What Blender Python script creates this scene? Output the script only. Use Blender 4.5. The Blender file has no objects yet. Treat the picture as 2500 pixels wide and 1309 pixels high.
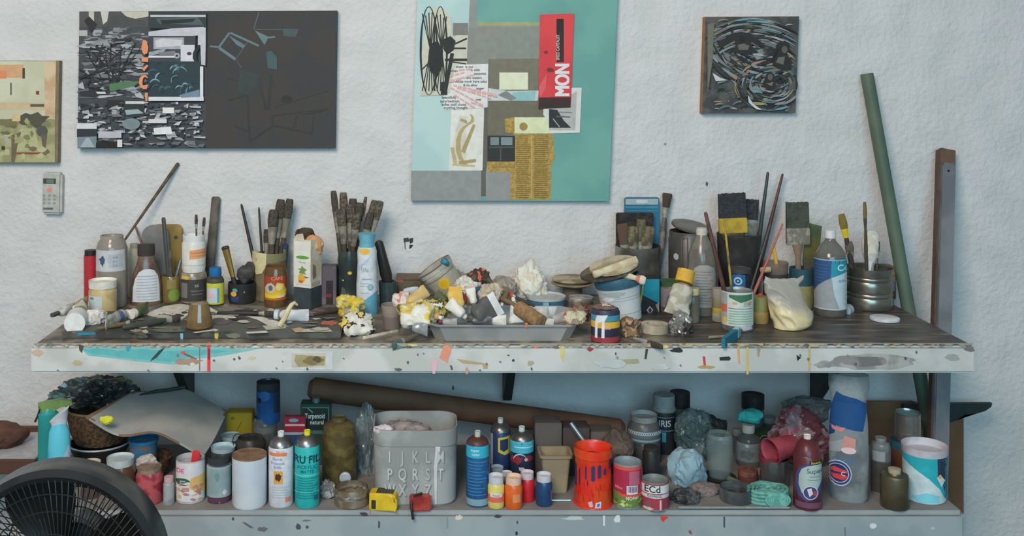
import bpy, bmesh, math, random
from mathutils import Vector, Matrix, noise
# ---- photo geometry: level camera with a shifted lens -------------------------------
F, PX, PY, CZ, CY = 2630.0, 1040.0, 153.0, 1.505, -3.54
W_, H_ = 2500, 1309
TOP, LOW = 0.745, 0.30          # worktop and lower shelf surfaces
scene = bpy.context.scene
COL = scene.collection
KK = [1.38]                     # seen brightness -> surface albedo

def lin(c):
    c /= 255.0
    return c / 12.92 if c <= .04045 else ((c + .055) / 1.055) ** 2.4
def pt(px, py, Y):
    s = (Y - CY) / F
    return Vector(((px - PX) * s, Y, CZ - (py - PY) * s))
def on(px, py, z):              # point of a horizontal plane seen at a pixel
    return pt(px, py, (CZ - z) * F / (py - PY) + CY)

_m = {}
def mat(c, rough=.55, metal=0, var=.14, sc=45, alpha=1, bump=0, c2=None, spec=.35, det=3, k=None):
    key = (tuple(c), rough, metal, var, sc, alpha, bump, tuple(c2) if c2 else None, spec, det, k, KK[0])
    if key in _m: return _m[key]
    m = bpy.data.materials.new('paint_%03d' % len(_m)); m.use_nodes = True
    nt = m.node_tree; b = nt.nodes['Principled BSDF']
    q = KK[0] if k is None else k
    if metal: q = max(q, 1.0)
    a = [min(.86, max(.012, lin(x) * q)) for x in c]
    d = [min(.86, max(.012, lin(x) * q)) for x in c2] if c2 else None
    tc = nt.nodes.new('ShaderNodeTexCoord'); nz = nt.nodes.new('ShaderNodeTexNoise')
    nz.inputs['Scale'].default_value = sc; nz.inputs['Detail'].default_value = det
    rp = nt.nodes.new('ShaderNodeValToRGB')
    nt.links.new(tc.outputs['Object'], nz.inputs['Vector'])
    nt.links.new(nz.outputs['Fac'], rp.inputs['Fac'])
    e = rp.color_ramp.elements
    if d:
        e[0].position, e[1].position = .44, .56
        e[0].color = (*a, 1); e[1].color = (*d, 1)
    else:
        e[0].position, e[1].position = .3, .7
        e[0].color = (*[x * (1 - var) for x in a], 1); e[1].color = (*[min(.9, x * (1 + var)) for x in a], 1)
    nt.links.new(rp.outputs['Color'], b.inputs['Base Color'])
    b.inputs['Roughness'].default_value = rough; b.inputs['Metallic'].default_value = metal
    b.inputs['Specular IOR Level'].default_value = spec
    b.inputs['Alpha'].default_value = alpha
    if bump:
        bp = nt.nodes.new('ShaderNodeBump'); bp.inputs['Strength'].default_value = bump; bp.inputs['Distance'].default_value = .004
        nt.links.new(nz.outputs['Fac'], bp.inputs['Height']); nt.links.new(bp.outputs['Normal'], b.inputs['Normal'])
    _m[key] = m
    return m

def mesh_obj(name, bm, mats, parent=None, smooth=.6):
    bm.normal_update()
    me = bpy.data.meshes.new(name); bm.to_mesh(me); bm.free()
    for m in (mats if isinstance(mats, (list, tuple)) else [mats]): me.materials.append(m)
    if smooth:
        me.shade_smooth(); me.set_sharp_from_angle(angle=smooth)
    o = bpy.data.objects.new(name, me); COL.objects.link(o)
    if parent: o.parent = parent
    return o

THINGS = []
class Thing:
    def __init__(s, name, label, cat, loc, rot=None, group=None, kind=None):
        s.o = bpy.data.objects.new(name, None); COL.objects.link(s.o)
        s.o.empty_display_size = .02
        s.o.location = loc; s.o.location.z += 0
        if rot is not None:
            if isinstance(rot, (int, float)): s.o.rotation_euler = (0, 0, rot)
            else: s.o.rotation_euler = rot.to_euler()
        s.name, s.lab, s.cat, s.group, s.kind = name, label, cat, group, kind
        s.parts = []; s.plane = loc[2]
        THINGS.append(s)
    def add(s, part, bm, mats, parent=None, smooth=.6, label=None):
        o = mesh_obj(part, bm, mats, parent or s.o, smooth)
        if label: o['label'] = label
        if not parent: s.parts.append(o)
        return o
    # image row -> local height (front face by default, far rim when negative)
    def z(s, y, hw=0):
        if y == 0: return 0.0
        D = s.D + (hw if y < 0 else -hw) * s.s * s.ds
        return CZ - (abs(y) - PY) * D / F - s.plane
    def turn(s, part, prof, m, parent=None, open_=0, seg=36, label=None, close=True):
        p = [(h * s.s, s.z(y, h)) for h, y in prof]
        s.last = p; o = s.lathe(part, p, m, parent, open_, seg, label, close)
        s.hosts = getattr(s, 'hosts', []) + [(p, o)]
        return o
    def lathe(s, part, p, m, parent=None, open_=0, seg=36, label=None, close=True):
        q = list(p)
        if close: q = [(0, p[0][1])] + q
        if open_:
            inner = [(max(.001, r - open_), z) for r, z in p[::-1]]
            inner[-1] = (inner[-1][0], inner[-1][1] + open_)
            inner = [(r, max(z, p[0][1] + open_)) for r, z in inner]
            q += inner + [(0, p[0][1] + open_)]
        elif close: q.append((0, p[-1][1]))
        return s.add(part, lathe_bm(q, seg, s.ds), m, parent, label=label)
    def decal(s, ops, part='label', parent=None, prof=None, lab=None, lift=.0005):
        p = prof or s.last
        def rad(v):
            for (r0, z0), (r1, z1) in zip(p, p[1:]):
                if min(z0, z1) - 1e-6 <= v <= max(z0, z1) + 1e-6:
                    return r1 if abs(z1 - z0) < 1e-9 else r0 + (r1 - r0) * (v - z0) / (z1 - z0)
            return p[-1][0] if v > p[-1][1] else p[0][0]
        rm = max(r for r, z in p)
        def m2(px, py):
            return (px - s.px) * s.s, CZ - (py - PY) * (s.D - rm * s.ds) / F - s.plane
        def surf(u, v, e):
            r = max(rad(v), .002); a = math.asin(max(-.985, min(.985, u / r)))
            return Vector(((r + e) * math.sin(a), -(r + e) * math.cos(a) * s.ds, v))
        host = parent or next((o for q, o in getattr(s, 'hosts', []) if q is p), None)
        return decal_obj(part, ops, m2, surf, rm * .1, host or s.o, s if not host else None, lab, lift)

def lathe_bm(p, seg=36, ds=1.0):
    bm = bmesh.new(); rings = []
    for r, z in p:
        if r < 1e-6: rings.append([bm.verts.new((0, 0, z))])
        else: rings.append([bm.verts.new((r * math.sin(2 * math.pi * i / seg), -r * ds * math.cos(2 * math.pi * i / seg), z)) for i in range(seg)])
    for a, b in zip(rings, rings[1:]):
        if len(a) == 1 and len(b) == 1: continue
        for i in range(seg):
            j = (i + 1) % seg
            if len(a) == 1: bm.faces.new((a[0], b[j], b[i]))
            elif len(b) == 1: bm.faces.new((a[i], a[j], b[0]))
            else: bm.faces.new((a[i], a[j], b[j], b[i]))
    bmesh.ops.recalc_face_normals(bm, faces=bm.faces)
    return bm

_txt = {}
def text_mesh(t, size, bold):
    key = (t, bold)
    if key not in _txt:
        c = bpy.data.curves.new('t', 'FONT'); c.body = t; c.size = 1; c.align_x = 'CENTER'; c.align_y = 'CENTER'
        c.resolution_u = 5; c.offset = .015 * bold
        o = bpy.data.objects.new('t', c); COL.objects.link(o)
        bpy.context.view_layer.update()
        me = o.evaluated_get(bpy.context.evaluated_depsgraph_get()).to_mesh()
        _txt[key] = ([v.co.copy() for v in me.vertices], [tuple(p.vertices) for p in me.polygons])
        bpy.data.objects.remove(o); bpy.data.curves.remove(c)
    return _txt[key]

# ops: ('r',x0,y0,x1,y1,col) ('p',pts,col) ('e',cx,cy,rx,ry,col) ('t',cx,cy,size,text,col[,rot,xscale,bold]) in photo pixels
def decal_obj(part, ops, m2, surf, thr, parent, thing=None, lab=None, lift=.0005):
    big = bmesh.new(); mats = []
    for k, op in enumerate(ops):
        b = bmesh.new(); c = op[5] if op[0] in 'ret' else op[2]
        if op[0] == 'r':
            x0, y0, x1, y1 = op[1:5]
            b.faces.new([b.verts.new((*m2(x, y), 0)) for x, y in ((x0, y1), (x1, y1), (x1, y0), (x0, y0))])
        elif op[0] == 'p':
            b.faces.new([b.verts.new((*m2(x, y), 0)) for x, y in op[1]])
        elif op[0] == 'e':
            b.faces.new([b.verts.new((*m2(op[1] + op[3] * math.cos(a * .3142), op[2] - op[4] * math.sin(a * .3142)), 0)) for a in range(20)])
        else:
            _, x, y, size, t, c = op[:6]
            rot = op[6] if len(op) > 6 else 0; xs = op[7] if len(op) > 7 else 1
            vs, fs = text_mesh(t, size, op[8] if len(op) > 8 else 1)
            R = math.radians(rot); vv = []
            for v in vs:
                a, d = v.x * size * xs, v.y * size
                vv.append(b.verts.new((*m2(x + a * math.cos(R) - d * math.sin(R), y - a * math.sin(R) - d * math.cos(R)), 0)))
            for f in fs:
                try: b.faces.new([vv[i] for i in f])
                except ValueError: pass
        bmesh.ops.triangulate(b, faces=b.faces)
        if thr:
            for _ in range(5):
                e = [e for e in b.edges if e.calc_length() > thr and abs(e.verts[0].co.x - e.verts[1].co.x) > thr * .7 or e.calc_length() > thr * 5]
                if not e: break
                bmesh.ops.subdivide_edges(b, edges=e, cuts=1)
                bmesh.ops.triangulate(b, faces=b.faces)
        m = c if isinstance(c, bpy.types.Material) else mat(c, .6, var=.08)
        if m not in mats: mats.append(m)
        mi = mats.index(m); e = lift + (7e-5 if thr else 3e-5) * k; mp = {}
        for v in b.verts: mp[v] = big.verts.new(surf(v.co.x, v.co.y, e))
        for f in b.faces:
            try: nf = big.faces.new([mp[v] for v in f.verts]); nf.material_index = mi
            except ValueError: pass
        b.free()
    # all decals face outward
    o = mesh_obj(part, big, mats, parent, 0)
    if thing: thing.parts.append(o)
    if lab: o['label'] = lab
    return o

def stand(name, label, cat, px, w, yb=None, plane=TOP, Yc=None, ds=1.0, group=None, face=True):
    if Yc is None:
        Df = (CZ - plane) * F / (yb - PY); D = Df / (1 - ds * w / 2 / F)
    else: D = Yc - CY
    s = D / F; X = (px - PX) * s
    t = Thing(name, label, cat, (X, D + CY, plane + .0006), -math.atan2(X, D) if face else 0, group)
    t.D, t.s, t.px, t.ds, t.hw = D, s, px, ds, w / 2
    return t

def box_bm(x0, y0, z0, x1, y1, z1, bev=0, bm=None, tz=None):
    bm2 = bmesh.new()
    bmesh.ops.create_cube(bm2, size=1)
    for v in bm2.verts:
        v.co = Vector((x0 + (x1 - x0) * (v.co.x + .5), y0 + (y1 - y0) * (v.co.y + .5), z0 + (z1 - z0) * (v.co.z + .5)))
    if bev: bmesh.ops.bevel(bm2, geom=bm2.edges[:], offset=bev, segments=2, affect='EDGES')
    if bm is None: return bm2
    me = bpy.data.meshes.new('x'); bm2.to_mesh(me); bm.from_mesh(me); bpy.data.meshes.remove(me); bm2.free()
    return bm

def carton(name, label, cat, x0, x1, yt, yb, depth, m, plane=TOP, Yf=None, bev=.002, rot=0, group=None, part='body'):
    """box whose front face spans the pixels; returns a Thing whose decals are given in photo pixels"""
    if Yf is None: Yf = (CZ - plane) * F / (yb - PY) + CY
    s = (Yf - CY) / F
    X = ((x0 + x1) / 2 - PX) * s; hw = (x1 - x0) / 2 * s
    zt = CZ - (yt - PY) * s - plane
    t = Thing(name, label, cat, (X, Yf + depth / 2, plane + .0006), rot, group)
    t.s, t.D, t.px, t.ds, t.hw, t.hz, t.dp = s, Yf - CY, (x0 + x1) / 2, 1, hw, zt, depth
    hb = t.add(part, box_bm(-hw, -depth / 2, 0, hw, depth / 2, zt, bev), m)
    def flat(ops, part='label', parent=None, lab=None):
        m2 = lambda px, py: ((px - t.px) * s, CZ - (py - PY) * s - plane)
        return decal_obj(part, ops, m2, lambda u, v, e: Vector((u, -depth / 2 - e, v)), 0, parent or hb, None, lab)
    t.flat = flat
    return t

def axis_rot(d, face=Vector((0, -1, 0))):
    z = d.normalized(); x = face.cross(z)
    if x.length < 1e-4: x = Vector((1, 0, 0))
    x = -x.normalized() if x.x < 0 else x.normalized()
    y = z.cross(x)
    return Matrix((x, y, z)).transposed()

def flat_lathe(p, sy, seg=14, bm=None):
    """loft of ellipses: p = (rx, ry or None, z)"""
    bm = bm or bmesh.new(); rings = []
    for rx, ry, z in p:
        rings.append([bm.verts.new((rx * math.cos(2 * math.pi * i / seg), ry * math.sin(2 * math.pi * i / seg), z)) for i in range(seg)])
    for a, b in zip(rings, rings[1:]):
        for i in range(seg):
            j = (i + 1) % seg; bm.faces.new((a[i], a[j], b[j], b[i]))
    bm.faces.new(rings[0][::-1]); bm.faces.new(rings[-1])
    return bm

def brush(label, p0, p1, hw, head, wood, bris, ferr=None, flat=.45, group=None, name='paint_brush', cat='brush', hl=.16, fl=.1, face=None, tip=.7):
    """p0 = handle end, p1 = bristle end, each (px,py,Y); hw / head = half widths in pixels"""
    a, b = pt(*p0), pt(*p1); L = (b - a).length; s = ((p0[2] + p1[2]) / 2 - CY) / F
    t = Thing(name, label, cat, a, axis_rot(b - a, face or Vector((0, -1, 0))), group)
    h, w = hw * s, head * s; zf, zb = L * (1 - hl - fl), L * (1 - hl)
    n = 5
    t.add('handle', flat_lathe([(h * .45, h * .45, 0), (h * .8, h * .7, L * .03), (h, h * .85, zf * .45), (h * 1.15, h, zf * .75), (max(h * .7, w * .55), max(h * .55, w * flat * .7), zf)], 1), wood)
    if fl: t.add('ferrule', flat_lathe([(max(h * .75, w * .6), max(h * .6, w * flat * .75), zf), (w * .92, w * flat, zb - .002), (w * .95, w * flat * 1.03, zb)], 1), ferr)
    bm = flat_lathe([(w * .9, w * flat * .95, zb), (w * 1.02, w * flat * 1.05, zb + (L - zb) * .4), (w * (tip + .15), w * flat * .8, L - (L - zb) * .15), (w * tip, w * flat * .35, L)], 1, 18)
    t.add('bristles', bm, bris)
    return t

def stick(name, label, cat, p0, p1, r0, r1, m, flat=1.0, group=None, seg=12):
    a, b = pt(*p0), pt(*p1); L = (b - a).length; s = ((p0[2] + p1[2]) / 2 - CY) / F
    t = Thing(name, label, cat, a, axis_rot(b - a), group); t.L, t.s = L, s
    t.add(name, flat_lathe([(r0 * s * .6, r0 * s * flat * .6, 0), (r0 * s, r0 * s * flat, L * .015), (r1 * s, r1 * s * flat, L * .985), (r1 * s * .6, r1 * s * flat * .6, L)], 1, seg), m)
    return t

def blob(name, label, cat, x0, y0, x1, y1, Y, depth, mats, seed=0, amp=.25, freq=2.2, plane=None, sub=4, group=None, ridge=True, thr=(.0, .35), soft=0):
    s = (Y - CY) / F
    c = pt((x0 + x1) / 2, (y0 + y1) / 2, Y); rx, rz = (x1 - x0) / 2 * s, (y1 - y0) / 2 * s
    base = plane if plane is not None else c.z - rz
    t = Thing(name, label, cat, (c.x, Y, base), None, group)
    bm = bmesh.new(); bmesh.ops.create_icosphere(bm, subdivisions=sub, radius=1)
    off = Vector((seed * 7.3, seed * 3.1, seed * 1.7))
    for v in bm.verts:
        d = v.co.normalized(); n = noise.fractal(d * freq + off, .9, 2.1, 4)
        if ridge:
            dd, _ = noise.voronoi(d * freq * 1.15 + off); d2, _ = noise.voronoi(d * freq * 2.7 + off * 2)
            n = .35 - 1.1 * min(1, dd[1] - dd[0]) + .30 * n - .55 * min(.8, d2[1] - d2[0])
        if soft: n = noise.fractal(d * freq * .8 + off, .8, 2.2, 3 + soft) * 1.1
        r = (1 + amp * n) * (1 + .28 * noise.noise(d * 1.15 + off * 3))
        q = d * r
        v.co = Vector((q.x * rx, q.y * depth / 2, max(q.z * rz + c.z - base, 0.0005)))
    flat_ = [f for f in bm.faces if all(v.co.z < .0006 for v in f.verts)]
    bmesh.ops.delete(bm, geom=flat_, context='FACES')
    if len(mats) > 1:
        for f in bm.faces:
            d = f.calc_center_median(); d = Vector((d.x / rx, d.y / depth * 2, (d.z - rz) / rz))
            n = noise.noise(d * 1.5 + off * 1.3)
            k = 0
            for i, th in enumerate(thr[:len(mats) - 1]):
                if n > th: k = i + 1
            f.material_index = k
    t.add(name, bm, mats, smooth=.45 if ridge and not soft else 1.2)
    t.s = s
    return t

def tube(label, pc, pe, r, body, cap, group=None, seed=1, crimp=1.25, capl=.16, cw=.5, name='paint_tube', band=None):
    """squeezed paint tube from cap end pc to crimped end pe"""
    a, b = pt(*pc), pt(*pe); L = (b - a).length; s = ((pc[2] + pe[2]) / 2 - CY) / F; R = r * s
    t = Thing(name, label, 'paint tube', a, axis_rot(b - a), group)
    zc = L * capl
    t.add('cap', lathe_bm([(0, 0), (R * cw, 0), (R * cw * 1.05, zc * .9), (0, zc * .9)], 16), cap)
    bm = bmesh.new(); seg, n = 20, 12; rings = []
    for k in range(n + 1):
        f = k / n
        if f < .1: rx = ry = R * (.45 + 5.5 * f)
        else: rx = R * (1 + (crimp - 1) * (f - .1) / .9); ry = R * (1 - .93 * ((f - .1) / .9) ** 1.3)
        ring = []
        for i in range(seg):
            A = 2 * math.pi * i / seg
            d = noise.noise(Vector((math.cos(A) * 1.5, math.sin(A) * 1.5 + seed * 5, f * 5))) * .22 * min(1, f * 3) * R
            ring.append(bm.verts.new(((rx + d) * math.cos(A), (ry + d * .6) * math.sin(A), zc + (L - zc) * f)))
        rings.append(ring)
    for k, (p, q) in enumerate(zip(rings, rings[1:])):
        for i in range(seg):
            fc = bm.faces.new((p[i], p[(i + 1) % seg], q[(i + 1) % seg], q[i]))
            if band and band[0] <= k / n < band[1]: fc.material_index = 1
    bm.faces.new(rings[0][::-1]); bm.faces.new(rings[-1])
    t.add('tube_body', bm, [body, band[2]] if band else body, smooth=.7)
    return t

def sweep_bm(pts, r, seg=8, bm=None, closed=False, rr=None):
    bm = bm or bmesh.new(); rings = []; n = len(pts)
    for i, p in enumerate(pts):
        a = pts[(i - 1) % n] if closed or i else pts[0]; b = pts[(i + 1) % n] if closed or i < n - 1 else pts[-1]
        d = (b - a).normalized()
        u = d.orthogonal() if abs(d.y) > .9 else d.cross(Vector((0, 1, 0))); u.normalize(); v = d.cross(u)
        R = rr[i] if rr else r
        rings.append([bm.verts.new(p + u * R * math.cos(2 * math.pi * k / seg) + v * R * math.sin(2 * math.pi * k / seg)) for k in range(seg)])
    for i in range(n if closed else n - 1):
        p, q = rings[i], rings[(i + 1) % n]
        for k in range(seg): bm.faces.new((p[k], p[(k + 1) % seg], q[(k + 1) % seg], q[k]))
    if not closed:
        bm.faces.new(rings[0][::-1]); bm.faces.new(rings[-1])
    return bm

def prism_bm(pts, y0, y1):
    """closed outline (x,z) extruded from y0 to y1"""
    bm = bmesh.new()
    a = [bm.verts.new((x, y0, z)) for x, z in pts]; b = [bm.verts.new((x, y1, z)) for x, z in pts]
    bm.faces.new(a); bm.faces.new(b[::-1])
    for i in range(len(pts)):
        j = (i + 1) % len(pts); bm.faces.new((a[j], a[i], b[i], b[j]))
    bmesh.ops.triangulate(bm, faces=[f for f in bm.faces if len(f.verts) > 4])
    bmesh.ops.recalc_face_normals(bm, faces=bm.faces)
    return bm

def wall_flat(t, ops, part, Yf, s0, parent=None, lab=None):
    """decals on a camera-facing plane at depth Yf, in photo pixels, local to thing t (unrotated)"""
    loc = t.o.location
    m2 = lambda px, py: tuple(pt(px, py, Yf)[i] - loc[i] for i in (0, 2))
    return decal_obj(part, ops, m2, lambda u, v, e: Vector((u, Yf - loc[1] - e, v)), s0, parent or t.o, None if parent else t, lab)

def blot(cx, cy, rx, ry, seed, n=14, j=.35):
    r = random.Random(seed)
    return [(cx + rx * math.cos(i * 6.2832 / n) * (1 + r.uniform(-j, j)), cy + ry * math.sin(i * 6.2832 / n) * (1 + r.uniform(-j, j))) for i in range(n)]
# ---- camera, light ------------------------------------------------------------------
cam = bpy.data.cameras.new('camera'); co = bpy.data.objects.new('camera', cam); COL.objects.link(co)
co.location = (0, CY, CZ); co.rotation_euler = (math.pi / 2, 0, 0)
cam.sensor_width = 36; cam.lens = F / W_ * 36
cam.shift_x = (W_ / 2 - PX) / W_; cam.shift_y = -(H_ / 2 - PY) / W_
scene.camera = co
vs = scene.view_settings
vs.view_transform = 'Standard'; vs.look = 'None'; vs.gamma = 1; vs.exposure = 0.0; vs.use_curve_mapping = False
w = bpy.data.worlds.new('World'); scene.world = w; w.use_nodes = True
bg = w.node_tree.nodes['Background']; bg.inputs[0].default_value = (.50, .66, .72, 1); bg.inputs[1].default_value = .26
def area(name, loc, target, sx, sy, power, col):
    l = bpy.data.lights.new(name, 'AREA'); l.shape = 'RECTANGLE'; l.size = sx; l.size_y = sy; l.energy = power; l.color = col
    o = bpy.data.objects.new(name, l); COL.objects.link(o); o.location = loc
    o.rotation_euler = (Vector(target) - Vector(loc)).to_track_quat('-Z', 'Y').to_euler()
    return o
area('window_daylight', (-1.0, -3.9, 3.1), (.2, -.2, .8), 1.5, 1.3, 112, (1, .83, .70))
area('doorway_daylight', (.5, -5.4, 1.95), (.3, 0, .6), 3.2, 1.5, 96, (.42, .79, 1))

# ---- room shell ---------------------------------------------------------------------
def struct(name, bm, m, smooth=0):
    o = mesh_obj(name, bm, m, None, smooth); o['kind'] = 'structure'; return o
def plaster():
    m = bpy.data.materials.new('rough_white_plaster'); m.use_nodes = True; nt = m.node_tree; b = nt.nodes['Principled BSDF']
    tc = nt.nodes.new('ShaderNodeTexCoord')
    n1 = nt.nodes.new('ShaderNodeTexNoise'); n1.inputs['Scale'].default_value = 9; n1.inputs['Detail'].default_value = 7; n1.inputs['Roughness'].default_value = .26
    n2 = nt.nodes.new('ShaderNodeTexNoise'); n2.inputs['Scale'].default_value = 55; n2.inputs['Detail'].default_value = 4
    mx = nt.nodes.new('ShaderNodeMath'); mx.operation = 'MULTIPLY_ADD'; mx.inputs[1].default_value = .35
    rp = nt.nodes.new('ShaderNodeValToRGB'); e = rp.color_ramp.elements
    e[0].position = .35; e[0].color = (.71, .71, .70, 1); e[1].position = .65; e[1].color = (.76, .755, .75, 1)
    bp = nt.nodes.new('ShaderNodeBump'); bp.inputs['Strength'].default_value = .8; bp.inputs['Distance'].default_value = .02
    L = nt.links.new
    L(tc.outputs['Object'], n1.inputs['Vector']); L(tc.outputs['Object'], n2.inputs['Vector'])
    L(n2.outputs['Fac'], mx.inputs[0]); L(n1.outputs['Fac'], mx.inputs[2]); L(n1.outputs['Fac'], rp.inputs['Fac'])
    L(rp.outputs['Color'], b.inputs['Base Color']); L(mx.outputs[0], bp.inputs['Height']); L(bp.outputs['Normal'], b.inputs['Normal'])
    b.inputs['Roughness'].default_value = .85; b.inputs['Specular IOR Level'].default_value = .2
    return m
wall = struct('wall_back', box_bm(-3.2, 0, -.2, 3.4, .15, 3.2), plaster())
struct('floor', box_bm(-3.2, -5.5, -.3, 3.4, .15, -.2), mat((95, 88, 80), .6, sc=6))
m2w = lambda px, py: tuple(pt(px, py, 0)[i] for i in (0, 2))
decal_obj('wall_paint_mark', [('p', [(985, 582), (997, 580), (999, 590), (986, 592)], (60, 60, 58)), ('p', [(998, 583), (1009, 581), (1008, 592), (1001, 595)], (50, 50, 48)),
    ('p', [(1000, 597), (1009, 598), (1005, 605), (999, 608)], (45, 45, 45)), ('p', [(987, 592), (990, 592), (991, 610), (988, 608)], (95, 100, 98)), ('p', blot(1726, 449, 3, 6, 3), (84, 88, 88)), ('p', blot(1624, 352, 3, 3, 4), (120, 124, 122)), ('p', blot(1106, 946, 3, 6, 5), (84, 96, 96)), ('p', blot(1920, 494, 4, 2, 6), (120, 124, 126))], m2w, lambda u, v, e: Vector((u, -e, v)), 0, wall)

# ---- workbench ----------------------------------------------------------------------
def worktop_mat():
    m = bpy.data.materials.new('paint_crusted_worktop'); m.use_nodes = True; nt = m.node_tree; b = nt.nodes['Principled BSDF']; L = nt.links.new
    tc = nt.nodes.new('ShaderNodeTexCoord'); sp = nt.nodes.new('ShaderNodeSeparateXYZ'); L(tc.outputs['Object'], sp.inputs[0])
    nz = nt.nodes.new('ShaderNodeTexNoise'); nz.inputs['Scale'].default_value = 14; nz.inputs['Detail'].default_value = 6; L(tc.outputs['Object'], nz.inputs['Vector'])
    mp = nt.nodes.new('ShaderNodeMapping'); mp.inputs['Scale'].default_value = (5, 30, 5); L(tc.outputs['Object'], mp.inputs['Vector'])
    n2 = nt.nodes.new('ShaderNodeTexNoise'); n2.inputs['Scale'].default_value = 1.4; n2.inputs['Detail'].default_value = 6; L(mp.outputs[0], n2.inputs['Vector'])
    ma = nt.nodes.new('ShaderNodeMath'); ma.operation = 'MULTIPLY_ADD'; ma.inputs[1].default_value = .12; L(nz.outputs['Fac'], ma.inputs[0]); L(sp.outputs['X'], ma.inputs[2])
    mr = nt.nodes.new('ShaderNodeMapRange'); mr.inputs[1].default_value = .70; mr.inputs[2].default_value = .74; L(ma.outputs[0], mr.inputs[0])
    def ramp(src, stops):
        r = nt.nodes.new('ShaderNodeValToRGB'); e = r.color_ramp.elements
        while len(e) < len(stops): e.new(.5)
        for q, (p, c) in zip(e, stops): q.position = p; q.color = (*[lin(x) * 1.25 for x in c], 1)
        L(src, r.inputs['Fac']); return r
    r1 = ramp(nz.outputs['Fac'], [(.32, (66, 62, 57)), (.44, (98, 90, 80)), (.54, (122, 114, 102)), (.63, (150, 142, 122)), (.72, (112, 96, 74))])
    r2 = ramp(n2.outputs['Fac'], [(.38, (52, 50, 47)), (.52, (76, 72, 68)), (.62, (96, 80, 70)), (.72, (140, 136, 128))])
    mx = nt.nodes.new('ShaderNodeMix'); mx.data_type = 'RGBA'; L(mr.outputs[0], mx.inputs['Factor']); L(r1.outputs[0], mx.inputs['A']); L(r2.outputs[0], mx.inputs['B'])
    L(mx.outputs['Result'], b.inputs['Base Color']); b.inputs['Roughness'].default_value = .42
    bp = nt.nodes.new('ShaderNodeBump'); bp.inputs['Strength'].default_value = .4; bp.inputs['Distance'].default_value = .004; L(nz.outputs['Fac'], bp.inputs['Height']); L(bp.outputs['Normal'], b.inputs['Normal'])
    return m
front_m = mat((172, 173, 168), .7, c2=(188, 188, 184), sc=7, det=6, bump=.1)
FY = -.652
bench = Thing('workbench', 'long wall mounted worktop with paint spattered white front edge', 'workbench', (0, -.326, TOP))
bm = box_bm(-1.06, -.326, -.073, 1.474, .324, 0, .006)
for f in bm.faces:
    if f.normal.z > .9: f.material_index = 1
bench.add('worktop', bm, [front_m, worktop_mat()])
for x in (-.774, .265, 1.275):
    ztop = -.073; zl = -.34
    pts = [(0, ztop), (-.30, ztop), (-.30, ztop - .03), (-.03, zl), (0, zl)]
    bm = prism_bm(pts, -.014, .014)
    for v in bm.verts: v.co = Vector((x + v.co.y, .324 + v.co.x, v.co.z))
    bmesh.ops.recalc_face_normals(bm, faces=bm.faces)
    bench.add('bracket', bm, mat((46, 48, 48), .5), label='dark metal bracket under the worktop')
def P(*a): return list(a)
TQ = (88, 162, 164)
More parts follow.
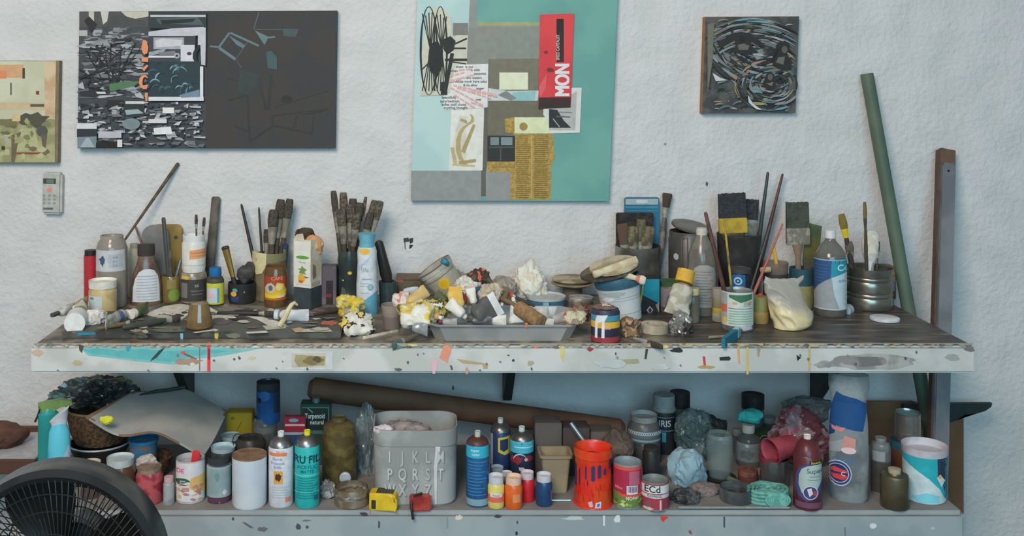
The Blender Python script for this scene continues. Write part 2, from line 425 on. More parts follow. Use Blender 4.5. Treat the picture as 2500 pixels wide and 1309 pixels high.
st = [('p', [(196, 850), (215, 843), (260, 848), (300, 852), (345, 846), (400, 850), (440, 848), (520, 846), (580, 852), (640, 850), (600, 858), (560, 866), (520, 872), (480, 876), (450, 884), (420, 890), (380, 886), (330, 882), (290, 876), (250, 872), (215, 868)], (112, 172, 170)),
      ('p', [(200, 853), (240, 851), (290, 856), (345, 852), (410, 858), (470, 854), (530, 854), (560, 858), (520, 864), (470, 870), (440, 880), (415, 884), (380, 880), (320, 876), (270, 868), (220, 864)], TQ),
      ('r', 506, 835, 514, 907, (205, 62, 68)), ('r', 507.5, 852, 512.5, 878, (140, 40, 55)),
      ('p', [(405, 846), (396, 858), (384, 872), (366, 884), (372, 874), (388, 856)], (52, 66, 64)), ('p', [(443, 858), (452, 862), (482, 876), (478, 878), (448, 866)], (130, 82, 72)),
      ('e', 447, 861, 6, 4, (205, 78, 78)), ('r', 486, 846, 489, 905, (120, 112, 106)),
      ('p', blot(462, 883, 32, 9, 3), (150, 128, 108)), ('e', 470, 890, 6, 5, (190, 188, 182)),
      ('p', [(181, 834), (200, 836), (215, 838), (228, 846), (216, 842), (206, 842), (200, 862), (194, 856), (192, 842)], (78, 72, 66)),
      ('p', blot(313, 848, 6, 11, 8, j=.15), (60, 140, 160)), ('p', blot(118, 838, 10, 6, 2), (100, 90, 80)),
      ('p', blot(92, 862, 16, 8, 4), (182, 158, 138)), ('p', blot(188, 885, 12, 7, 5), (168, 158, 124)),
      ('r', 688, 858, 812, 902, (186, 187, 186)), ('r', 712, 862, 796, 897, (178, 174, 158)), ('p', [(722, 866), (795, 870), (792, 892), (728, 896), (718, 880)], (150, 140, 106)), ('p', blot(764, 880, 24, 10, 6), (120, 106, 70)), ('p', blot(775, 877, 10, 8, 16), (84, 74, 54)),
      ('e', 572, 877, 3, 3, (90, 84, 80)), ('e', 585, 875, 3, 3, (80, 76, 72)), ('p', blot(615, 874, 9, 4, 6), (190, 180, 150)),
      ('p', [(1083, 841), (1105, 841), (1100, 862), (1092, 886), (1072, 874)], (206, 138, 112)),
      ('p', [(1052, 878), (1070, 880), (1066, 900), (1062, 913), (1056, 912), (1054, 898)], (206, 164, 172)),
      ('p', [(1114, 876), (1140, 880), (1176, 885), (1191, 890), (1190, 900), (1180, 900), (1178, 890), (1130, 887)], (168, 146, 112)),
      ('p', blot(972, 902, 10, 4, 7), (90, 92, 94)), ('p', blot(1020, 866, 3, 3, 8), (110, 106, 100)), ('p', [(1098, 892), (1103, 892), (1106, 902), (1102, 904)], (80, 80, 80)),
      ('p', blot(1140, 906, 5, 8, 9), (178, 140, 132)), ('p', blot(1253, 880, 3, 3, 10), (60, 62, 62)), ('p', blot(1241, 867, 3, 2, 11), (90, 90, 90)), ('p', blot(1295, 886, 9, 6, 12), (160, 148, 122)),
      ('p', [(1370, 845), (1378, 845), (1377, 866), (1373, 884), (1369, 872)], (198, 180, 96)), ('p', [(1300, 842), (1322, 838), (1318, 848), (1304, 850)], (196, 130, 108)), ('p', blot(1358, 848, 7, 5, 13), (110, 96, 80)),
      ('p', blot(1440, 852, 7, 5, 15), (140, 60, 56)), ('p', [(1512, 878), (1558, 876), (1560, 886), (1518, 889)], (150, 144, 116)), ('p', [(1576, 852), (1582, 852), (1578, 877), (1573, 876)], (60, 60, 58)),
      ('p', blot(1654, 855, 16, 6, 18), (48, 48, 44)), ('p', [(1715, 870), (1721, 870), (1723, 892), (1718, 893)], (186, 60, 72)), ('p', blot(1721, 896, 22, 4, 19), (168, 144, 84)),
      ('p', [(1756, 872), (1780, 870), (1784, 875), (1780, 880), (1757, 880)], (44, 46, 44)), ('r', 1822, 846, 1827, 914, (196, 168, 88)), ('p', [(1799, 846), (1805, 846), (1806, 890), (1802, 884)], (196, 150, 90)),
      ('p', [(1848, 850), (1856, 850), (1852, 872), (1849, 868)], (150, 138, 90)), ('r', 1973, 847, 1978, 906, (180, 156, 108)), ('p', [(1944, 866), (1955, 873), (1946, 881)], (36, 38, 36)),
      ('p', blot(1490, 888, 34, 12, 37), (173, 177, 176)), ('p', blot(1612, 896, 22, 8, 38), (178, 179, 177)),
      ('p', blot(1620, 846, 14, 4, 21), (214, 190, 110)), ('p', blot(1002, 842, 22, 4, 22), (206, 190, 110)), ('p', [(960, 842), (1000, 842), (975, 852), (958, 856)], (84, 112, 100))]
r = random.Random(14)
for x0, x1, dy, c in ((84, 2374, 3.5, (148, 138, 122)), (120, 900, 5, (158, 142, 124)), (980, 1420, 4, (146, 138, 118)), (1540, 2010, 4, (168, 154, 120)), (1460, 1640, 5, (148, 130, 112))):
    n = int((x1 - x0) / 9); st.append(('p', [(x0, 837.5), (x1, 837.5)] + [(x1 - (x1 - x0) * i / n, 839 + r.random() ** 2 * dy * 2.2) for i in range(n + 1)], c))
r = random.Random(4)
for i in range(70):
    x = r.uniform(120, 2300); y = r.uniform(839, 847)
    st.append(('p', blot(x, y, r.uniform(2, 9), r.uniform(1, 3.2), i), r.choice([(176, 164, 118), (150, 140, 122), (176, 164, 140), (120, 110, 96), (170, 140, 112), (96, 90, 82)])))
for i in range(26):
    x = r.uniform(100, 2350); y = r.uniform(855, 905)
    st.append(('p', blot(x, y, r.uniform(1.5, 3), r.uniform(1.5, 4), i + 70), r.choice([(110, 106, 100), (140, 132, 120), (80, 80, 80)])))
wall_flat(bench, st, 'paint_splatter', FY, 0)
sm = mat((128, 127, 124), .8, c2=(158, 157, 152), sc=16, det=5)
wall_flat(bench, [('p', blot(2130, 884, 108, 19, 31, 22, .12), sm), ('p', blot(2110, 882, 62, 13, 32, 18, .15), mat((106, 105, 103), .8, c2=(130, 128, 124), sc=20)), ('p', blot(2010, 890, 20, 8, 33), sm),
    ('p', blot(2366, 852, 12, 8, 34), (112, 108, 102)), ('p', blot(2325, 872, 16, 8, 36), (150, 150, 148))], 'grey_smudge', FY - .0006, 0)

shelf = Thing('lower_shelf', 'thick grey painted shelf under the worktop crowded with cans and jars', 'shelf', (0, 0, LOW))
bm = box_bm(-1.10, FY, -.095, 1.45, -.13, 0, .012)
shelf_top = mat((122, 117, 114), .75, c2=(130, 126, 122), sc=9, det=6)
shelf_front = mat((136, 146, 150), .7, c2=(146, 155, 157), sc=7, det=6)
for f in bm.faces:
    if f.normal.z > .9: f.material_index = 1
shelf.add('board', bm, [shelf_front, shelf_top])
for x in (-.75, .25, 1.2): shelf.add('support', box_bm(x - .03, -.62, -.50, x + .03, -.16, -.095), shelf_front)
st = [('p', [(590, 1275), (600, 1276), (620, 1289), (612, 1290)], (88, 92, 96)), ('p', blot(642, 1292, 12, 6, 3), (98, 98, 96)), ('e', 569, 1267, 3, 4, (70, 78, 82)), ('p', blot(728, 1285, 6, 8, 5), (70, 74, 76)), ('e', 750, 1287, 4, 4, (80, 84, 84)),
      ('p', blot(748, 1271, 10, 2, 6), (100, 106, 108)), ('p', [(924, 1270), (928, 1276), (927, 1290), (923, 1288)], (66, 70, 72)), ('p', blot(888, 1255, 10, 5, 7), (60, 62, 62)), ('p', blot(1120, 1264, 12, 6, 8), (200, 190, 176)),
      ('p', blot(1216, 1261, 9, 4, 9), (64, 66, 66)), ('r', 1472, 1259, 1477, 1284, (206, 208, 206)), ('p', blot(1507, 1268, 7, 9, 10), (198, 202, 200)), ('p', [(1612, 1262), (1624, 1258), (1632, 1264), (1622, 1270), (1620, 1276), (1614, 1270)], (206, 62, 56)),
      ('p', [(1680, 1296), (1686, 1294), (1690, 1304), (1684, 1304)], (150, 70, 80)), ('r', 1766, 1262, 1770, 1288, (60, 76, 92)), ('p', blot(2131, 1284, 9, 7, 12, j=.1), (222, 224, 226)), ('p', [(2061, 1287), (2064, 1287), (2065, 1308), (2062, 1308)], (110, 106, 110)),
      ('p', blot(1400, 1266, 26, 5, 13), (178, 184, 182)), ('e', 1263, 1275, 2, 4, (70, 74, 76)), ('e', 1261, 1302, 3, 5, (50, 50, 50)), ('p', blot(2277, 1290, 8, 4, 14), (156, 176, 180)), ('r', 1091, 1262, 1093, 1290, (116, 126, 130))]
wall_flat(shelf, st, 'paint_splatter', FY, 0)

# ---- pictures on the wall ------------------------------------------------------------
def canvas(name, label, quad, edge_m, face_col, depth=.03):
    q = [pt(x, y, -depth) for x, y in quad]
    c = sum(q, Vector()) / 4
    t = Thing(name, label, 'painting', (c.x, -.002, c.z))
    bm = prism_bm([(v.x - c.x, v.z - c.z) for v in q], -depth + .002, 0)
    t.add('canvas', bm, edge_m, smooth=.4)
    t.face = lambda ops, part='painted_face', lab=None: wall_flat(t, ops, part, -depth, 0, lab=lab)
    return t
def arc(cx, cy, r, a0, a1, w, ry=None, n=7):
    ry = ry or r; o, i_ = [], []
    for k in range(n + 1):
        f = k / n; a = math.radians(a0 + (a1 - a0) * f); ww = w * math.sin(math.pi * (.12 + .8 * f)) / 2
        o.append((cx + (r + ww) * math.cos(a), cy + (ry + ww) * math.sin(a))); i_.append((cx + (r - ww) * math.cos(a), cy + (ry - ww) * math.sin(a)))
    return o + i_[::-1]
def ln(x0, y0, x1, y1, w, w1=None):
    d = math.hypot(x1 - x0, y1 - y0); nx, ny = -(y1 - y0) / d, (x1 - x0) / d; w1 = w if w1 is None else w1
    return [(x0 + nx * w / 2, y0 + ny * w / 2), (x1 + nx * w1 / 2, y1 + ny * w1 / 2), (x1 - nx * w1 / 2, y1 - ny * w1 / 2), (x0 - nx * w / 2, y0 - ny * w / 2)]

# wide collage, photographs on the left and a dark field on the right
t = canvas('collage_canvas', 'wide dark canvas, black and white photo collage left, charcoal right half', [(194, 28), (823, 26), (818, 362), (189, 362)], mat((58, 55, 53), .7), 0)
r = random.Random(11); ops = [('p', [(194, 28), (506, 27), (501, 361), (190, 361)], (62, 66, 70))]
def gry(lo, hi):
    g = r.uniform(lo, hi); return (g, g + 2, g + 5)
def shard(x, y, w, h, c, sk=.35):
    return ('p', [(x + r.uniform(-sk, sk) * w, y + r.uniform(0, sk) * h), (x + w * (1 + r.uniform(-sk, sk)), y + r.uniform(-sk, sk) * h), (x + w * (1 + r.uniform(-sk, sk)), y + h * (1 - r.uniform(-sk, sk))), (x + r.uniform(-sk, sk) * w, y + h)], c)
for i in range(46): ops.append(shard(r.uniform(196, 345), r.uniform(66, 100), r.uniform(8, 24), r.uniform(3, 8), gry(60, 150), .3))
ops += [('r', 194, 28, 366, 66, (74, 74, 74)), ('r', 217, 28, 230, 62, (178, 176, 166)), ('p', [(246, 28), (266, 28), (262, 52), (252, 60)], (184, 182, 172)), ('p', [(296, 28), (366, 28), (364, 40), (330, 46), (308, 40)], (178, 174, 160)),
        ('p', [(224, 84), (206, 50), (218, 40), (238, 60)], (40, 40, 40)), ('p', [(262, 66), (270, 40), (296, 34), (318, 44), (350, 50), (356, 62)], (66, 68, 68)), ('r', 194, 74, 214, 88, (164, 162, 158))]
for i in range(210):
    y = r.uniform(90, 232); x = r.uniform(193, 342)
    ops.append(shard(x, y, r.uniform(10, 38), r.uniform(4, 12), gry(30, 100) if r.random() < .58 else gry(104, 172), .5))
for i in range(24): ops.append(('p', ln(r.uniform(193, 300), r.uniform(110, 232), r.uniform(250, 350), r.uniform(96, 225), 4, 2), gry(28, 50)))
ops += [('p', [(268, 205), (300, 200), (345, 198), (330, 210), (270, 224)], (76, 112, 78)), ('r', 264, 244, 302, 270, (38, 40, 40)), ('p', [(196, 224), (236, 218), (262, 226), (236, 236), (200, 234)], (40, 48, 52)), ('p', [(236, 224), (258, 224), (262, 229), (240, 229)], (196, 196, 194))]
# lower strip of little photographs
for i in range(260):
    x = r.uniform(192, 488); y = r.uniform(248, 350)
    ops.append(shard(x, y, r.uniform(5, 20), r.uniform(3, 9), gry(40, 110) if r.random() < .5 else gry(100, 188), .45))
ops += [('r', 192, 300, 240, 314, (196, 196, 196)), ('r', 192, 314, 240, 334, (46, 50, 54)), ('p', [(195, 334), (240, 332), (238, 360), (193, 360)], (110, 126, 134)), ('p', [(200, 358), (214, 336), (222, 336), (234, 358)], (150, 160, 166)),
        ('r', 305, 248, 356, 284, (44, 48, 50)), ('p', [(308, 268), (340, 266), (354, 276), (312, 280)], (140, 158, 160)), ('r', 310, 247, 356, 253, (190, 190, 186)), ('r', 244, 320, 300, 336, (172, 168, 176)), ('r', 240, 344, 290, 360, (36, 32, 32)), ('r', 290, 340, 302, 358, (206, 200, 196)),
        ('e', 324, 302, 22, 14, (112, 124, 128)), ('r', 400, 262, 428, 276, (206, 204, 202)), ('r', 366, 290, 410, 300, (196, 194, 194)), ('p', [(378, 312), (420, 308), (424, 326), (380, 328)], (206, 204, 206))]
# photograph panels at the right of the collage
ops += [('r', 366, 28, 506, 70, (44, 52, 54)), ('r', 370, 37, 505, 42, (176, 178, 180)), ('p', [(384, 46), (486, 42), (500, 62), (392, 58)], (70, 82, 86)), ('p', [(394, 50), (480, 46), (474, 54), (400, 60)], (30, 36, 38)),
        ('p', [(366, 78), (420, 70), (500, 66), (504, 86), (440, 90), (366, 88)], (176, 176, 182)), ('r', 366, 88, 480, 150, (58, 60, 66)), ('r', 378, 92, 452, 120, (150, 152, 158)), ('p', [(382, 100), (400, 94), (448, 98), (446, 112), (384, 116)], (184, 184, 188)),
        ('p', [(366, 128), (410, 118), (400, 130), (368, 136)], (140, 148, 152)), ('r', 366, 136, 440, 141, (198, 198, 200)), ('p', [(390, 128), (430, 124), (434, 134), (392, 134)], (110, 116, 120)), ('r', 444, 110, 478, 164, (192, 192, 198)), ('e', 465, 131, 6, 4, (60, 62, 66)), ('e', 435, 136, 7, 7, (150, 152, 158)), ('e', 435, 136, 3, 3, (40, 42, 44)),
        ('p', arc(506, 136, 28, 110, 250, 10), (34, 36, 38)), ('r', 486, 68, 505, 110, (178, 178, 184)), ('p', [(492, 110), (505, 108), (504, 160), (494, 158)], (176, 176, 182)),
        ('r', 366, 150, 494, 241, (36, 54, 60)), ('r', 366, 236, 500, 246, (196, 196, 198)), ('r', 491, 162, 499, 246, (200, 200, 202))]
for i in range(30):
    x = r.uniform(374, 480); y = r.uniform(172, 232)
    ops.append(('p', arc(x, y, r.uniform(6, 20), r.uniform(150, 240), r.uniform(250, 340), r.uniform(1.5, 4)), r.choice([(88, 128, 140), (62, 92, 102), (120, 156, 164), (24, 38, 44)])))
ops.append(('p', [(440, 232), (490, 218), (491, 236), (446, 238)], (104, 124, 140)))
OR = (238, 134, 94)
ops += [('p', blot(357, 114, 8, 19, 5, j=.2), OR), ('p', [(349, 141), (366, 140), (365, 152), (350, 150)], OR), ('p', [(350, 168), (362, 158), (366, 160), (356, 174)], OR), ('p', arc(357, 200, 10, 60, 320, 9, 15), OR), ('p', [(352, 208), (364, 206), (362, 218), (350, 214)], OR), ('p', [(357, 226), (365, 226), (364, 247), (359, 247)], OR)]
t.face(ops, 'photo_collage')
ops = [('p', [(506, 27), (823, 26), (818, 362), (501, 361)], mat((64, 61, 60), .75, c2=(60, 60, 61), sc=10))]
TL, T2, DK = (90, 114, 116), (74, 86, 87), (46, 49, 47)
for a in [(512, 113, 535, 115, 4), (535, 115, 560, 80, 5), (535, 117, 575, 145, 7), (562, 80, 632, 112, 5), (575, 145, 604, 104, 2), (575, 145, 590, 165, 2), (632, 30, 620, 70, 3), (620, 72, 690, 72, 2), (672, 90, 655, 92, 4)]:
    ops.append(('p', ln(*a), T2 if a[4] < 4 else TL))
ops += [('p', [(558, 86), (598, 110), (594, 118), (578, 110)], (86, 112, 116)), ('p', [(622, 74), (656, 90), (646, 110)], TL), ('p', [(650, 128), (662, 124), (676, 140), (676, 170), (654, 166)], (60, 84, 86)), ('p', [(586, 170), (634, 184), (630, 210), (606, 232), (580, 224)], (50, 60, 58)),
        ('p', [(690, 70), (730, 70), (722, 90), (692, 88)], (62, 78, 80)), ('e', 700, 243, 14, 10, (42, 44, 42))]
for a in [(663, 180, 655, 268, 7), (634, 208, 650, 268, 7), (604, 232, 610, 345, 5), (612, 345, 668, 306, 4), (664, 283, 666, 306, 4), (666, 306, 760, 326, 5), (664, 283, 800, 266, 3), (725, 282, 718, 312, 4), (766, 284, 762, 326, 3), (670, 262, 800, 222, 2), (556, 246, 604, 232, 3), (552, 190, 576, 198, 2), (572, 308, 610, 322, 3)]:
    ops.append(('p', ln(*a), DK))
ops.append(('p', [(735, 280), (800, 264), (800, 268), (770, 278)], (40, 48, 38)))
t.face(ops, 'charcoal_field')

# tall teal collage painting
t = canvas('abstract_canvas', 'tall teal and grey abstract collage canvas with a red strip', [(1021, -60), (1510, -60), (1486, 491), (1003, 490)], mat((110, 125, 120), .7), 0)
GT, GY, LB, OLV = (106, 156, 146), (126, 130, 122), (172, 196, 194), (112, 108, 92)
ops = [('p', [(1021, -60), (1510, -60), (1486, 491), (1003, 490)], mat(GT, .7, c2=(98, 148, 141), sc=5, det=5)), ('p', [(1020, -20), (1150, -20), (1140, 300), (1178, 300), (1176, 418), (1005, 418)], mat(LB, .7, c2=(164, 190, 189), sc=6)),
       ('p', [(1150, -60), (1166, -60), (1164, 56), (1318, 60), (1316, 145), (1140, 156), (1144, 60)], (132, 136, 128)), ('p', [(1144, 66), (1316, 66), (1316, 143), (1190, 145), (1190, 158), (1140, 158)], GY), ('r', 1168, 54, 1318, 63, (150, 150, 106)),
       ('p', [(1192, 144), (1316, 143), (1316, 222), (1236, 240), (1192, 230)], OLV), ('p', [(1192, 246), (1330, 244), (1330, 286), (1256, 286), (1254, 330), (1186, 332), (1180, 262), (1192, 262)], (104, 100, 84)),
       ('p', [(1178, 262), (1192, 262), (1190, 392), (1186, 420), (1186, 479), (1173, 479)], (92, 90, 80)), ('r', 1219, 177, 1289, 219, (214, 216, 178)),
       ('p', [(1004, 417), (1175, 417), (1174, 490), (1003, 490)], (134, 138, 136)), ('p', [(1186, 421), (1246, 420), (1246, 490), (1186, 490)], (136, 138, 136)),
       ('p', [(1192, 215), (1240, 222), (1316, 221), (1312, 246), (1192, 246)], (186, 190, 188)), ('p', [(1252, 226), (1308, 222), (1306, 245), (1246, 246)], (134, 174, 176)), ('p', [(1236, 222), (1262, 240), (1246, 246), (1215, 232)], (120, 124, 122)),
       ('p', [(1102, 262), (1182, 262), (1178, 416), (1096, 416)], (206, 204, 196)), ('p', [(1122, 282), (1138, 284), (1138, 402), (1104, 396), (1106, 352)], (194, 190, 176)),
       ('p', arc(1150, 355, 32, 100, 260, 12, 52), (166, 150, 104)), ('p', ln(1120, 398, 1162, 392, 8), (158, 140, 94)), ('p', ln(1104, 360, 1112, 402, 9), (176, 162, 122)), ('p', arc(1142, 290, 12, 300, 480, 8), (170, 154, 108)), ('p', ln(1124, 292, 1140, 298, 7), (160, 144, 100)), ('p', ln(1104, 402, 1160, 406, 5), (184, 168, 126)), ('p', ln(1158, 304, 1130, 372, 7, 11), (160, 144, 96))]
NP = mat((172, 144, 82), .8, c2=(150, 124, 66), sc=110, det=4)
ops += [('p', [(1232, 290), (1258, 286), (1258, 326), (1350, 326), (1354, 386), (1346, 400), (1344, 488), (1246, 487), (1246, 420), (1188, 420), (1190, 394), (1256, 392), (1256, 326), (1234, 324)], NP)]
for x in (1256, 1300):
    for y in range(332, 484, 5): ops.append(('p', ln(x + 4, y, x + r.uniform(30, 40), y, 2.2), (126, 102, 52)))
ops += [('p', ln(1298, 330, 1298, 484, 3), (186, 158, 96)), ('r', 1200, 405, 1256, 408, (150, 122, 66)), ('r', 1256, 286, 1340, 326, (200, 204, 166)), ('e', 1278, 309, 10, 10, (150, 124, 66)), ('r', 1190, 331, 1257, 394, (46, 46, 44)), ('r', 1197, 335, 1218, 354, (112, 126, 128)), ('r', 1223, 335, 1251, 354, (120, 132, 134)), ('r', 1193, 358, 1255, 361, (80, 82, 80)), ('r', 1220, 362, 1224, 392, (70, 74, 74)),
        ('p', [(1328, 216), (1420, 214), (1415, 324), (1340, 326), (1340, 300), (1326, 280)], (198, 196, 190)), ('p', [(1340, 264), (1408, 222), (1404, 318), (1340, 318)], (166, 166, 162)), ('p', [(1340, 266), (1360, 268), (1376, 294), (1394, 312), (1340, 312)], (46, 46, 46)), ('p', ln(1358, 284, 1392, 286, 3), (90, 90, 88)), ('p', ln(1362, 274, 1396, 275, 2), (110, 110, 108)), ('p', ln(1350, 290, 1366, 310, 2), (170, 170, 166))]
# wheel photograph and text page
ops += [('p', [(1052, 20), (1078, 18), (1100, 40), (1105, 90), (1142, 74), (1140, 160), (1100, 232), (1026, 234), (1030, 120)], (186, 184, 166)), ('r', 1106, 56, 1142, 86, (116, 114, 108)), ('p', [(1112, 158), (1192, 156), (1190, 262), (1160, 264), (1082, 268), (1084, 232), (1098, 228)], (206, 204, 202))]
BK = (42, 44, 42)
for cx, w_, y0, y1 in ((1047, 20, 16, 232), (1075, 16, 16, 232)):
    cy = (y0 + y1) / 2; ry = (y1 - y0) / 2
    ops.append(('p', arc(cx, cy, w_, 90, 270, 5, ry, 14), BK)); ops.append(('p', arc(cx, cy, w_, -90, 90, 5, ry, 14), BK))
    for dx in (-16, -8, 0, 8, 15): ops.append(('p', ln(cx + dx, cy + r.uniform(-95, -80), cx + 4, cy, 2.5), BK)); ops.append(('p', ln(cx + dx, cy + 98, cx + 4, cy, 2.5), BK))
ops += [('p', blot(1064, 142, 18, 44, 3, j=.12), (36, 38, 37)), ('p', [(1082, 96), (1100, 88), (1112, 100), (1108, 122), (1092, 134), (1082, 120)], (38, 40, 39)), ('p', ln(1104, 110, 1140, 94, 4), BK), ('p', ln(1104, 118, 1138, 118, 4), BK), ('p', ln(1086, 146, 1140, 146, 6), BK), ('p', ln(1096, 150, 1138, 156, 3), BK), ('p', ln(1104, 130, 1086, 228, 9), BK), ('p', ln(1030, 170, 1060, 140, 3), BK), ('r', 1076, 200, 1092, 232, BK)]
TX = (84, 86, 84)
for x, y, s in [(1134, 163, 'these  is our'), (1160, 171, 'is with'), (1172, 180, 'essential'), (1154, 190, '. two waters'), (1142, 199, 'and values work here sales'), (1148, 208, '& its after'), (1172, 216, 'anger'), (1096, 238, 'beautifully'), (1098, 247, 'surprisedness'), (1108, 255, 'ladies until closes'), (1112, 263, 'anything thought'), (1168, 243, 'reel'), (1108, 173, 'when')]:
    ops.append(('t', x, y, 8.6, s, TX))
for a, b, c, d in [(1098, 186, 1136, 176), (1100, 197, 1160, 182), (1120, 172, 1154, 168), (1106, 208, 1212, 232), (1116, 214, 1200, 241), (1100, 214, 1180, 258), (1110, 232, 1160, 264), (1150, 221, 1216, 236), (1096, 200, 1128, 192), (1150, 250, 1182, 260)]:
    n = max(2, int(math.hypot(c - a, d - b) / 12))
    for i in range(n):
        f0, f1 = i / n, (i + .8) / n; ops.append(('p', ln(a + (c - a) * f0, b + (d - b) * f0, a + (c - a) * f1, b + (d - b) * f1, 4), (214, 160, 152)))
RD = (204, 66, 68)
ops += [('p', [(1318, 36), (1401, 33), (1393, 262), (1314, 266)], mat(RD, .6, c2=(196, 58, 62), sc=8)), ('p', [(1315, 238), (1393, 237), (1392, 262), (1314, 266)], (58, 38, 36)), ('r', 1358, 46, 1376, 152, (52, 36, 36)), ('r', 1358, 46, 1373, 76, (38, 32, 32)), ('p', blot(1332, 128, 6, 4, 4), (120, 40, 44)), ('p', blot(1342, 170, 9, 6, 5), (112, 44, 46)),
        ('p', [(1316, 210), (1334, 180), (1332, 214), (1318, 238)], (218, 86, 92)), ('t', 1373.4, 193.3, 49, 'MON', (226, 224, 214), 90, .69, 0), ('t', 1374.6, 196.7, 49, 'MON', (226, 224, 214), 90, .69, 0), ('t', 1374.6, 194.4, 49, 'MON', (226, 224, 214), 90, .69, 0), ('t', 1373.4, 195.6, 49, 'MON', (226, 224, 214), 90, .69, 0), ('t', 1374.6, 193.3, 49, 'MON', (226, 224, 214), 90, .69, 0), ('t', 1373.4, 196.7, 49, 'MON', (226, 224, 214), 90, .69, 0), ('t', 1362, 116, 10, 'SPEED CAPITALIST', (196, 186, 176), 90, .76)]
t.face(ops)

# small stormy sea painting
t = canvas('sea_canvas', 'small square dark painting of swirling waves with figures', [(1721, 41), (1951, 40), (1942, 276), (1713, 277)], [mat((140, 98, 62), .7)], 0)
r = random.Random(5); ops = [('p', [(1722, 42), (1951, 40), (1942, 276), (1714, 277)], mat((84, 83, 79), .6, c2=(64, 64, 63), sc=26, det=6))]
def inside(p): return all(1722 < x < 1946 and 43 < y < 273 for x, y in p)
LT = [(130, 130, 129), (112, 113, 111), (150, 150, 148), (98, 99, 97), (122, 120, 106), (126, 134, 137), (106, 104, 96)]
DKS = [(44, 44, 44), (52, 54, 54), (62, 62, 60), (40, 46, 48)]
for i in range(620):
    k = i % 4
    if k == 0:
        cx, cy = 1836, 240; R = r.uniform(140, 205); a = r.uniform(225, 305); p = arc(cx, cy, R, a, a + r.uniform(8, 22), r.uniform(2.5, 6), R * .95)
    elif k == 1:
        R = r.uniform(20, 92); a = r.uniform(0, 340); p = arc(1880, 206, R, a, a + r.uniform(20, 60), r.uniform(2.5, 7), R * .72)
    elif k == 3:
        x_, y_ = r.uniform(1724, 1940), r.uniform(46, 270); tw = 200 - (y_ - 46) * .5 if y_ < 150 else r.uniform(20, 70); p = arc(x_, y_ + 30, 30, 240 + r.uniform(-20, 20), 268 + r.uniform(-20, 30), r.uniform(2, 5), 30)
    else:
        R = r.uniform(60, 150); a = r.uniform(60, 150); p = arc(1860, 80 + r.uniform(-20, 20), R, a, a + r.uniform(10, 26), r.uniform(3, 8), R * r.uniform(.6, 1.2))
    if inside(p):
        q = r.random(); yy = p[0][1]; ops.append(('p', p, r.choice(LT) if q < (.62 if yy < 130 else .42) else r.choice(DKS) if q < .88 else r.choice([(100, 142, 150), (148, 142, 92), (150, 122, 96), (84, 110, 116)])))
ops += [('p', [(1724, 60), (1740, 56), (1736, 150), (1724, 230)], (104, 102, 88)), ('p', [(1736, 178), (1752, 188), (1772, 196), (1744, 198)], (186, 186, 188)), ('p', [(1822, 232), (1834, 252), (1856, 268), (1842, 266), (1824, 250)], (190, 190, 190))]
FG = (42, 41, 40)
ops += [('p', [(1746, 102), (1766, 94), (1788, 82), (1806, 78), (1830, 82), (1856, 104), (1866, 116), (1846, 112), (1832, 104), (1834, 118), (1848, 128), (1812, 134), (1784, 126), (1794, 108), (1780, 108), (1762, 120), (1752, 112)], FG), ('e', 1808, 98, 8, 9, (34, 32, 32)), ('p', [(1797, 110), (1812, 106), (1826, 112), (1822, 122), (1800, 122)], (96, 94, 84)), ('p', ln(1764, 116, 1790, 102, 4), (110, 108, 92)), ('p', ln(1830, 104, 1848, 116, 4), (84, 84, 78)), ('p', ln(1782, 80, 1786, 70, 6), FG), ('p', ln(1830, 80, 1834, 70, 6), FG),
        ('p', [(1894, 104), (1912, 100), (1924, 108), (1922, 124), (1914, 132), (1930, 152), (1922, 172), (1896, 168), (1884, 158), (1878, 150)], FG), ('e', 1911, 121, 7, 9, (88, 84, 78)), ('p', [(1896, 140), (1912, 138), (1908, 158), (1890, 152)], (100, 98, 92)), ('p', ln(1880, 152, 1896, 120, 6), (28, 27, 27)),
        ('p', [(1866, 182), (1876, 174), (1886, 182), (1884, 196), (1890, 206), (1880, 220), (1862, 214), (1860, 202)], FG), ('e', 1876, 188, 6, 8, (96, 84, 76)), ('p', [(1866, 204), (1884, 200), (1880, 210)], (110, 104, 98))]
t.face(ops)

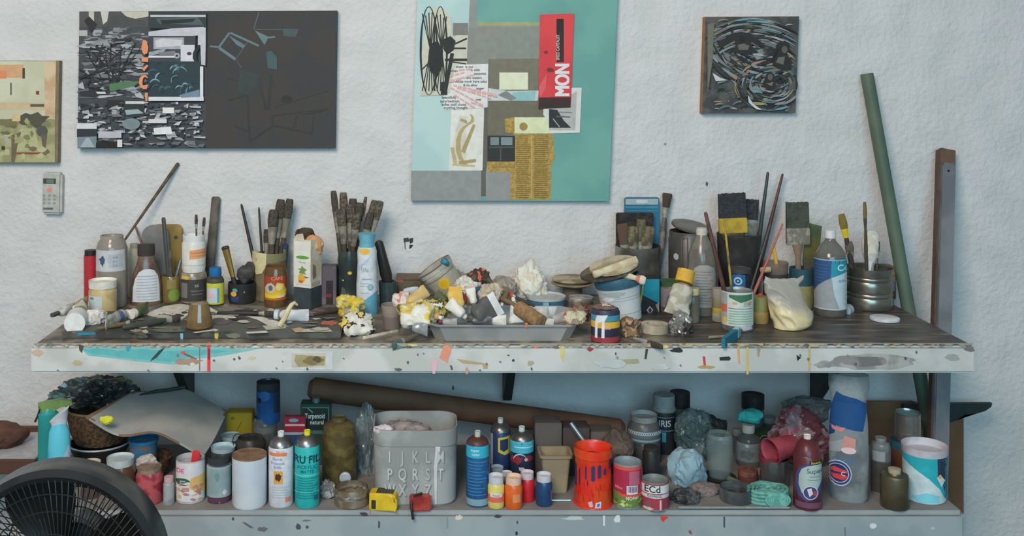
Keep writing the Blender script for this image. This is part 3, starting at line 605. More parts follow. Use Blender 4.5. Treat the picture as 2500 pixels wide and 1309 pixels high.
# earth toned painting at the left edge
t = canvas('landscape_canvas', 'cream and green abstract painting cut by the left photo edge', [(-112, 148), (145, 148), (141, 398), (-112, 398)], mat((118, 106, 84), .7), 0)
r = random.Random(2); ops = [('p', [(-110, 149), (137, 149), (132, 396), (-110, 396)], mat((190, 190, 166), .75, c2=(178, 178, 152), sc=7)), ('p', [(108, 150), (137, 150), (134, 288), (110, 290)], mat((182, 150, 116), .75, c2=(196, 176, 146), sc=14)), ('r', -100, 158, 58, 190, (192, 150, 110)), ('r', -40, 172, 16, 192, (204, 128, 90)), ('r', 55, 166, 61, 192, (66, 64, 56)), ('r', 25, 202, 29, 232, (92, 94, 78)), ('r', 88, 222, 96, 231, (130, 60, 50)),
        ('r', -100, 250, 112, 268, (186, 166, 132)), ('r', 74, 254, 108, 261, (84, 82, 70)), ('r', -110, 290, 134, 396, mat((136, 136, 98), .8, c2=(160, 158, 116), sc=20, det=5)), ('p', blot(84, 292, 34, 18, 3), (78, 76, 62)), ('p', blot(20, 300, 26, 12, 7), (112, 106, 76)), ('p', [(50, 316), (84, 312), (98, 366), (34, 368)], (164, 164, 124)), ('e', 103, 320, 14, 14, (78, 78, 74)), ('p', [(28, 330), (52, 322), (42, 360), (36, 396), (28, 396)], (104, 92, 72)), ('r', 40, 372, 108, 377, (128, 72, 54)), ('r', 4, 357, 12, 366, (54, 52, 46)), ('r', 8, 332, 24, 352, (156, 158, 140)), ('r', 30, 280, 50, 296, (196, 170, 128)), ('p', [(100, 330), (116, 326), (112, 362), (104, 356)], (94, 88, 70))]
for i in range(40): ops.append(('p', blot(r.uniform(-90, 124), r.uniform(294, 388), r.uniform(4, 12), r.uniform(3, 8), i), r.choice([(120, 118, 80), (150, 148, 106), (104, 98, 72), (172, 168, 128)])))
t.face(ops)

# remote control hanging on the wall
c = pt(126, 473, -.03); s = 3.51 / F
t = Thing('remote_control', 'pale grey remote control with orange button hung on the wall', 'remote control', (c.x, -.001, c.z), Matrix.Rotation(math.radians(1), 3, 'Y'))
t.add('case', box_bm(-24 * s, -.029, -51 * s, 24 * s, 0, 51 * s, .007), mat((168, 168, 162), .5))
def rc(ops, part, lab=None): wall_flat(t, ops, part, -.03, 0, lab=lab)
rc([('r', 105, 436, 136, 449, (62, 66, 66)), ('r', 113, 438, 131, 447, (96, 106, 100))], 'display')
rc([('e', 121, 464, 7, 4.5, (222, 132, 98))], 'power_button', 'orange button')
for i in range(3):
    for j in range(3): rc([('e', 108 + 12.5 * i, 478 + 9 * j, 4, 3, (136, 138, 132))], 'button')
rc([('r', 106, 507, 130, 512, (90, 92, 94))], 'logo_strip')
# ================= worktop, left third ==================================================
WHT, CRM, BLK = (205, 204, 200), (196, 186, 156), (42, 41, 40)
black = mat(BLK, .5); dkbrown = mat((66, 58, 50), .5, c2=(88, 78, 66), sc=60); steel = mat((120, 118, 112), .35, .8, c2=(92, 88, 80), sc=30)
brist = mat((58, 53, 48), .85, c2=(76, 70, 62), sc=160); ferr = mat((138, 132, 120), .35, .3, c2=(160, 154, 142), sc=40)
gold = mat((150, 124, 62), .35, .7); white = mat(WHT, .5)
glassm = lambda c, a=.45: mat(c, .12, alpha=a, spec=.6, var=.1)

t = stand('spray_bottle', 'tall red bottle with black top beside the labelled glass jar', 'bottle', 221, 32, 737)
t.turn('body', [(15.5, 0), (16, 640), (16, 626)], mat((168, 48, 54), .35)); t.turn('cap', [(14, 627), (14, -608)], mat((40, 38, 40), .5))

t = stand('glass_jar', 'large grey glass jar with white label and brown contents', 'jar', 273, 75, 754)
t.turn('glass', [(36, 0), (37.5, 745), (37.5, 612), (33, 596), (27, 586), (26, -570)], glassm((150, 142, 132), .62), open_=.002)
p = t.last
t.lathe('contents', [(.038 , .004), (.0445, .01), (.0445, .1)], mat((98, 86, 66), .6, c2=(84, 66, 48), sc=18))
t.decal([('p', [(237, 612), (303, 612), (305, 664), (236, 664)], (176, 178, 180)), ('p', blot(251, 639, 7, 11, 4, j=.5), (66, 84, 108)), ('r', 265, 622, 298, 655, (160, 164, 168)), ('t', 281, 630, 7, 'lll lll', (110, 120, 132)), ('t', 281, 640, 7, 'llll ll', (120, 130, 140)), ('t', 281, 650, 7, 'll llll', (120, 130, 140))], prof=p)
t.turn('rim', [(27, 586), (28, 580), (28, -570)], glassm((158, 150, 142), .8), open_=.003)

t = stand('gel_jar', 'squat jar of tan gel with white screw lid', 'jar', 251, 68, 772)
t.turn('body', [(32, 0), (33.5, 764), (33.5, 716), (31, 708)], mat((170, 148, 104), .35, c2=(184, 164, 118), sc=30))
t.decal([('p', [(219, 724), (249, 725), (249, 757), (220, 756)], (178, 190, 190)), ('r', 222, 727, 230, 733, (120, 126, 130))])
t.turn('lid', [(33, 708), (33.5, 690), (31, -683)], mat((206, 200, 186), .45))

t = stand('pump_bottle', 'slim cream bottle half hidden behind brown flask', 'bottle', 328, 32, 728)
t.turn('body', [(15, 0), (15.5, 640), (14, 618), (9, 606), (9, -596)], mat((176, 170, 152), .5)); t.turn('cap', [(10, 607), (10, -593)], mat((150, 146, 130), .5))

t = stand('flask_bottle', 'brown shouldered flask with arched white paper label', 'bottle', 357, 76, 747, ds=.62)
t.turn('body', [(37, 0), (38, 740), (37, 705), (32, 672), (24, 648), (20, 634), (19, 622)], mat((84, 64, 52), .25, c2=(110, 88, 74), sc=14, spec=.6))
op = [('p', [(325, 738), (326, 705), (331, 682), (340, 666), (352, 659), (366, 659), (376, 663), (384, 676), (388, 700), (389, 738)], (186, 190, 194))]
for i in range(9): op.append(('r', 334 + abs(4 - i) * .5, 675 + i * 7, 382, 677 + i * 7, (150, 156, 162)))
t.decal(op)
t.turn('cap', [(20, 626), (21, 620), (20, -594)], mat((56, 50, 48), .6))

t = stand('relish_jar', 'olive glass jar of brushes with green lower label', 'jar', 417, 46, 741)
t.turn('glass', [(21, 0), (22.5, 735), (22.5, 680), (21, -668)], glassm((120, 100, 58), .8), open_=.002)
t.decal([('e', 425, 722, 14, 15, (112, 136, 60)), ('r', 408, 684, 430, 706, (130, 116, 66))])
for x0, y0, x1, y1, a, b, m, nm, lb in ((416, 735, 399, 531, 5, 5, mat((62, 64, 64), .5), 'spatula', 'straight dark spatula standing in the olive jar'), (414, 730, 441, 634, 4, 4, mat((84, 92, 98), .4, .5), 'palette_knife', 'short steel knife blade tilted out of the olive jar'), (420, 733, 412, 610, 5, 8, dkbrown, 'wooden_stick', 'thick brown stick in the olive jar behind spatula')):
    stick(nm, lb, 'tool', (x0, y0, -.105), (x1, y1, -.095), a, b, m, .5)

t = Thing('palette_board', 'ochre board with rounded corners leaning on the wall', 'board', pt(408, 715, -.022))
s = t.s = 3.518 / F
def rrect(w, h, r, n=5):
    o = []
    for cx, cz, a0 in ((w - r, h - r, 0), (-w + r, h - r, 90), (-w + r, r, 180), (w - r, r, 270)):
        for k in range(n + 1):
            a = math.radians(a0 + 90 * k / n); o.append((cx + r * math.cos(a), cz + r * math.sin(a)))
    return o
t.o.location.z = TOP
t.add('board', prism_bm(rrect(37 * s, .232, .018), -.004, .004), mat((150, 122, 58), .7, c2=(128, 108, 62), sc=14), smooth=.4)
t.add('stain', prism_bm([(x + .03, z + .19) for x, z in blot(0, 0, .006, .006, 3)], -.006, -.0042), mat((70, 64, 48), .7), smooth=0)
t = Thing('scraper_sheet', 'grey rounded metal sheet in front of the ochre board', 'sheet', pt(380, 715, -.032)); t.o.location.z = TOP
t.add('sheet', prism_bm(rrect(34 * s, .232, .04, 8), -.002, .002), mat((112, 112, 110), .4, .3, c2=(134, 130, 124), sc=9), smooth=.4)

stick('long_brush', 'long thin dark brush leaning on the wall above the glass jar', 'brush', (288, 610, -.10), (436, 398, -.008), 2.6, 4.6, dkbrown)
stick('twig', 'short thin brown stick leaning beside cream bottle', 'stick', (352, 612, -.055), (329, 549, -.02), 3, 2.2, mat((110, 92, 72), .7))

t = stand('paint_jar', 'glass jar with black label and cream paint, holding up a white bottle', 'jar', 473, 66, 742)
t.turn('body', [(31, 0), (32.5, 736), (32.5, 684), (30, 672), (28, 668)], mat((120, 112, 96), .25, c2=(146, 138, 118), sc=20, spec=.6))
t.decal([('p', [(442, 684), (504, 684), (504, 737), (442, 736)], (62, 60, 58)), ('r', 444, 692, 458, 728, (110, 106, 102)), ('t', 480, 698, 12, 'zz', (150, 150, 148), 10), ('r', 466, 710, 496, 713, (100, 98, 96)), ('r', 468, 718, 494, 721, (96, 94, 92)), ('p', blot(455, 679, 9, 4, 3), (206, 160, 70))])
zt = t.last[-1][1]
jarY = t.o.location.y
t = stand('pill_bottle', 'white bottle with orange label stacked on the black labelled jar', 'bottle', 473, 57, plane=TOP + zt + .001, Yc=jarY)
t.turn('body', [(27, 0), (28.5, 656), (28.5, 598), (26, 592)], mat((208, 204, 194), .45), open_=.002)
t.decal([('p', [(463, 612), (501, 609), (501, 631), (463, 634)], (212, 150, 100)), ('r', 466, 617, 500, 620, (190, 120, 80)), ('r', 466, 625, 498, 627, (196, 130, 90)), ('r', 446, 648, 500, 650, (176, 172, 164))])
t.turn('collar', [(26.5, 593), (27, 577), (26, -569)], mat((214, 210, 200), .45), open_=.003)
for x1, y1, lb in ((479, 524, 'tiny brush standing upright in the white stacked bottle'), (499, 531, 'thin red tipped brush slanting out of white stacked bottle')):
    brush(lb, ((473 + x1) / 2 + 4, 640, jarY), (x1, y1, jarY - .002), 2, 4, dkbrown, brist, ferr, hl=.2)

stick('paint_stirrer', 'wide dark flat stick leaning on the wall right of white bottle', 'stick', (506, 722, -.05), (528, 480, -.012), 12, 11, mat((66, 60, 54), .6, c2=(92, 84, 76), sc=14), .3)

t = stand('ink_bottle', 'small yellow labelled bottle with bright blue screw cap', 'bottle', 526, 42, 748)
t.turn('body', [(20, 0), (21, 743), (21, 688), (18, 680), (13, 675)], mat((58, 58, 56), .3))
t.decal([('r', 505, 693, 547, 744, (186, 184, 62)), ('r', 505, 683, 546, 693, (70, 68, 56)), ('r', 507, 704, 532, 740, (168, 190, 196)), ('e', 515, 721, 8, 10, (206, 170, 180)), ('r', 530, 704, 535, 740, (86, 140, 166))])
t.turn('cap', [(14, 676), (15, 672), (14, -650)], mat((32, 100, 152), .35))

t = stand('black_pot', 'black brush pot with small coloured logo sticker', 'pot', 590, 66, 745)
t.turn('body', [(30, 0), (33, 730), (33, -682)], mat((44, 44, 44), .4), open_=.003)
t.decal([('e', 574, 710, 6, 5, (70, 150, 160)), ('e', 571, 719, 7, 6, (206, 150, 60)), ('p', [(564, 726), (584, 724), (582, 738), (566, 738)], (48, 62, 110)), ('e', 596, 714, 2, 2, (130, 130, 100))])
py_ = t.o.location.y
brush('gold edged dark flat brush leaning left in black pot', (584, 735, py_ - .006), (549, 601, py_ - .006), 6, 10, black, black, gold, hl=.06, fl=.5)
for k, (x, y, rr, lb) in enumerate(((601, 667, 22, 'round grey black mop brush head rising from black pot'), (611, 652, 15, 'smaller dark mop brush leaning right in black pot'))):
    a = pt(592 + 8 * k, 738, py_ + .016 * k + .006); b = pt(x, y - rr * .8, py_ + .012 * k + .006)
    t = Thing('mop_brush', lb, 'brush', a, axis_rot(b - a)); L = (b - a).length
    t.add('handle', flat_lathe([(.004, .004, 0), (.005, .005, L * .5)], 1), black)
    t.add('head', flat_lathe([(.006, .006, L * .5), (rr * .00125, rr * .001, L * .7), (rr * .0012, rr * .001, L * .88), (rr * .0006, rr * .0005, L)], 1), mat((78, 76, 74), .9, c2=(58, 56, 54), sc=40))

t = stand('brush_can', 'tan brush can wearing a torn cream paper scrap', 'can', 659, 86, Yc=-.062)
t.turn('body', [(42, 0), (43, 735), (43, -612)], mat((128, 114, 86), .5, c2=(100, 90, 70), sc=18), open_=.002)
t.decal([('p', [(617, 616), (651, 620), (650, 650), (640, 668), (626, 672), (617, 650)], (196, 184, 140)), ('e', 626, 636, 2, 4, (150, 110, 70)), ('p', [(690, 612), (701, 616), (700, 640), (692, 638)], (140, 140, 66)), ('p', [(652, 620), (698, 622), (696, 640), (652, 644)], (120, 116, 84))])
for i, (x0, x1, y1, hw, hd, dy, up) in enumerate(((640, 589, 498, 4, 4, 0, 0), (646, 632, 506, 3, 3.5, .01, 0), (656, 668, 512, 7, 13, -.012, 1), (662, 686, 487, 6, 12, .008, 1), (672, 708, 486, 6, 11, -.004, 1), (672, 698, 520, 6, 12, .016, 1), (650, 650, 560, 4, 7, .012, 1))):
    lbs = ['thin dark brush handle leaning far left in tan can', 'thin upright brush handle second from left in tan can', 'broad rounded dark brush in middle of tan can', 'tall brush with ragged tip left of the two tallest in tan can', 'rightmost tall ragged brush in tan can', 'dark brush behind the two tallest in tan can', 'short stubby brush half sunk in tan can']
    if up: brush(lbs[i], (x0, 722, -.062 + dy), (x1, y1, -.055 + dy), hw, hd, dkbrown, brist, mat((124, 118, 106), .35, .25, c2=(150, 144, 130), sc=30), hl=.2, fl=.2, group='brushes in the tan can', tip=.72, flat=.6)
    else: brush(lbs[i], (x1, y1, -.05 + dy), (x0, 722, -.062 + dy), hw, hd, mat((54, 50, 48), .5), brist, ferr, group='brushes in the tan can', hl=.14)
stick('marker_pen', 'blue capped pen at the right side of the tan can', 'pen', (690, 720, -.075), (697, 596, -.07), 6, 8, mat((44, 62, 88), .4))

t = stand('coffee_jar', 'amber coffee jar with red and yellow label', 'jar', 673, 56, 753)
t.turn('glass', [(26, 0), (28, 744), (28, 670), (25, 660), (25, -644)], glassm((104, 78, 48), .85), open_=.002)
t.decal([('r', 646, 676, 700, 734, (150, 66, 48)), ('t', 676, 681, 12, 'CAFE', (206, 130, 96)), ('p', [(648, 702), (662, 690), (672, 700), (676, 690), (692, 694), (698, 712), (698, 724), (648, 728)], (206, 160, 52)), ('e', 660, 704, 11, 12, (176, 172, 164)), ('e', 661, 704, 5, 7, (96, 92, 90)), ('e', 682, 702, 8, 8, (208, 192, 130)), ('p', [(648, 728), (648, 718), (668, 722), (698, 706), (698, 714), (670, 730)], (206, 186, 40)), ('p', [(672, 728), (696, 716), (694, 727)], (206, 196, 180)), ('r', 648, 729, 700, 734, (170, 90, 40))])

# juice carton, cut open
t = Thing('juice_carton', 'white juice carton with yellow fruit, cut open and stuffed with tan paper', 'carton', (0, 0, TOP), -math.radians(26))
s = 3.35 / F; c = pt(751, 700, -.19); t.o.location = (c.x, -.19, TOP); t.s = s; hw = .0315
zz = lambda y: CZ - (y - PY) * (3.32 / F) - TOP
z0, z1 = zz(703), zz(586)
cm = mat((200, 192, 178), .6, c2=(186, 172, 150), sc=20)
t.add('base_band', box_bm(-hw, -hw, 0, hw, hw, z0, .002), mat((58, 66, 70), .45))
bm = box_bm(-hw, -hw, z0 + .0005, hw, hw, z1, 0)
bmesh.ops.delete(bm, geom=[f for f in bm.faces if f.normal.z > .9], context='FACES'); bm.normal_update()
bmesh.ops.solidify(bm, geom=bm.faces[:], thickness=.001)
t.add('side_panels', bm, cm)
m2 = lambda px, py: ((px - 739) * s / .9, zz(py))
fs = lambda u, v, e: Vector((u, -hw - e, v))
decal_obj('label', [('r', 719, 590, 760, 702, (208, 202, 192)), ('e', 740, 629, 17, 4.5, (96, 146, 66)), ('t', 740, 641, 7, 'Nectar', (140, 140, 136)), ('p', [(738, 648), (743, 654), (752, 658), (745, 664), (750, 670), (731, 668), (734, 660), (727, 658), (737, 655)], (110, 134, 84)),
    ('p', blot(738, 680, 9, 12, 3, j=.12), (216, 160, 50)), ('p', blot(736, 688, 6, 4, 3, j=.2), (190, 96, 54)), ('p', [(744, 674), (758, 676), (748, 680)], (120, 100, 90)), ('r', 724, 694, 757, 697, (190, 184, 176)),
    ], m2, fs, 0, t.o, t)
decal_obj('side_print', [('p', [(-.018, .09), (0, .10), (-.004, .13), (-.02, .14), (-.022, .11)], (120, 108, 90)), ('r', -.026, .07, .02, .082, (170, 156, 132))], lambda a, b: (a, b), lambda u, v, e: Vector((hw + e, u, v)), 0, t.o, t)
t.add('open_flap', prism_bm([(-hw, z1), (hw * .3, z1 - .004), (hw * .1, z1 + .02), (-hw * .6, z1 + .016)], -hw - .001, -hw), cm, smooth=0)
blob('crumpled_paper', 'tan crumpled paper stuffed into the cut open carton', 'paper', 738, 573, 792, 624, -.185, .05, [mat((190, 142, 100), .8, c2=(200, 156, 114), sc=20)], 3, .2, 1.6)
blob('dark_sponge', 'dark brown torn sponge on top of juice carton', 'sponge', 722, 557, 770, 588, -.165, .045, [mat((74, 62, 50), .9, c2=(56, 48, 40), sc=40)], 5, .3, 2)

t = carton('small_carton', 'dull purple open fronted box between carton and brush jar', 'box', 783, 821, 652, 746, .055, mat((86, 78, 84), .7, c2=(104, 96, 98), sc=14))
t.flat([('r', 796, 686, 813, 744, (44, 36, 38)), ('p', blot(804, 722, 7, 5, 3), (112, 42, 56))], 'opening_shade')  # shaded inside of the open front painted as a flat dark patch

t = stand('brush_jar', 'dark bottle green jar crowded with tall dirty brushes', 'jar', 853, 58, 744)
t.turn('glass', [(27, 0), (29, 736), (29, 640), (26, -606)], mat((46, 54, 54), .2, spec=.6, c2=(60, 68, 64), sc=12), open_=.0025)
t.decal([('e', 854, 667, 5, 4, (206, 176, 60)), ('p', blot(838, 685, 2, 2, 3), (170, 176, 174)), ('p', blot(838, 720, 6, 18, 6), (84, 88, 76))])
bj = t.o.location.y
for i, (x0, x1, y1, hd, dy) in enumerate(((842, 814, 466, 9, -.004), (846, 838, 470, 11, .006), (850, 832, 510, 13, -.014), (852, 862, 485, 12, .014), (853, 856, 500, 12, -.002), (855, 893, 481, 5, .018), (858, 878, 495, 12, .008), (858, 916, 489, 11, .012), (862, 930, 491, 10, -.002), (862, 904, 520, 11, -.012), (848, 872, 520, 12, -.016))):
    brush(['leftmost tall brush leaning out of green jar', 'second tall brush from left in green jar', 'wide brush with pale ferrule at left front of green jar', 'dark round headed brush at centre of green jar', 'upright brush at centre front of green jar', 'slim pointed brush right of centre in green jar', 'middle brush with ragged head in green jar', 'brown tipped brush second from right in green jar', 'rightmost brush leaning far right in green jar', 'shorter flat brush at right front of green jar', 'short brush at middle front of green jar'][i],
        (x0, 728, bj + dy * .6), (x1, y1, bj + dy), 4.5, hd * .92, dkbrown, mat((66, 60, 52), .85, c2=(96, 88, 76), sc=120) if i % 3 else brist, mat((142, 136, 122), .35, .25, c2=(104, 98, 88), sc=30), hl=.19, fl=.2, group='brushes in the green jar', tip=.75, flat=.6)

t = stand('lotion_bottle', 'pale blue and white lotion bottle with flared cap', 'bottle', 896, 52, 772)
t.turn('body', [(25, 0), (26, 764), (26, 700), (24, 670), (23, 640), (24, 618), (21, 606)], mat((192, 196, 204), .4))
op = [('p', [(870, 772), (870, 742), (884, 738), (900, 726), (921, 712), (922, 772)], (92, 152, 174)), ('p', [(872, 656), (884, 644), (904, 626), (898, 640), (884, 654), (872, 668)], (168, 182, 200)), ('e', 891, 615, 13, 8, (216, 176, 70)), ('e', 893, 614, 7, 5, (216, 150, 60)),
      ('p', arc(889, 656, 6, 100, 300, 2, 11), (140, 150, 160)), ('t', 893, 660, 15, 'lla', (138, 150, 160)), ('r', 884, 681, 906, 684, (140, 152, 162)), ('r', 880, 692, 900, 694, (156, 166, 176)), ('r', 880, 698, 904, 700, (160, 170, 180)), ('r', 880, 715, 900, 717, (160, 170, 180)), ('e', 904, 702, 7, 8, (120, 160, 172)), ('e', 904, 702, 4, 5, (150, 176, 186))]
t.decal(op)
t.turn('cap', [(19, 606), (18, 592), (22, 577), (23, -566)], mat((100, 158, 176), .4))

t = stand('teal_glass', 'dark teal drinking glass holding one fat brush handle', 'glass', 946, 44, 748)
t.turn('glass', [(19, 0), (22, -682)], glassm((66, 84, 84), .8), open_=.002)
tg = t.o.location.y
brush('fat black handled brush leaning left out of the teal glass', (924, 588, tg - .01), (957, 735, tg), 13, 6, mat((50, 46, 42), .4), brist, ferr, flat=.6)

t = carton('wooden_box', 'low dark brown wooden box against the wall', 'box', 968, 1031, 684, 735, .08, mat((92, 84, 66), .7, c2=(72, 66, 54), sc=12), bev=.003)
t.flat([('r', 968, 684, 984, 689, (180, 66, 66))], 'red_mark'); t.add('lid', box_bm(-t.hw - .001, -.041, t.hz, t.hw + .001, .041, t.hz + .006, .001), mat((98, 84, 64), .6))

t = stand('plastic_cup', 'clear plastic cup with dark red dregs', 'cup', 957, 54, 808)
t.turn('cup_wall', [(21, 0), (27, -737)], glassm((156, 146, 138), .42), open_=.0015)
t.lathe('contents', [(.0235, .002), (.0275, .032), (.027, .036)], mat((84, 42, 46), .4, c2=(62, 36, 40), sc=30))

# things lying on the paint slab
SL = TOP + .02
q0, q1 = on(150, 828, TOP), on(832, 828, TOP)
t = Thing('palette_slab', 'thick black mixing slab caked with dried white paint', 'palette', ((q0.x + q1.x) / 2, (q0.y - .33) / 2, TOP))
hx, hy = (q1.x - q0.x) / 2, (-.33 - q0.y) / 2
t.add('slab', box_bm(-hx, -hy, 0, hx, hy, .02, .003), mat((58, 58, 55), .5, c2=(82, 82, 76), sc=12, det=6, bump=.3))
lo = t.o.location
m2 = lambda px, py: tuple((on(px, py, SL) - lo)[i] for i in (0, 1))
WP = mat((206, 202, 192), .5, c2=(190, 184, 172), sc=40, bump=.3)
r = random.Random(9)
ops = [('p', [(350, 768), (400, 748), (440, 742), (462, 746), (458, 770), (440, 784), (400, 790), (372, 788), (384, 776)], WP), ('p', [(508, 748), (530, 760), (570, 772), (590, 782), (540, 780), (512, 780)], WP), ('p', [(600, 772), (640, 774), (690, 788), (700, 796), (660, 798), (630, 782)], WP), ('p', [(640, 796), (690, 792), (700, 802), (650, 806)], (168, 172, 150)), ('p', [(600, 811), (650, 808), (655, 813), (604, 815)], WP),
       ('p', [(720, 806), (800, 800), (812, 810), (720, 812)], (190, 180, 160)), ('p', blot(806, 789, 20, 6, 3), (170, 96, 74)), ('p', blot(728, 806, 16, 5, 4), (176, 150, 110)), ('p', [(470, 812), (524, 804), (522, 808), (478, 814)], WP), ('p', blot(450, 764, 10, 3, 8), (60, 58, 56)), ('p', blot(540, 786, 28, 8, 9), (92, 84, 82)), ('p', blot(412, 806, 40, 8, 13), (96, 100, 84)), ('p', blot(345, 812, 26, 6, 14), (84, 84, 72)), ('p', blot(560, 755, 30, 5, 15), (116, 114, 108)), ('p', blot(620, 750, 30, 4, 16), (110, 108, 104))]
for i in range(60):
    ops.append(('p', blot(r.uniform(330, 815), r.uniform(758, 812), r.uniform(4, 22), r.uniform(1.5, 4), i), r.choice([(176, 172, 160), (120, 116, 106), (44, 44, 42), (140, 136, 124), (98, 96, 90), (196, 190, 178)])))
decal_obj('dried_paint', ops, m2, lambda u, v, e: Vector((u, v, .02 + e)), 0, t.o, t)
wall_flat(t, [('p', [(188, 812), (232, 811), (234, 817), (200, 818), (190, 820)], (40, 120, 146)), ('p', [(440, 814), (447, 814), (447, 828), (441, 828)], (110, 170, 176)), ('p', [(524, 812), (534, 812), (532, 828), (524, 826)], (176, 166, 70)), ('p', blot(570, 820, 20, 6, 4), (104, 106, 92)), ('p', blot(348, 820, 12, 6, 5), (136, 120, 100)), ('r', 176, 810, 186, 814, (100, 100, 90))], 'edge_paint', q0.y, 0)

t = stand('amber_tumbler', 'upturned amber bell shaped glass on the black slab', 'glass', 487, 66, 806, plane=SL + .0015)
t.turn('glass', [(32, 0), (33, 800), (31, 786), (25, 762), (21, 745), (20, -737)], mat((120, 98, 62), .12, c2=(106, 84, 52), sc=16, spec=.8, alpha=.92))
# squeezed tubes at the left end
zc = lambda px, py, z=SL + .02: (px, py, on(px, py, z).y)
tg = mat((196, 194, 186), .4, c2=(150, 158, 150), sc=30)
tube('white paint tube standing cap down at the slab corner, green band', zc(182, 790), zc(206, 742), 22, mat((190, 188, 178), .45, c2=(206, 202, 194), sc=30), mat((206, 206, 200), .5), capl=.30, cw=1.1, seed=3, crimp=.9, band=(0, .2, mat((120, 136, 84), .5)))
tube('crumpled pale tube with dark tip pointing left off the bench', zc(127, 770), zc(182, 750), 11, tg, mat((70, 68, 72), .5), capl=.3, cw=.5, seed=5)
tube('red and green smeared tube behind the white standing tube', zc(182, 752, SL + .03), zc(214, 738, SL + .03), 12, mat((150, 92, 84), .5, c2=(140, 140, 90), sc=40), white, seed=7)
blob('paper_tissue', 'white crumpled tissue in front of the tan gel jar', 'tissue', 206, 756, 262, 803, -.46, .08, [mat((198, 196, 192), .8, c2=(172, 168, 164), sc=30)], 2, .3, 2.2, plane=SL)
tube('silver green paint tube lying behind slab handle', zc(312, 762), zc(258, 790), 14, mat((150, 156, 146), .35, .4, c2=(190, 190, 180), sc=40), mat((206, 202, 196), .5), seed=4, band=(.2, .4, mat((90, 96, 130), .4)))
tube('dark green tube with white cap facing the front', zc(320, 768, SL + .016), zc(362, 752, SL + .016), 13, mat((72, 84, 56), .5), mat((204, 192, 182), .5), seed=8, capl=.2, cw=.9)
brush('thick dark brush with white painted handle tip on the slab', zc(299, 800, SL + .009), zc(440, 776, SL + .009), 8, 10, mat((62, 66, 58), .5), brist, ferr, flat=.6)
brush('brown handled brush lying near the slab corner', zc(236, 803, SL + .007), zc(330, 786, SL + .007), 5, 8, mat((104, 90, 62), .6), brist, ferr, flat=.6)
brush('long black brush lying along the slab behind', zc(530, 764, SL + .006), zc(668, 766, SL + .006), 5, 7, mat((46, 43, 40), .5), brist, ferr, flat=.7)
tube('white tube with ribbed cap lying on black slab', zc(672, 768, SL + .014), zc(754, 772, SL + .014), 13, mat((186, 188, 190), .4), mat((176, 186, 188), .5), seed=2, capl=.14, cw=.98)
brush('dark brush with white dot tip lying beside painted rag', zc(766, 768, SL + .006), zc(850, 754, SL + .006), 4, 7, mat((66, 48, 46), .5), brist, ferr, flat=.6)
q = [zc(*a) for a in ((682, 796, SL + .006), (694, 778, SL + .02), (704, 757, SL + .04), (712, 744, SL + .056), (719, 739, SL + .062), (726, 745, SL + .058))]
o = pt(*q[0]); t = Thing('dried_paint_strip', 'hooked cream strip of dried paint standing on the slab', 'paint strip', o)
t.add('strip', sweep_bm([pt(a[0], a[1], q[0][2] + .02 * i / 5) - o for i, a in enumerate(q)], .006, 8, rr=[.007, .0075, .007, .006, .005, .003]), mat((200, 188, 148), .6, c2=(186, 174, 140), sc=40))
blob('yellow_rag', 'bunched rag stained bright yellow behind the slab corner', 'rag', 826, 722, 886, 778, -.38, .08, [mat((206, 176, 64), .8), mat((214, 194, 120), .8), mat((150, 140, 110), .8)], 4, .36, 1.8, plane=TOP, thr=(.05, .25), soft=1)
blob('painted_rag', 'white rag smeared black and yellow in front of lotion bottle', 'rag', 836, 764, 916, 828, -.50, .10, [mat((200, 196, 186), .75), mat((60, 56, 56), .7), mat((206, 180, 84), .8)], 6, .36, 1.8, plane=TOP, thr=(0, .22), soft=1)
# ================= worktop, middle =======================================================
zc = lambda px, py, z=TOP: (px, py, on(px, py, z).y)
# tilted pot with a sun dot
a, b = pt(1101, 709, -.15), pt(1059, 650, -.15); s = 3.39 / F
t = Thing('plastic_pot', 'white plastic pot lying tilted, yellow sun dot on side', 'pot', a, axis_rot(b - a)); L = (b - a).length; t.s = s; t.ds = 1
R = 44 * s
t.lathe('body', [(R * .84, 0), (R * .86, .002), (R * .98, L * .82), (R * 1.03, L * .83), (R * 1.04, L)], mat((156, 152, 138), .45, c2=(172, 168, 154), sc=20), open_=.0025)
p = t.last = [(R * .84, 0), (R * .98, L * .82), (R * 1.04, L)]
m2 = lambda u, v: (u * s, v * s)
def surf(u, v, e):
    r = R * .86 + (R * .98 - R * .86) * min(1, v / (L * .82)); an = math.asin(max(-.98, min(.98, u / r))); return Vector(((r + e) * math.sin(an), -(r + e) * math.cos(an), v))
decal_obj('sun_print', [('e', 0, 30, 14, 14, (226, 176, 40)), ('e', 0, 30, 9, 9, (230, 160, 40))], m2, surf, .006, t.o, t)
decal_obj('band_print', [('p', [(-34, 54), (20, 56), (24, 64), (-30, 62)], (176, 174, 164)), ('p', [(-40, 47), (40, 47), (40, 49), (-40, 49)], (110, 106, 100))], m2, surf, .006, t.o, t)
t.add('rim_paint', lathe_bm([(R * 1.05, L * .97), (R * 1.055, L), (R * 1.0, L + .0008), (R * .99, L * .98), (R * 1.05, L * .97)], 36), mat((96, 90, 96), .5, c2=(150, 146, 138), sc=12))
bm = bmesh.new(); bmesh.ops.create_icosphere(bm, subdivisions=3, radius=.013)
for v in bm.verts: v.co += Vector((R * .72, -R * .72, L * .97)) + v.co.normalized() * noise.noise(v.co * 120) * .005
t.add('teal_paint_blob', bm, mat((46, 110, 126), .5), smooth=1)
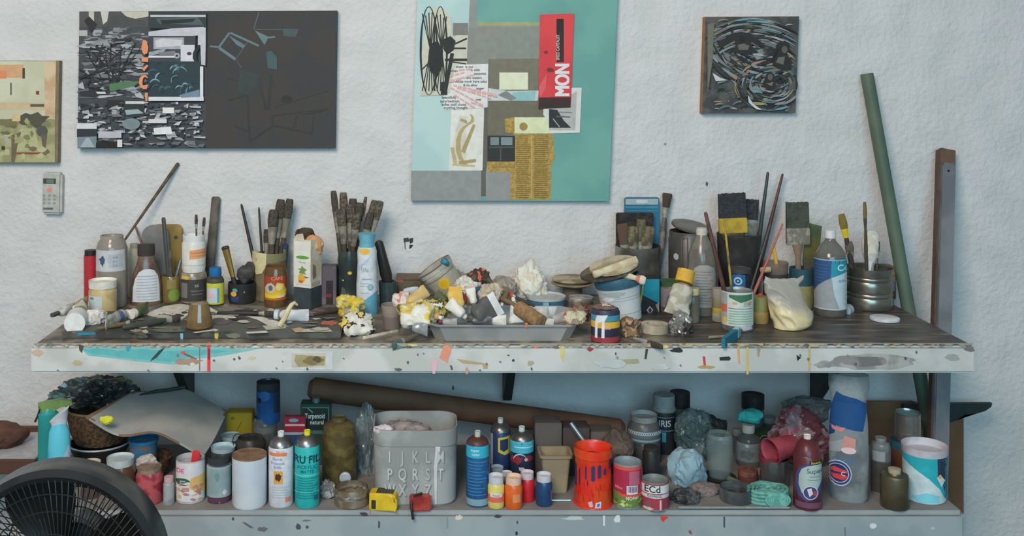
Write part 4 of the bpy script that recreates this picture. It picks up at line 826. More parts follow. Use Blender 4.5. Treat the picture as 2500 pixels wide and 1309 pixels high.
# baking tray
yf = on(1226, 833, TOP).y
t = Thing('foil_tray', 'silver foil tray heaped with paint tubes at the bench front', 'tray', (0, 0, TOP))
sb = (yf - CY) / F; xl, xr = (1062 - PX) * sb, (1395 - PX) * sb; d0, d1 = yf, yf + .20; zr = .046
cx, cy = (xl + xr) / 2, (d0 + d1) / 2; hx, hy = (xr - xl) / 2, .10
t.o.location = (cx, cy, TOP + .0006)
def ring(hx, hy, c, z): return [(x, y, z) for x, y in ((-hx + c, -hy), (-.062, -hy), (.062, -hy), (hx - c, -hy), (hx, -hy + c), (hx, hy - c), (hx - c, hy), (-hx + c, hy), (-hx, hy - c), (-hx, -hy + c))]
bm = bmesh.new()
rs = [ring(hx, hy, .03, 0), ring(hx + .018, hy + .012, .03, zr - .005), ring(hx + .026, hy + .02, .03, zr - .003), ring(hx + .027, hy + .021, .03, zr), ring(hx + .017, hy + .011, .03, zr), ring(hx - .002, hy - .002, .03, .002)]
rs = [[bm.verts.new(p) for p in q] for q in rs]
for p, q in zip(rs, rs[1:]):
    for i in range(10): bm.faces.new((p[i], p[(i + 1) % 10], q[(i + 1) % 10], q[i]))
bm.faces.new(rs[0][::-1]); bm.faces.new(rs[-1])
t.add('tray_wall', bm, mat((150, 152, 152), .45, .35, c2=(166, 166, 164), sc=8), smooth=.3)
tz = lambda v: TOP + .003 + v
decal_obj('orange_drip', [('p', [(1281, 788), (1288, 788), (1287, 799), (1283, 800)], (226, 106, 64))], lambda px, py: tuple((pt(px, py, d0 - .02) - t.o.location)[i] for i in (0, 2)), lambda u, v, e: Vector((u, -hy - .0215 - e, v)), 0, t.o, t)
# tubes in and around the tray
def Y(v): return d0 + v
W2 = mat((204, 200, 192), .45, c2=(186, 182, 172), sc=30); SIL = mat((158, 160, 158), .35, .5, c2=(186, 186, 184), sc=40)
tube('yellow orange tube standing upright over the tray', (1112, 762, Y(.10)), (1112, 700, Y(.13)), 21, mat((216, 164, 76), .45, c2=(222, 186, 110), sc=20), W2, capl=.1, seed=1, crimp=.8)
tube('white tube slanting down in front of yellow tube', (1139, 776, Y(.055)), (1094, 738, Y(.07)), 13, W2, W2, capl=.14, seed=2)
tube('dark grey flared tube with broad white end in the tray', (1146, 780, Y(.04)), (1217, 738, Y(.055)), 24, mat((84, 82, 80), .5), mat((70, 68, 66), .5), capl=.12, seed=3, crimp=1.3, band=(.75, 1.1, mat((204, 202, 198), .5)))
tube('pointed white tube leaning beside the cork roller', (1253, 728, Y(.13)), (1262, 788, Y(.07)), 10, mat((196, 198, 194), .45, c2=(170, 176, 176), sc=40), W2, capl=.2, seed=4, crimp=1.9)
tube('dark blue tube standing behind the grey flared tube', (1168, 752, Y(.12)), (1162, 702, Y(.15)), 11, mat((52, 70, 98), .4), mat((60, 60, 64), .4), seed=5)
tube('white ribbed tube leaning left of dark blue tube', (1160, 750, Y(.105)), (1148, 704, Y(.12)), 9, W2, W2, seed=6)
tube('silver crushed tube lying low at the tray front', (1140, 782, Y(.03)), (1200, 786, Y(.03)), 10, mat((96, 96, 94), .4, .4), mat((60, 58, 58), .5), seed=7)
tube('white flattened tube lying across the tray rim', (1180, 780, Y(.06)), (1236, 783, Y(.04)), 12, W2, W2, seed=8)
t = stick('cork_roller', 'brown foam paint roller lying aslant over the tray edge', 'paint roller', (1266, 752, Y(.09)), (1322, 789, Y(.02)), 19, 19, mat((142, 112, 78), .85, c2=(122, 96, 68), sc=90), 1, seg=20)
bm = sweep_bm([Vector((0, 0, -.002)), Vector((0, 0, -.03)), Vector((-.004, .004, -.075))], .0065); t.add('handle', bm, mat((112, 92, 68), .7)); t.name = 'paint_roller'; t.o.name = 'paint_roller'
brush('dark brush sloping down right over the heap, ragged tip', (1262, 752, Y(.15)), (1176, 668, Y(.19)), 5, 9, mat((90, 76, 54), .6), mat((62, 54, 46), .9), mat((70, 62, 54), .5))
brush('red tipped dark stick lying on heap right of brush', (1306, 748, Y(.17)), (1238, 716, Y(.19)), 4, 6, mat((60, 56, 50), .6), mat((206, 78, 64), .6), ferr, hl=.2)
blob('crumpled_paper', 'white crumpled paper heap behind yellow tube', 'paper', 1112, 672, 1176, 730, Y(.20), .08, [mat((204, 200, 190), .8, c2=(182, 176, 164), sc=30)], 8, .35, 2.2, plane=TOP)
blob('dried_rag', 'dark brown knotted rag with red paint spot on the heap', 'rag', 1146, 656, 1192, 694, Y(.20), .05, [mat((88, 76, 60), .85), mat((58, 52, 46), .9), mat((196, 92, 68), .7)], 9, .5, 2, thr=(-.05, .33), soft=1)
blob('crumpled_paper', 'cream crumpled wad above the grey flared tube', 'paper', 1168, 694, 1224, 742, Y(.14), .06, [mat((188, 176, 156), .85, c2=(168, 154, 132), sc=30)], 10, .3, 2, plane=TOP)
blob('cotton_wad', 'fluffy cream cotton wad behind the tray by the wall', 'cotton', 1250, 648, 1334, 740, -.14, .10, [mat((200, 190, 170), .95, c2=(216, 210, 196), sc=30, bump=.4)], 11, .2, 3.2, plane=TOP, soft=1, sub=5)
blob('crumpled_bag', 'greyish clear crumpled plastic behind white paper heap', 'plastic bag', 1096, 660, 1150, 742, -.10, .06, [mat((150, 144, 130), .3, alpha=.7)], 12, .3, 2.2, plane=TOP)
blob('crumpled_bag', 'grey brown crumpled plastic between the cotton and dark brush', 'plastic bag', 1196, 676, 1262, 742, -.20, .07, [mat((150, 142, 132), .5, c2=(126, 116, 104), sc=20)], 13, .3, 2.2, plane=TOP)
# rags and tubes left of the tray
YW = mat((212, 204, 176), .75, c2=(206, 180, 96), sc=40); GRN = mat((96, 96, 60), .8)
blob('painted_cloth', 'white cloth daubed yellow and green left of the tray', 'cloth', 976, 738, 1062, 806, Y(.06), .10, [mat((212, 206, 190), .8), mat((208, 176, 84), .8), mat((98, 98, 62), .8)], 14, .34, 1.8, plane=TOP, thr=(.02, .26), soft=1)
blob('painted_cloth', 'green and yellow daubed cloth right behind white cloth', 'cloth', 1030, 728, 1096, 790, Y(.10), .08, [mat((170, 160, 90), .8), mat((74, 74, 52), .8), mat((212, 204, 180), .8)], 15, .34, 1.8, plane=TOP, thr=(-.02, .2), soft=1)
blob('small_cloth', 'pink speckled white cloth behind the tan tube', 'cloth', 960, 712, 1006, 770, Y(.16), .07, [mat((206, 192, 186), .8), mat((196, 120, 100), .8)], 16, .34, 1.8, plane=TOP, thr=(.2,), soft=1)
tube('tan squeezed tube lying above the white cloth', (986, 752, Y(.12)), (1042, 708, Y(.15)), 15, mat((192, 164, 108), .5, c2=(178, 148, 96), sc=20), W2, seed=9, crimp=1)
tube('pale blue grey tube behind tan tube', (976, 718, Y(.19)), (1022, 712, Y(.20)), 11, mat((176, 182, 190), .4), W2, seed=10)
tube('silver grey tube lying left of the tray front', (1002, 798, Y(.02)), (1044, 806, Y(-.01)), 12, mat((150, 154, 158), .35, .4), mat((90, 84, 76), .5), seed=11)
brush('dark brush with teal tip hanging over the bench edge', (1030, 812, -.58), (958, 846, FY - .008), 6, 10, mat((96, 86, 70), .6), mat((72, 92, 84), .8), ferr, flat=.5, hl=.3)
t = stick('flat_stick', 'pale paint coated stick lying left of dark brush', 'stick', zc(886, 826, TOP + .003), zc(972, 808, TOP + .003), 5, 4, mat((188, 180, 164), .7, c2=(166, 154, 130), sc=40), .5)
for i, (x0, y0, d0_, x1, y1, d1_, r_, c, cc, lb) in enumerate((
    (1080, 778, .05, 1040, 760, .09, 10, (196, 150, 90), WHT, 'ochre smeared tube at the left end of the tray'),
    (1096, 742, .15, 1064, 716, .17, 9, (84, 92, 64), BLK, 'olive green tube poking up left of yellow tube'),
    (1206, 770, .09, 1176, 730, .13, 10, (190, 186, 176), BLK, 'white tube with black cap behind grey flared tube'),
    (1224, 748, .14, 1236, 700, .17, 8, (112, 96, 70), WHT, 'brown tube standing behind pointed white tube'),
    (1290, 776, .12, 1340, 762, .15, 12, (200, 196, 188), WHT, 'white tube lying behind the foam roller'),
    (1340, 784, .10, 1386, 772, .12, 11, (172, 170, 166), (150, 60, 56), 'grey tube with red cap at the right end of tray'),
    (1136, 752, .15, 1128, 708, .17, 7, (170, 66, 70), WHT, 'thin crimson tube beside yellow tube'),
    (1072, 786, .03, 1116, 788, .02, 9, (150, 148, 142), (120, 40, 70), 'silver tube with purple cap low at tray left'),
    (1300, 782, .05, 1352, 790, .03, 9, (176, 174, 168), WHT, 'pale squeezed tube right of the foam roller'))):
    tube(lb, (x0, y0, Y(d0_)), (x1, y1, Y(d1_)), r_, mat(c, .45, c2=[v * .88 for v in c], sc=30), mat(cc, .5), seed=20 + i, capl=.18)
# tin lids
t = stand('round_tin', 'flat blue round tin with white lid behind tray', 'tin', 1333, 94, 764)
t.turn('body', [(46, 0), (47, 760), (47, 738)], mat((58, 94, 122), .4, c2=(66, 104, 132), sc=12)); t.decal([('r', 1326, 739, 1340, 760, (104, 172, 194)), ('r', 1340, 739, 1343, 760, (40, 64, 88))])
t.turn('lid', [(47.5, 738), (48, 732), (46, -716)], mat((170, 174, 174), .5)); t.last = t.last
t = stand('lid_stack', 'stack of silver crusted lids left of white bucket', 'lids', 1418, 62, 762)
t.turn('lower_lids', [(30, 0), (31, 757), (29, 752), (31, 748), (31, 742)], mat((150, 146, 140), .4, .4, c2=(108, 102, 94), sc=30)); zt = t.last[-1][1]
t.turn('upper_lids', [(29, 742), (31, 738), (30, 731)], mat((176, 174, 170), .4, .3, c2=(130, 124, 116), sc=30)); zt = t.last[-1][1]
t = stand('paper_plate', 'tan crusted paper plates stacked beside white bucket', 'plate', 1398, 108, plane=TOP + .046, Yc=-.094)
t.lathe('lower_plate', [(.05, 0), (.068, .008), (.069, .011)], mat((140, 128, 104), .8, c2=(168, 156, 130), sc=16)); t.lathe('upper_plate', [(.048, .0112), (.066, .02), (.067, .024)], mat((172, 160, 134), .8, c2=(128, 116, 92), sc=16))
t.lathe('plate_support', [(.03, -.045), (.03, 0)], mat((100, 92, 80), .8))
blob('roller_sleeve', 'paint crusted white roller end with dark hole by tray corner', 'paint roller', 1374, 756, 1430, 812, Y(.02), .06, [mat((186, 176, 150), .8), mat((142, 126, 104), .8), mat((160, 84, 72), .8)], 17, .25, 2.8, plane=TOP + .048 + .0, thr=(.0, .3))
blob('dark_rag', 'dull red brown rag between roller end and small tin', 'rag', 1385, 742, 1448, 778, -.37, .08, [mat((104, 72, 62), .85), mat((128, 112, 96), .85)], 18, .5, 2, plane=TOP, thr=(.1,), soft=1)

# ================= worktop, right half ====================================================
t = stand('paint_tin', 'small tin banded teal yellow navy, white drips down front', 'tin', 1478, 70, 840)
t.turn('body', [(34, 0), (35, 836), (35, 768), (32, 760)], mat((50, 54, 74), .45, c2=(44, 46, 62), sc=14))
t.decal([('r', 1444, 772, 1512, 786, (68, 132, 150)), ('r', 1444, 787, 1512, 803, (206, 162, 58)), ('t', 1484, 801, 13, 'oo', (206, 140, 160)), ('r', 1444, 824, 1512, 838, (142, 54, 62)),
    ('p', [(1458, 772), (1484, 770), (1476, 786), (1476, 838), (1468, 838), (1470, 786), (1460, 792), (1459, 838), (1453, 838), (1454, 786)], (208, 212, 208))])
zt = t.last[-1][1]
blob('dried_skin', 'reddish brown dried paint clods on top of banded tin', 'paint skin', 1444, 744, 1510, 774, t.o.location.y, .066, [mat((104, 92, 80), .8), mat((132, 76, 68), .8), mat((190, 180, 166), .8)], 19, .3, 2.5, plane=TOP + zt + .001, thr=(.0, .3))
t = stand('paint_bucket', 'white plastic bucket with blue rim leaning left under crusted lids', 'bucket', 1518, 104, 798)
t.o.rotation_euler = (0, math.radians(-9), 0); t.o.location.x += .004; t.o.location.z += .009
t.turn('body', [(44, 0), (45, 796), (52, 716), (54, 714), (54, 704)], mat((176, 180, 182), .45, c2=(188, 190, 190), sc=9), open_=.003)
t.decal([('r', 1464, 735, 1572, 737, (156, 160, 162)), ('r', 1464, 742, 1572, 743.5, (158, 162, 164)), ('r', 1466, 776, 1570, 778, (158, 162, 164)), ('p', blot(1500, 726, 28, 6, 4), (150, 156, 152)), ('p', blot(1484, 738, 12, 5, 6), (200, 200, 196))])
t.turn('rim', [(55, 714), (57, 706), (57, 692), (55, 688)], mat((50, 88, 104), .5), open_=.004)
bY = t.o.location.y
def disc(name, label, cat, px, py, Yv, w, tx, tz_, m, th=.006, sub=None):
    c = pt(px, py, Yv); s = (Yv - CY) / F; r = w / 2 * s
    t = Thing(name, label, cat, c, Matrix.Rotation(math.radians(tz_), 3, 'Y') @ Matrix.Rotation(math.radians(tx), 3, 'X')); t.s, t.ds = s, 1
    t.lathe(name, [(r * .94, 0), (r, th * .3), (r, th), (r * .92, th * 1.1)], m)
    return t
disc('crusted_lid', 'dark round bucket lid tilted on the white bucket', 'lid', 1490, 664, bY + .015, 148, 4, -14, mat((66, 60, 52), .7, c2=(106, 94, 76), sc=16), .008)
disc('crusted_lid', 'tan crusted lid lying over the dark tilted lid', 'lid', 1500, 653, bY, 120, 8, -13, mat((150, 136, 110), .8, c2=(184, 172, 146), sc=18), .009)
stick('plaster_stick', 'thick cream paint coated stick on top of bucket lids', 'stick', (1448, 672, bY - .06), (1556, 634, bY - .035), 9, 10, mat((196, 184, 156), .8, c2=(176, 160, 130), sc=30), .7)
brush('paint coated brush with red smear pointing right over bucket', (1484, 660, bY - .04), (1576, 686, bY - .075), 7, 11, mat((190, 178, 154), .8), mat((206, 188, 172), .85), mat((190, 116, 96), .7), hl=.15)
t = stand('steel_can', 'tall dull steel can of dirty tools at the back', 'can', 1557, 110, Yc=-.076)
t.turn('body', [(54, 0), (55, 735), (55, -590)], mat((92, 88, 82), .35, .55, c2=(126, 122, 114), sc=10), open_=.002)
cy_ = -.076
t = Thing('blister_pack', 'blue cardboard blister pack standing in the steel can', 'package', pt(1567, 720, -.035)); s = 3.5 / F; t.o.location.z = TOP + .003
zt = pt(0, 484, -.035).z - TOP
t.add('card', prism_bm([(x, z) for x, z in rrect(43 * s, zt, .008)], 0, .0015), mat((36, 92, 118), .5, c2=(44, 102, 128), sc=10), smooth=.4)
decal_obj('print', [('r', -40, 4, 40, 18, (150, 164, 168)), ('r', -14, 6, 14, 14, (186, 190, 188)), ('r', -40, 22, 40, 27, (60, 124, 146)), ('r', -38, 32, 38, 34, (60, 124, 146))], lambda u, v: (u * s, zt - v * s), lambda u, v, e: Vector((u, -e, v)), 0, t.o, t)
t = Thing('sanding_block', 'black grimy square pad of bristle standing in the can', 'pad', pt(1550, 720, -.06)); zt = pt(0, 523, -.06).z - TOP; t.o.location.z = TOP + .004
t.add('pad', box_bm(-45 * s, -.004, .1, 45 * s, .012, zt, .003), mat((58, 54, 50), .9, c2=(42, 40, 38), sc=60, bump=.5)); t.add('handle', box_bm(-.008, 0, 0, .008, .01, .1, .002), black)
for i, (x0, x1, y1, hd, dy) in enumerate(((1540, 1519, 546, 13, -.030), (1550, 1545, 552, 12, -.040), (1560, 1566, 536, 11, -.028), (1570, 1584, 552, 14, -.036))):
    brush(['reddish flat brush at left rim of the steel can', 'pale crusted brush second in the steel can', 'tall khaki brush in the front middle of steel can', 'khaki crusted brush at right front of steel can'][i], (x0, 715, cy_ + dy * .8), (x1, y1, cy_ + dy), 6, hd, dkbrown, mat([(94, 66, 54), (120, 110, 84), (104, 98, 76), (112, 104, 80)][i], .9, c2=(80, 74, 60), sc=50), ferr, flat=.3, hl=.3, group='brushes in the steel can', tip=.9)
brush('lone brush with splayed bristles right of blue pack', (1600, 720, -.045), (1630, 472, -.028), 7, 10, mat((88, 78, 70), .5, c2=(120, 112, 104), sc=30), mat((70, 58, 50), .9), ferr, hl=.14, tip=1.1)
t = carton('colour_card', 'teal and black card box with white diamond mark', 'box', 1558, 1611, 680, 772, .05, mat((44, 42, 46), .5), Yf=-.275, plane=TOP)
t.flat([('p', [(1559, 682), (1610, 682), (1610, 742), (1559, 716)], (32, 134, 154)), ('p', [(1586, 748), (1595, 757), (1587, 768), (1578, 758)], (176, 170, 176)), ('e', 1587, 758, 4, 5, (54, 52, 60)), ('p', [(1600, 745), (1609, 738), (1609, 765)], (140, 134, 140)), ('p', [(1562, 772), (1590, 762), (1604, 772)], (90, 88, 92))], 'print')
stick('yellow_stick', 'thin yellow stick leaning on teal card box', 'stick', (1560, 765, -.285), (1571, 690, -.285), 2.2, 2.2, mat((180, 156, 60), .6))
t = stand('steel_canister', 'grey steel canister with hinged clip, lid tipped open', 'canister', 1683, 100, Yc=-.08)
t.turn('body', [(49, 0), (50, 735), (50, 590), (48, 586), (48, -556)], mat((88, 86, 82), .4, .5, c2=(106, 104, 100), sc=8), open_=.002)
kp = t.last
w = t.add('clip', sweep_bm([Vector((-.022 + .0, -.066, t.z(640))), Vector((-.024, -.0665, t.z(575))), Vector((-.006, -.07, t.z(572))), Vector((-.006, -.07, t.z(640))), Vector((-.014, -.071, t.z(648)))], .0018), mat((160, 160, 158), .3, .8))
t.decal([('e', 1652, 630, 6, 8, (176, 180, 182))], 'clip_plate', prof=kp)
bm = lathe_bm([(0, 0), (.06, 0), (.064, .003), (.064, .008), (.056, .010), (0, .0105)], 40); Mx = Matrix.Translation((.006, .0, t.z(560) + .004)) @ Matrix.Rotation(math.radians(11), 4, 'Y') @ Matrix.Rotation(math.radians(8), 4, 'X')
bmesh.ops.transform(bm, matrix=Mx, verts=bm.verts); t.add('lid', bm, mat((96, 92, 88), .4, .5, c2=(112, 108, 102), sc=10))
t = stand('spice_jar', 'small jar with green lid and grey label', 'jar', 1638, 52, 768)
t.turn('body', [(25, 0), (26, 762), (26, 706), (24, 700)], mat((106, 96, 92), .3, c2=(84, 76, 70), sc=16)); t.decal([('r', 1613, 706, 1662, 752, (128, 124, 126)), ('p', [(1624, 752), (1628, 728), (1640, 708), (1650, 708), (1636, 732), (1634, 752)], (88, 90, 104)), ('e', 1652, 716, 7, 8, (170, 170, 172))])
t.turn('lid', [(26, 701), (26.5, 690), (25, -680)], mat((58, 88, 56), .5))
t = stand('soda_bottle', 'hazy grey plastic bottle with rounded grey label and white cap', 'bottle', 1713, 68, 774)
t.turn('body', [(32, 0), (34, 768), (34, 650), (31, 624), (22, 596), (14, 580), (12, 572)], mat((104, 100, 92), .2, c2=(122, 118, 108), sc=16, alpha=.85, spec=.6))
op = [('p', [(1692, 752), (1692, 672), (1696, 656), (1708, 648), (1728, 648), (1742, 656), (1746, 672), (1746, 752)], (148, 146, 142))]
for i in range(12): op.append(('r', 1698, 664 + i * 7, 1740 - (i % 3) * 6, 666 + i * 7, (116, 114, 110)))
t.decal(op)
t.turn('cap', [(13, 575), (13.5, 566), (12, -555)], mat((188, 184, 174), .5))
t = stand('vial', 'tiny clouded vial with cream cap before the hazy bottle', 'vial', 1691, 34, 790)
t.turn('body', [(16, 0), (17, 785), (17, 730), (14, 722)], mat((96, 94, 84), .2, alpha=.85, c2=(110, 106, 96), sc=20)); t.turn('cap', [(16, 722), (17, 715), (16, -700)], mat((186, 174, 126), .6))
blob('silver_foil', 'crushed silver foil lump at bench front left of mat', 'foil', 1636, 762, 1690, 832, -.50, .07, [mat((150, 148, 144), .3, .6, c2=(96, 92, 86), sc=30)], 21, .45, 2.2, plane=TOP)
tube('crumpled white tube with yellow paint head standing on foil', (1676, 660, -.40), (1652, 770, -.44), 25, mat((190, 184, 168), .6, c2=(160, 152, 134), sc=40, bump=.4), mat((214, 170, 48), .6, c2=(196, 150, 60), sc=60), capl=.3, cw=.85, seed=12, crimp=1.15)
t = stand('tape_roll', 'cream roll of tape lying flat behind bench edge', 'tape', 1598, 66, 819)
t.lathe('tape', [(.0375, 0), (.0375, .024), (.022, .024), (.022, 0), (.0375, 0)], mat((172, 162, 140), .7, c2=(150, 138, 116), sc=20), close=False)
blob('brown_rag', 'brown and orange crusted rag beside banded tin', 'rag', 1513, 774, 1562, 836, -.545, .06, [mat((120, 98, 74), .85), mat((172, 132, 98), .85), mat((84, 72, 58), .85)], 22, .5, 2, plane=TOP, thr=(.0, .25), soft=1)
brush('brush with bright silver ferrule lying at bench front', zc(1546, 826, TOP + .006), zc(1618, 848, TOP + .006), 5, 8, mat((178, 182, 184), .3, .6), mat((62, 58, 52), .8), mat((84, 76, 62), .6), hl=.4)
blob('palette_scrap', 'yellow white crumpled paint scrap at the bench front edge', 'paint scrap', 1556, 836, 1600, 862, -.63, .05, [mat((206, 200, 184), .8), mat((198, 162, 80), .8)], 23, .35, 2.5, plane=TOP, thr=(.05,))
t = stand('black_bucket', 'wide black bucket of brushes against the wall', 'bucket', 1803, 102, Yc=-.082)
t.turn('body', [(46, 0), (51, 585), (52, 583), (52, -562)], mat((48, 47, 46), .6, c2=(62, 60, 58), sc=14), open_=.003)
def wide_brush(label, p0, p1, hw, bris, band, fm, face=None, zb=(.62, .80), group=None):
    a, b = pt(*p0), pt(*p1); L = (b - a).length; s = (p1[2] - CY) / F; w = hw * s
    t = Thing('wide_brush', label, 'brush', a, axis_rot(b - a), group)
    t.add('handle', flat_lathe([(.006, .005, 0), (.010, .006, L * .1), (.008, .006, L * .35), (w * .5, .007, L * .5), (w * .92, .007, L * zb[0])], 1, 20), fm)
    t.add('ferrule', box_bm(-w, -.009, L * zb[0], w, .009, L * zb[1], .002), band)
    bm = box_bm(-w * .97, -.008, L * zb[1], w * .97, .008, L, 0)
    bmesh.ops.subdivide_edges(bm, edges=[e for e in bm.edges if abs((e.verts[0].co - e.verts[1].co).x) > .01], cuts=16)
    for v in bm.verts:
        if v.co.z > L * .99: v.co.z += noise.noise(Vector((v.co.x * 300, v.co.y * 100, 3))) * .004; v.co.y *= .6
    t.add('bristles', bm, bris, smooth=.3)
    return t
wide_brush('wide black bristle brush with yellow paint band in black bucket', (1796, 720, -.12), (1786, 472, -.12), 34, mat((54, 56, 60), .9, c2=(44, 46, 50), sc=120), mat((180, 152, 48), .6, c2=(160, 132, 50), sc=40), dkbrown, zb=(.61, .76))
wide_brush('second black bristle brush with silver ferrule behind yellow banded brush', (1818, 720, -.075), (1834, 487, -.075), 19, mat((58, 60, 64), .9, c2=(42, 44, 48), sc=120), mat((124, 118, 108), .4, .6, c2=(160, 154, 142), sc=50), dkbrown, zb=(.62, .79))
stick('long_brush', 'tall dark green tapered brush handle in the black bucket', 'brush', (1836, 715, -.105), (1875, 420, -.085), 7, 3.5, mat((56, 60, 58), .4))
stick('long_brush', 'tall dark red tapered brush handle in the black bucket', 'brush', (1838, 715, -.065), (1911, 424, -.035), 7, 3, mat((84, 56, 52), .4))
t = stand('label_can', 'tin can with green and white label holding sticks', 'can', 1800, 76, 812)
t.turn('body', [(37, 0), (38, 810), (38, 716), (37, -706)], mat((150, 150, 148), .35, .4, c2=(120, 120, 118), sc=12), open_=.0015)
op = [('r', 1763, 716, 1838, 798, (186, 190, 184)), ('r', 1764, 718, 1777, 790, (150, 156, 154)), ('p', [(1781, 722), (1834, 720), (1834, 733), (1808, 740), (1781, 728)], (62, 104, 78)), ('r', 1779, 754, 1834, 756, (90, 128, 106)), ('e', 1794, 742, 6, 3, (196, 150, 90)), ('r', 1815, 738, 1832, 750, (150, 168, 150)), ('e', 1828, 742, 4, 5, (180, 130, 110))]
for i in range(6): op.append(('r', 1780, 760 + i * 6, 1832, 763 + i * 6, (132, 164, 146)))
op += [('p', [(1764, 748), (1776, 746), (1777, 764), (1765, 766)], (206, 96, 72)), ('r', 1765, 778, 1776, 794, (200, 176, 84)), ('p', [(1806, 798), (1832, 790), (1834, 806), (1814, 808)], (166, 168, 172))]
t.decal(op)
cy2 = t.o.location.y
for x0, x1, y1, a, b, m, lb in ((1790, 1722, 518, 6.5, 4.5, mat((94, 62, 54), .5, c2=(76, 50, 44), sc=20), 'thick red brown stick leaning left from labelled can'), (1796, 1768, 534, 3.6, 2.4, mat((90, 84, 64), .6, c2=(170, 140, 50), sc=14), 'thin dark stick with yellow top in the labelled can'), (1806, 1881, 546, 2.6, 2.4, mat((70, 72, 72), .5), 'thin grey stick leaning right in the labelled can'), (1806, 1911, 546, 4.4, 2.4, mat((160, 88, 80), .5), 'pinkish red stick leaning right in the labelled can')):
    stick('stick', lb, 'stick', (x0, 800, cy2 + {6.5: .006, 3.6: .014, 2.6: .02, 4.4: -.014}[a]), (x1, y1, cy2 + {6.5: .02, 3.6: .025, 2.6: .05, 4.4: .01}[a]), a, b, m, 1, 'sticks in the labelled can')
t = stand('ink_jar', 'black jar with blue ring label behind the labelled can', 'jar', 1806, 52, Yc=-.325)
t.turn('body', [(25, 0), (26, 770), (26, 676), (24, 670)], mat((40, 42, 44), .35)); t.decal([('r', 1788, 672, 1819, 703, (36, 92, 140)), ('e', 1802, 687, 10, 10, (156, 186, 200)), ('e', 1802, 687, 6, 6, (36, 78, 116)), ('e', 1802, 687, 2.5, 2.5, (156, 186, 200)), ('r', 1794, 700, 1814, 703, (170, 196, 204))])
t.turn('lid', [(27, 670), (27, 660), (26, -652)], mat((62, 66, 64), .5))
def tins(px, w, yb, ys, cols, label, name='tape_stack', cat='tape rolls', Yc=None):
    t = stand(name, label, cat, px, w, yb, Yc=Yc)
    y0 = 0
    for i, (y1, c) in enumerate(zip(ys, cols)):
        last = i == len(ys) - 1
        z0 = t.z(y0) if y0 else 0; z1 = t.z(y1, w / 2); r = w / 2 * t.s * (1 if i % 2 == 0 else .97)
        t.lathe('roll', [(r * .97, z0 + .0003), (r, z0 + .002), (r, z1 - .002), (r * .97, z1)], mat(c, .6, c2=[x * .85 for x in c], sc=16)); y0 = y1
    return t
tins(1757, 36, 788, (768, 750, 732, -700), ((150, 146, 140), (170, 152, 66), (130, 124, 96), (146, 140, 134)), 'stack of grey and yellow tape rolls left of labelled can')
tins(1856, 40, 793, (764, 728), ((168, 138, 80), (140, 136, 84)), 'two yellow tape rolls stacked right of labelled can')
blob('red_blob', 'small red dab of paint on yellow tape rolls', 'paint blob', 1850, 716, 1864, 725, -.385, .014, [mat((196, 74, 58), .5)], 3, .2)
# bag of powder
t = Thing('powder_bag', 'clear plastic bag slumped full of cream powder', 'bag', (0, -.45, TOP)); s = 3.09 / F
c0 = pt(1928, 800, -.45); t.o.location.x = c0.x
bm = bmesh.new(); rows = [(812, 1894, 1930, .03), (803, 1891, 1960, .08), (790, 1888, 1980, .10), (775, 1884, 1985, .10), (760, 1881, 1982, .09), (742, 1878, 1970, .075), (726, 1875, 1962, .06), (712, 1870, 1955, .05), (702, 1866, 1950, .04), (692, 1866, 1953, .028), (684, 1867, 1960, .018), (676, 1868, 1964, .010)]
rg = []
from_ = rows; rows = [from_[0]]
for A_, B_ in zip(from_, from_[1:]): rows += [tuple(a_ + (b_ - a_) * f_ for a_, b_ in zip(A_, B_)) for f_ in (.34, .67, 1)]
for y, x0, x1, d in rows:
    z = max(.001, CZ - (y - PY) * s - TOP); a, b = (x0 - 1928) * s, (x1 - 1928) * s; rg.append([])
    if y == 812: z = .001
    for i in range(44):
        A = 2 * math.pi * i / 44; q = Vector(((a + b) / 2 + (b - a) / 2 * math.cos(A), d / 2 * math.sin(A), z))
        n = (abs(noise.noise(Vector((q.x * 40 + q.z * 30, q.y * 25, q.z * 22)))) * 1.6 - .5) * .010
        q += Vector((n, n * .8, n * .6 if z > .02 else 0))
        if y <= 676.5: q.z += .016 * abs(math.cos(A)) ** 2 * (1 if q.x > 0 else .8) - .010
        rg[-1].append(bm.verts.new(q))
for p, q in zip(rg, rg[1:]):
    for i in range(44):
        f = bm.faces.new((p[i], p[(i + 1) % 44], q[(i + 1) % 44], q[i])); k = rg.index(p)
        pass
bm.faces.new(rg[0][::-1])
bmesh.ops.recalc_face_normals(bm, faces=bm.faces)
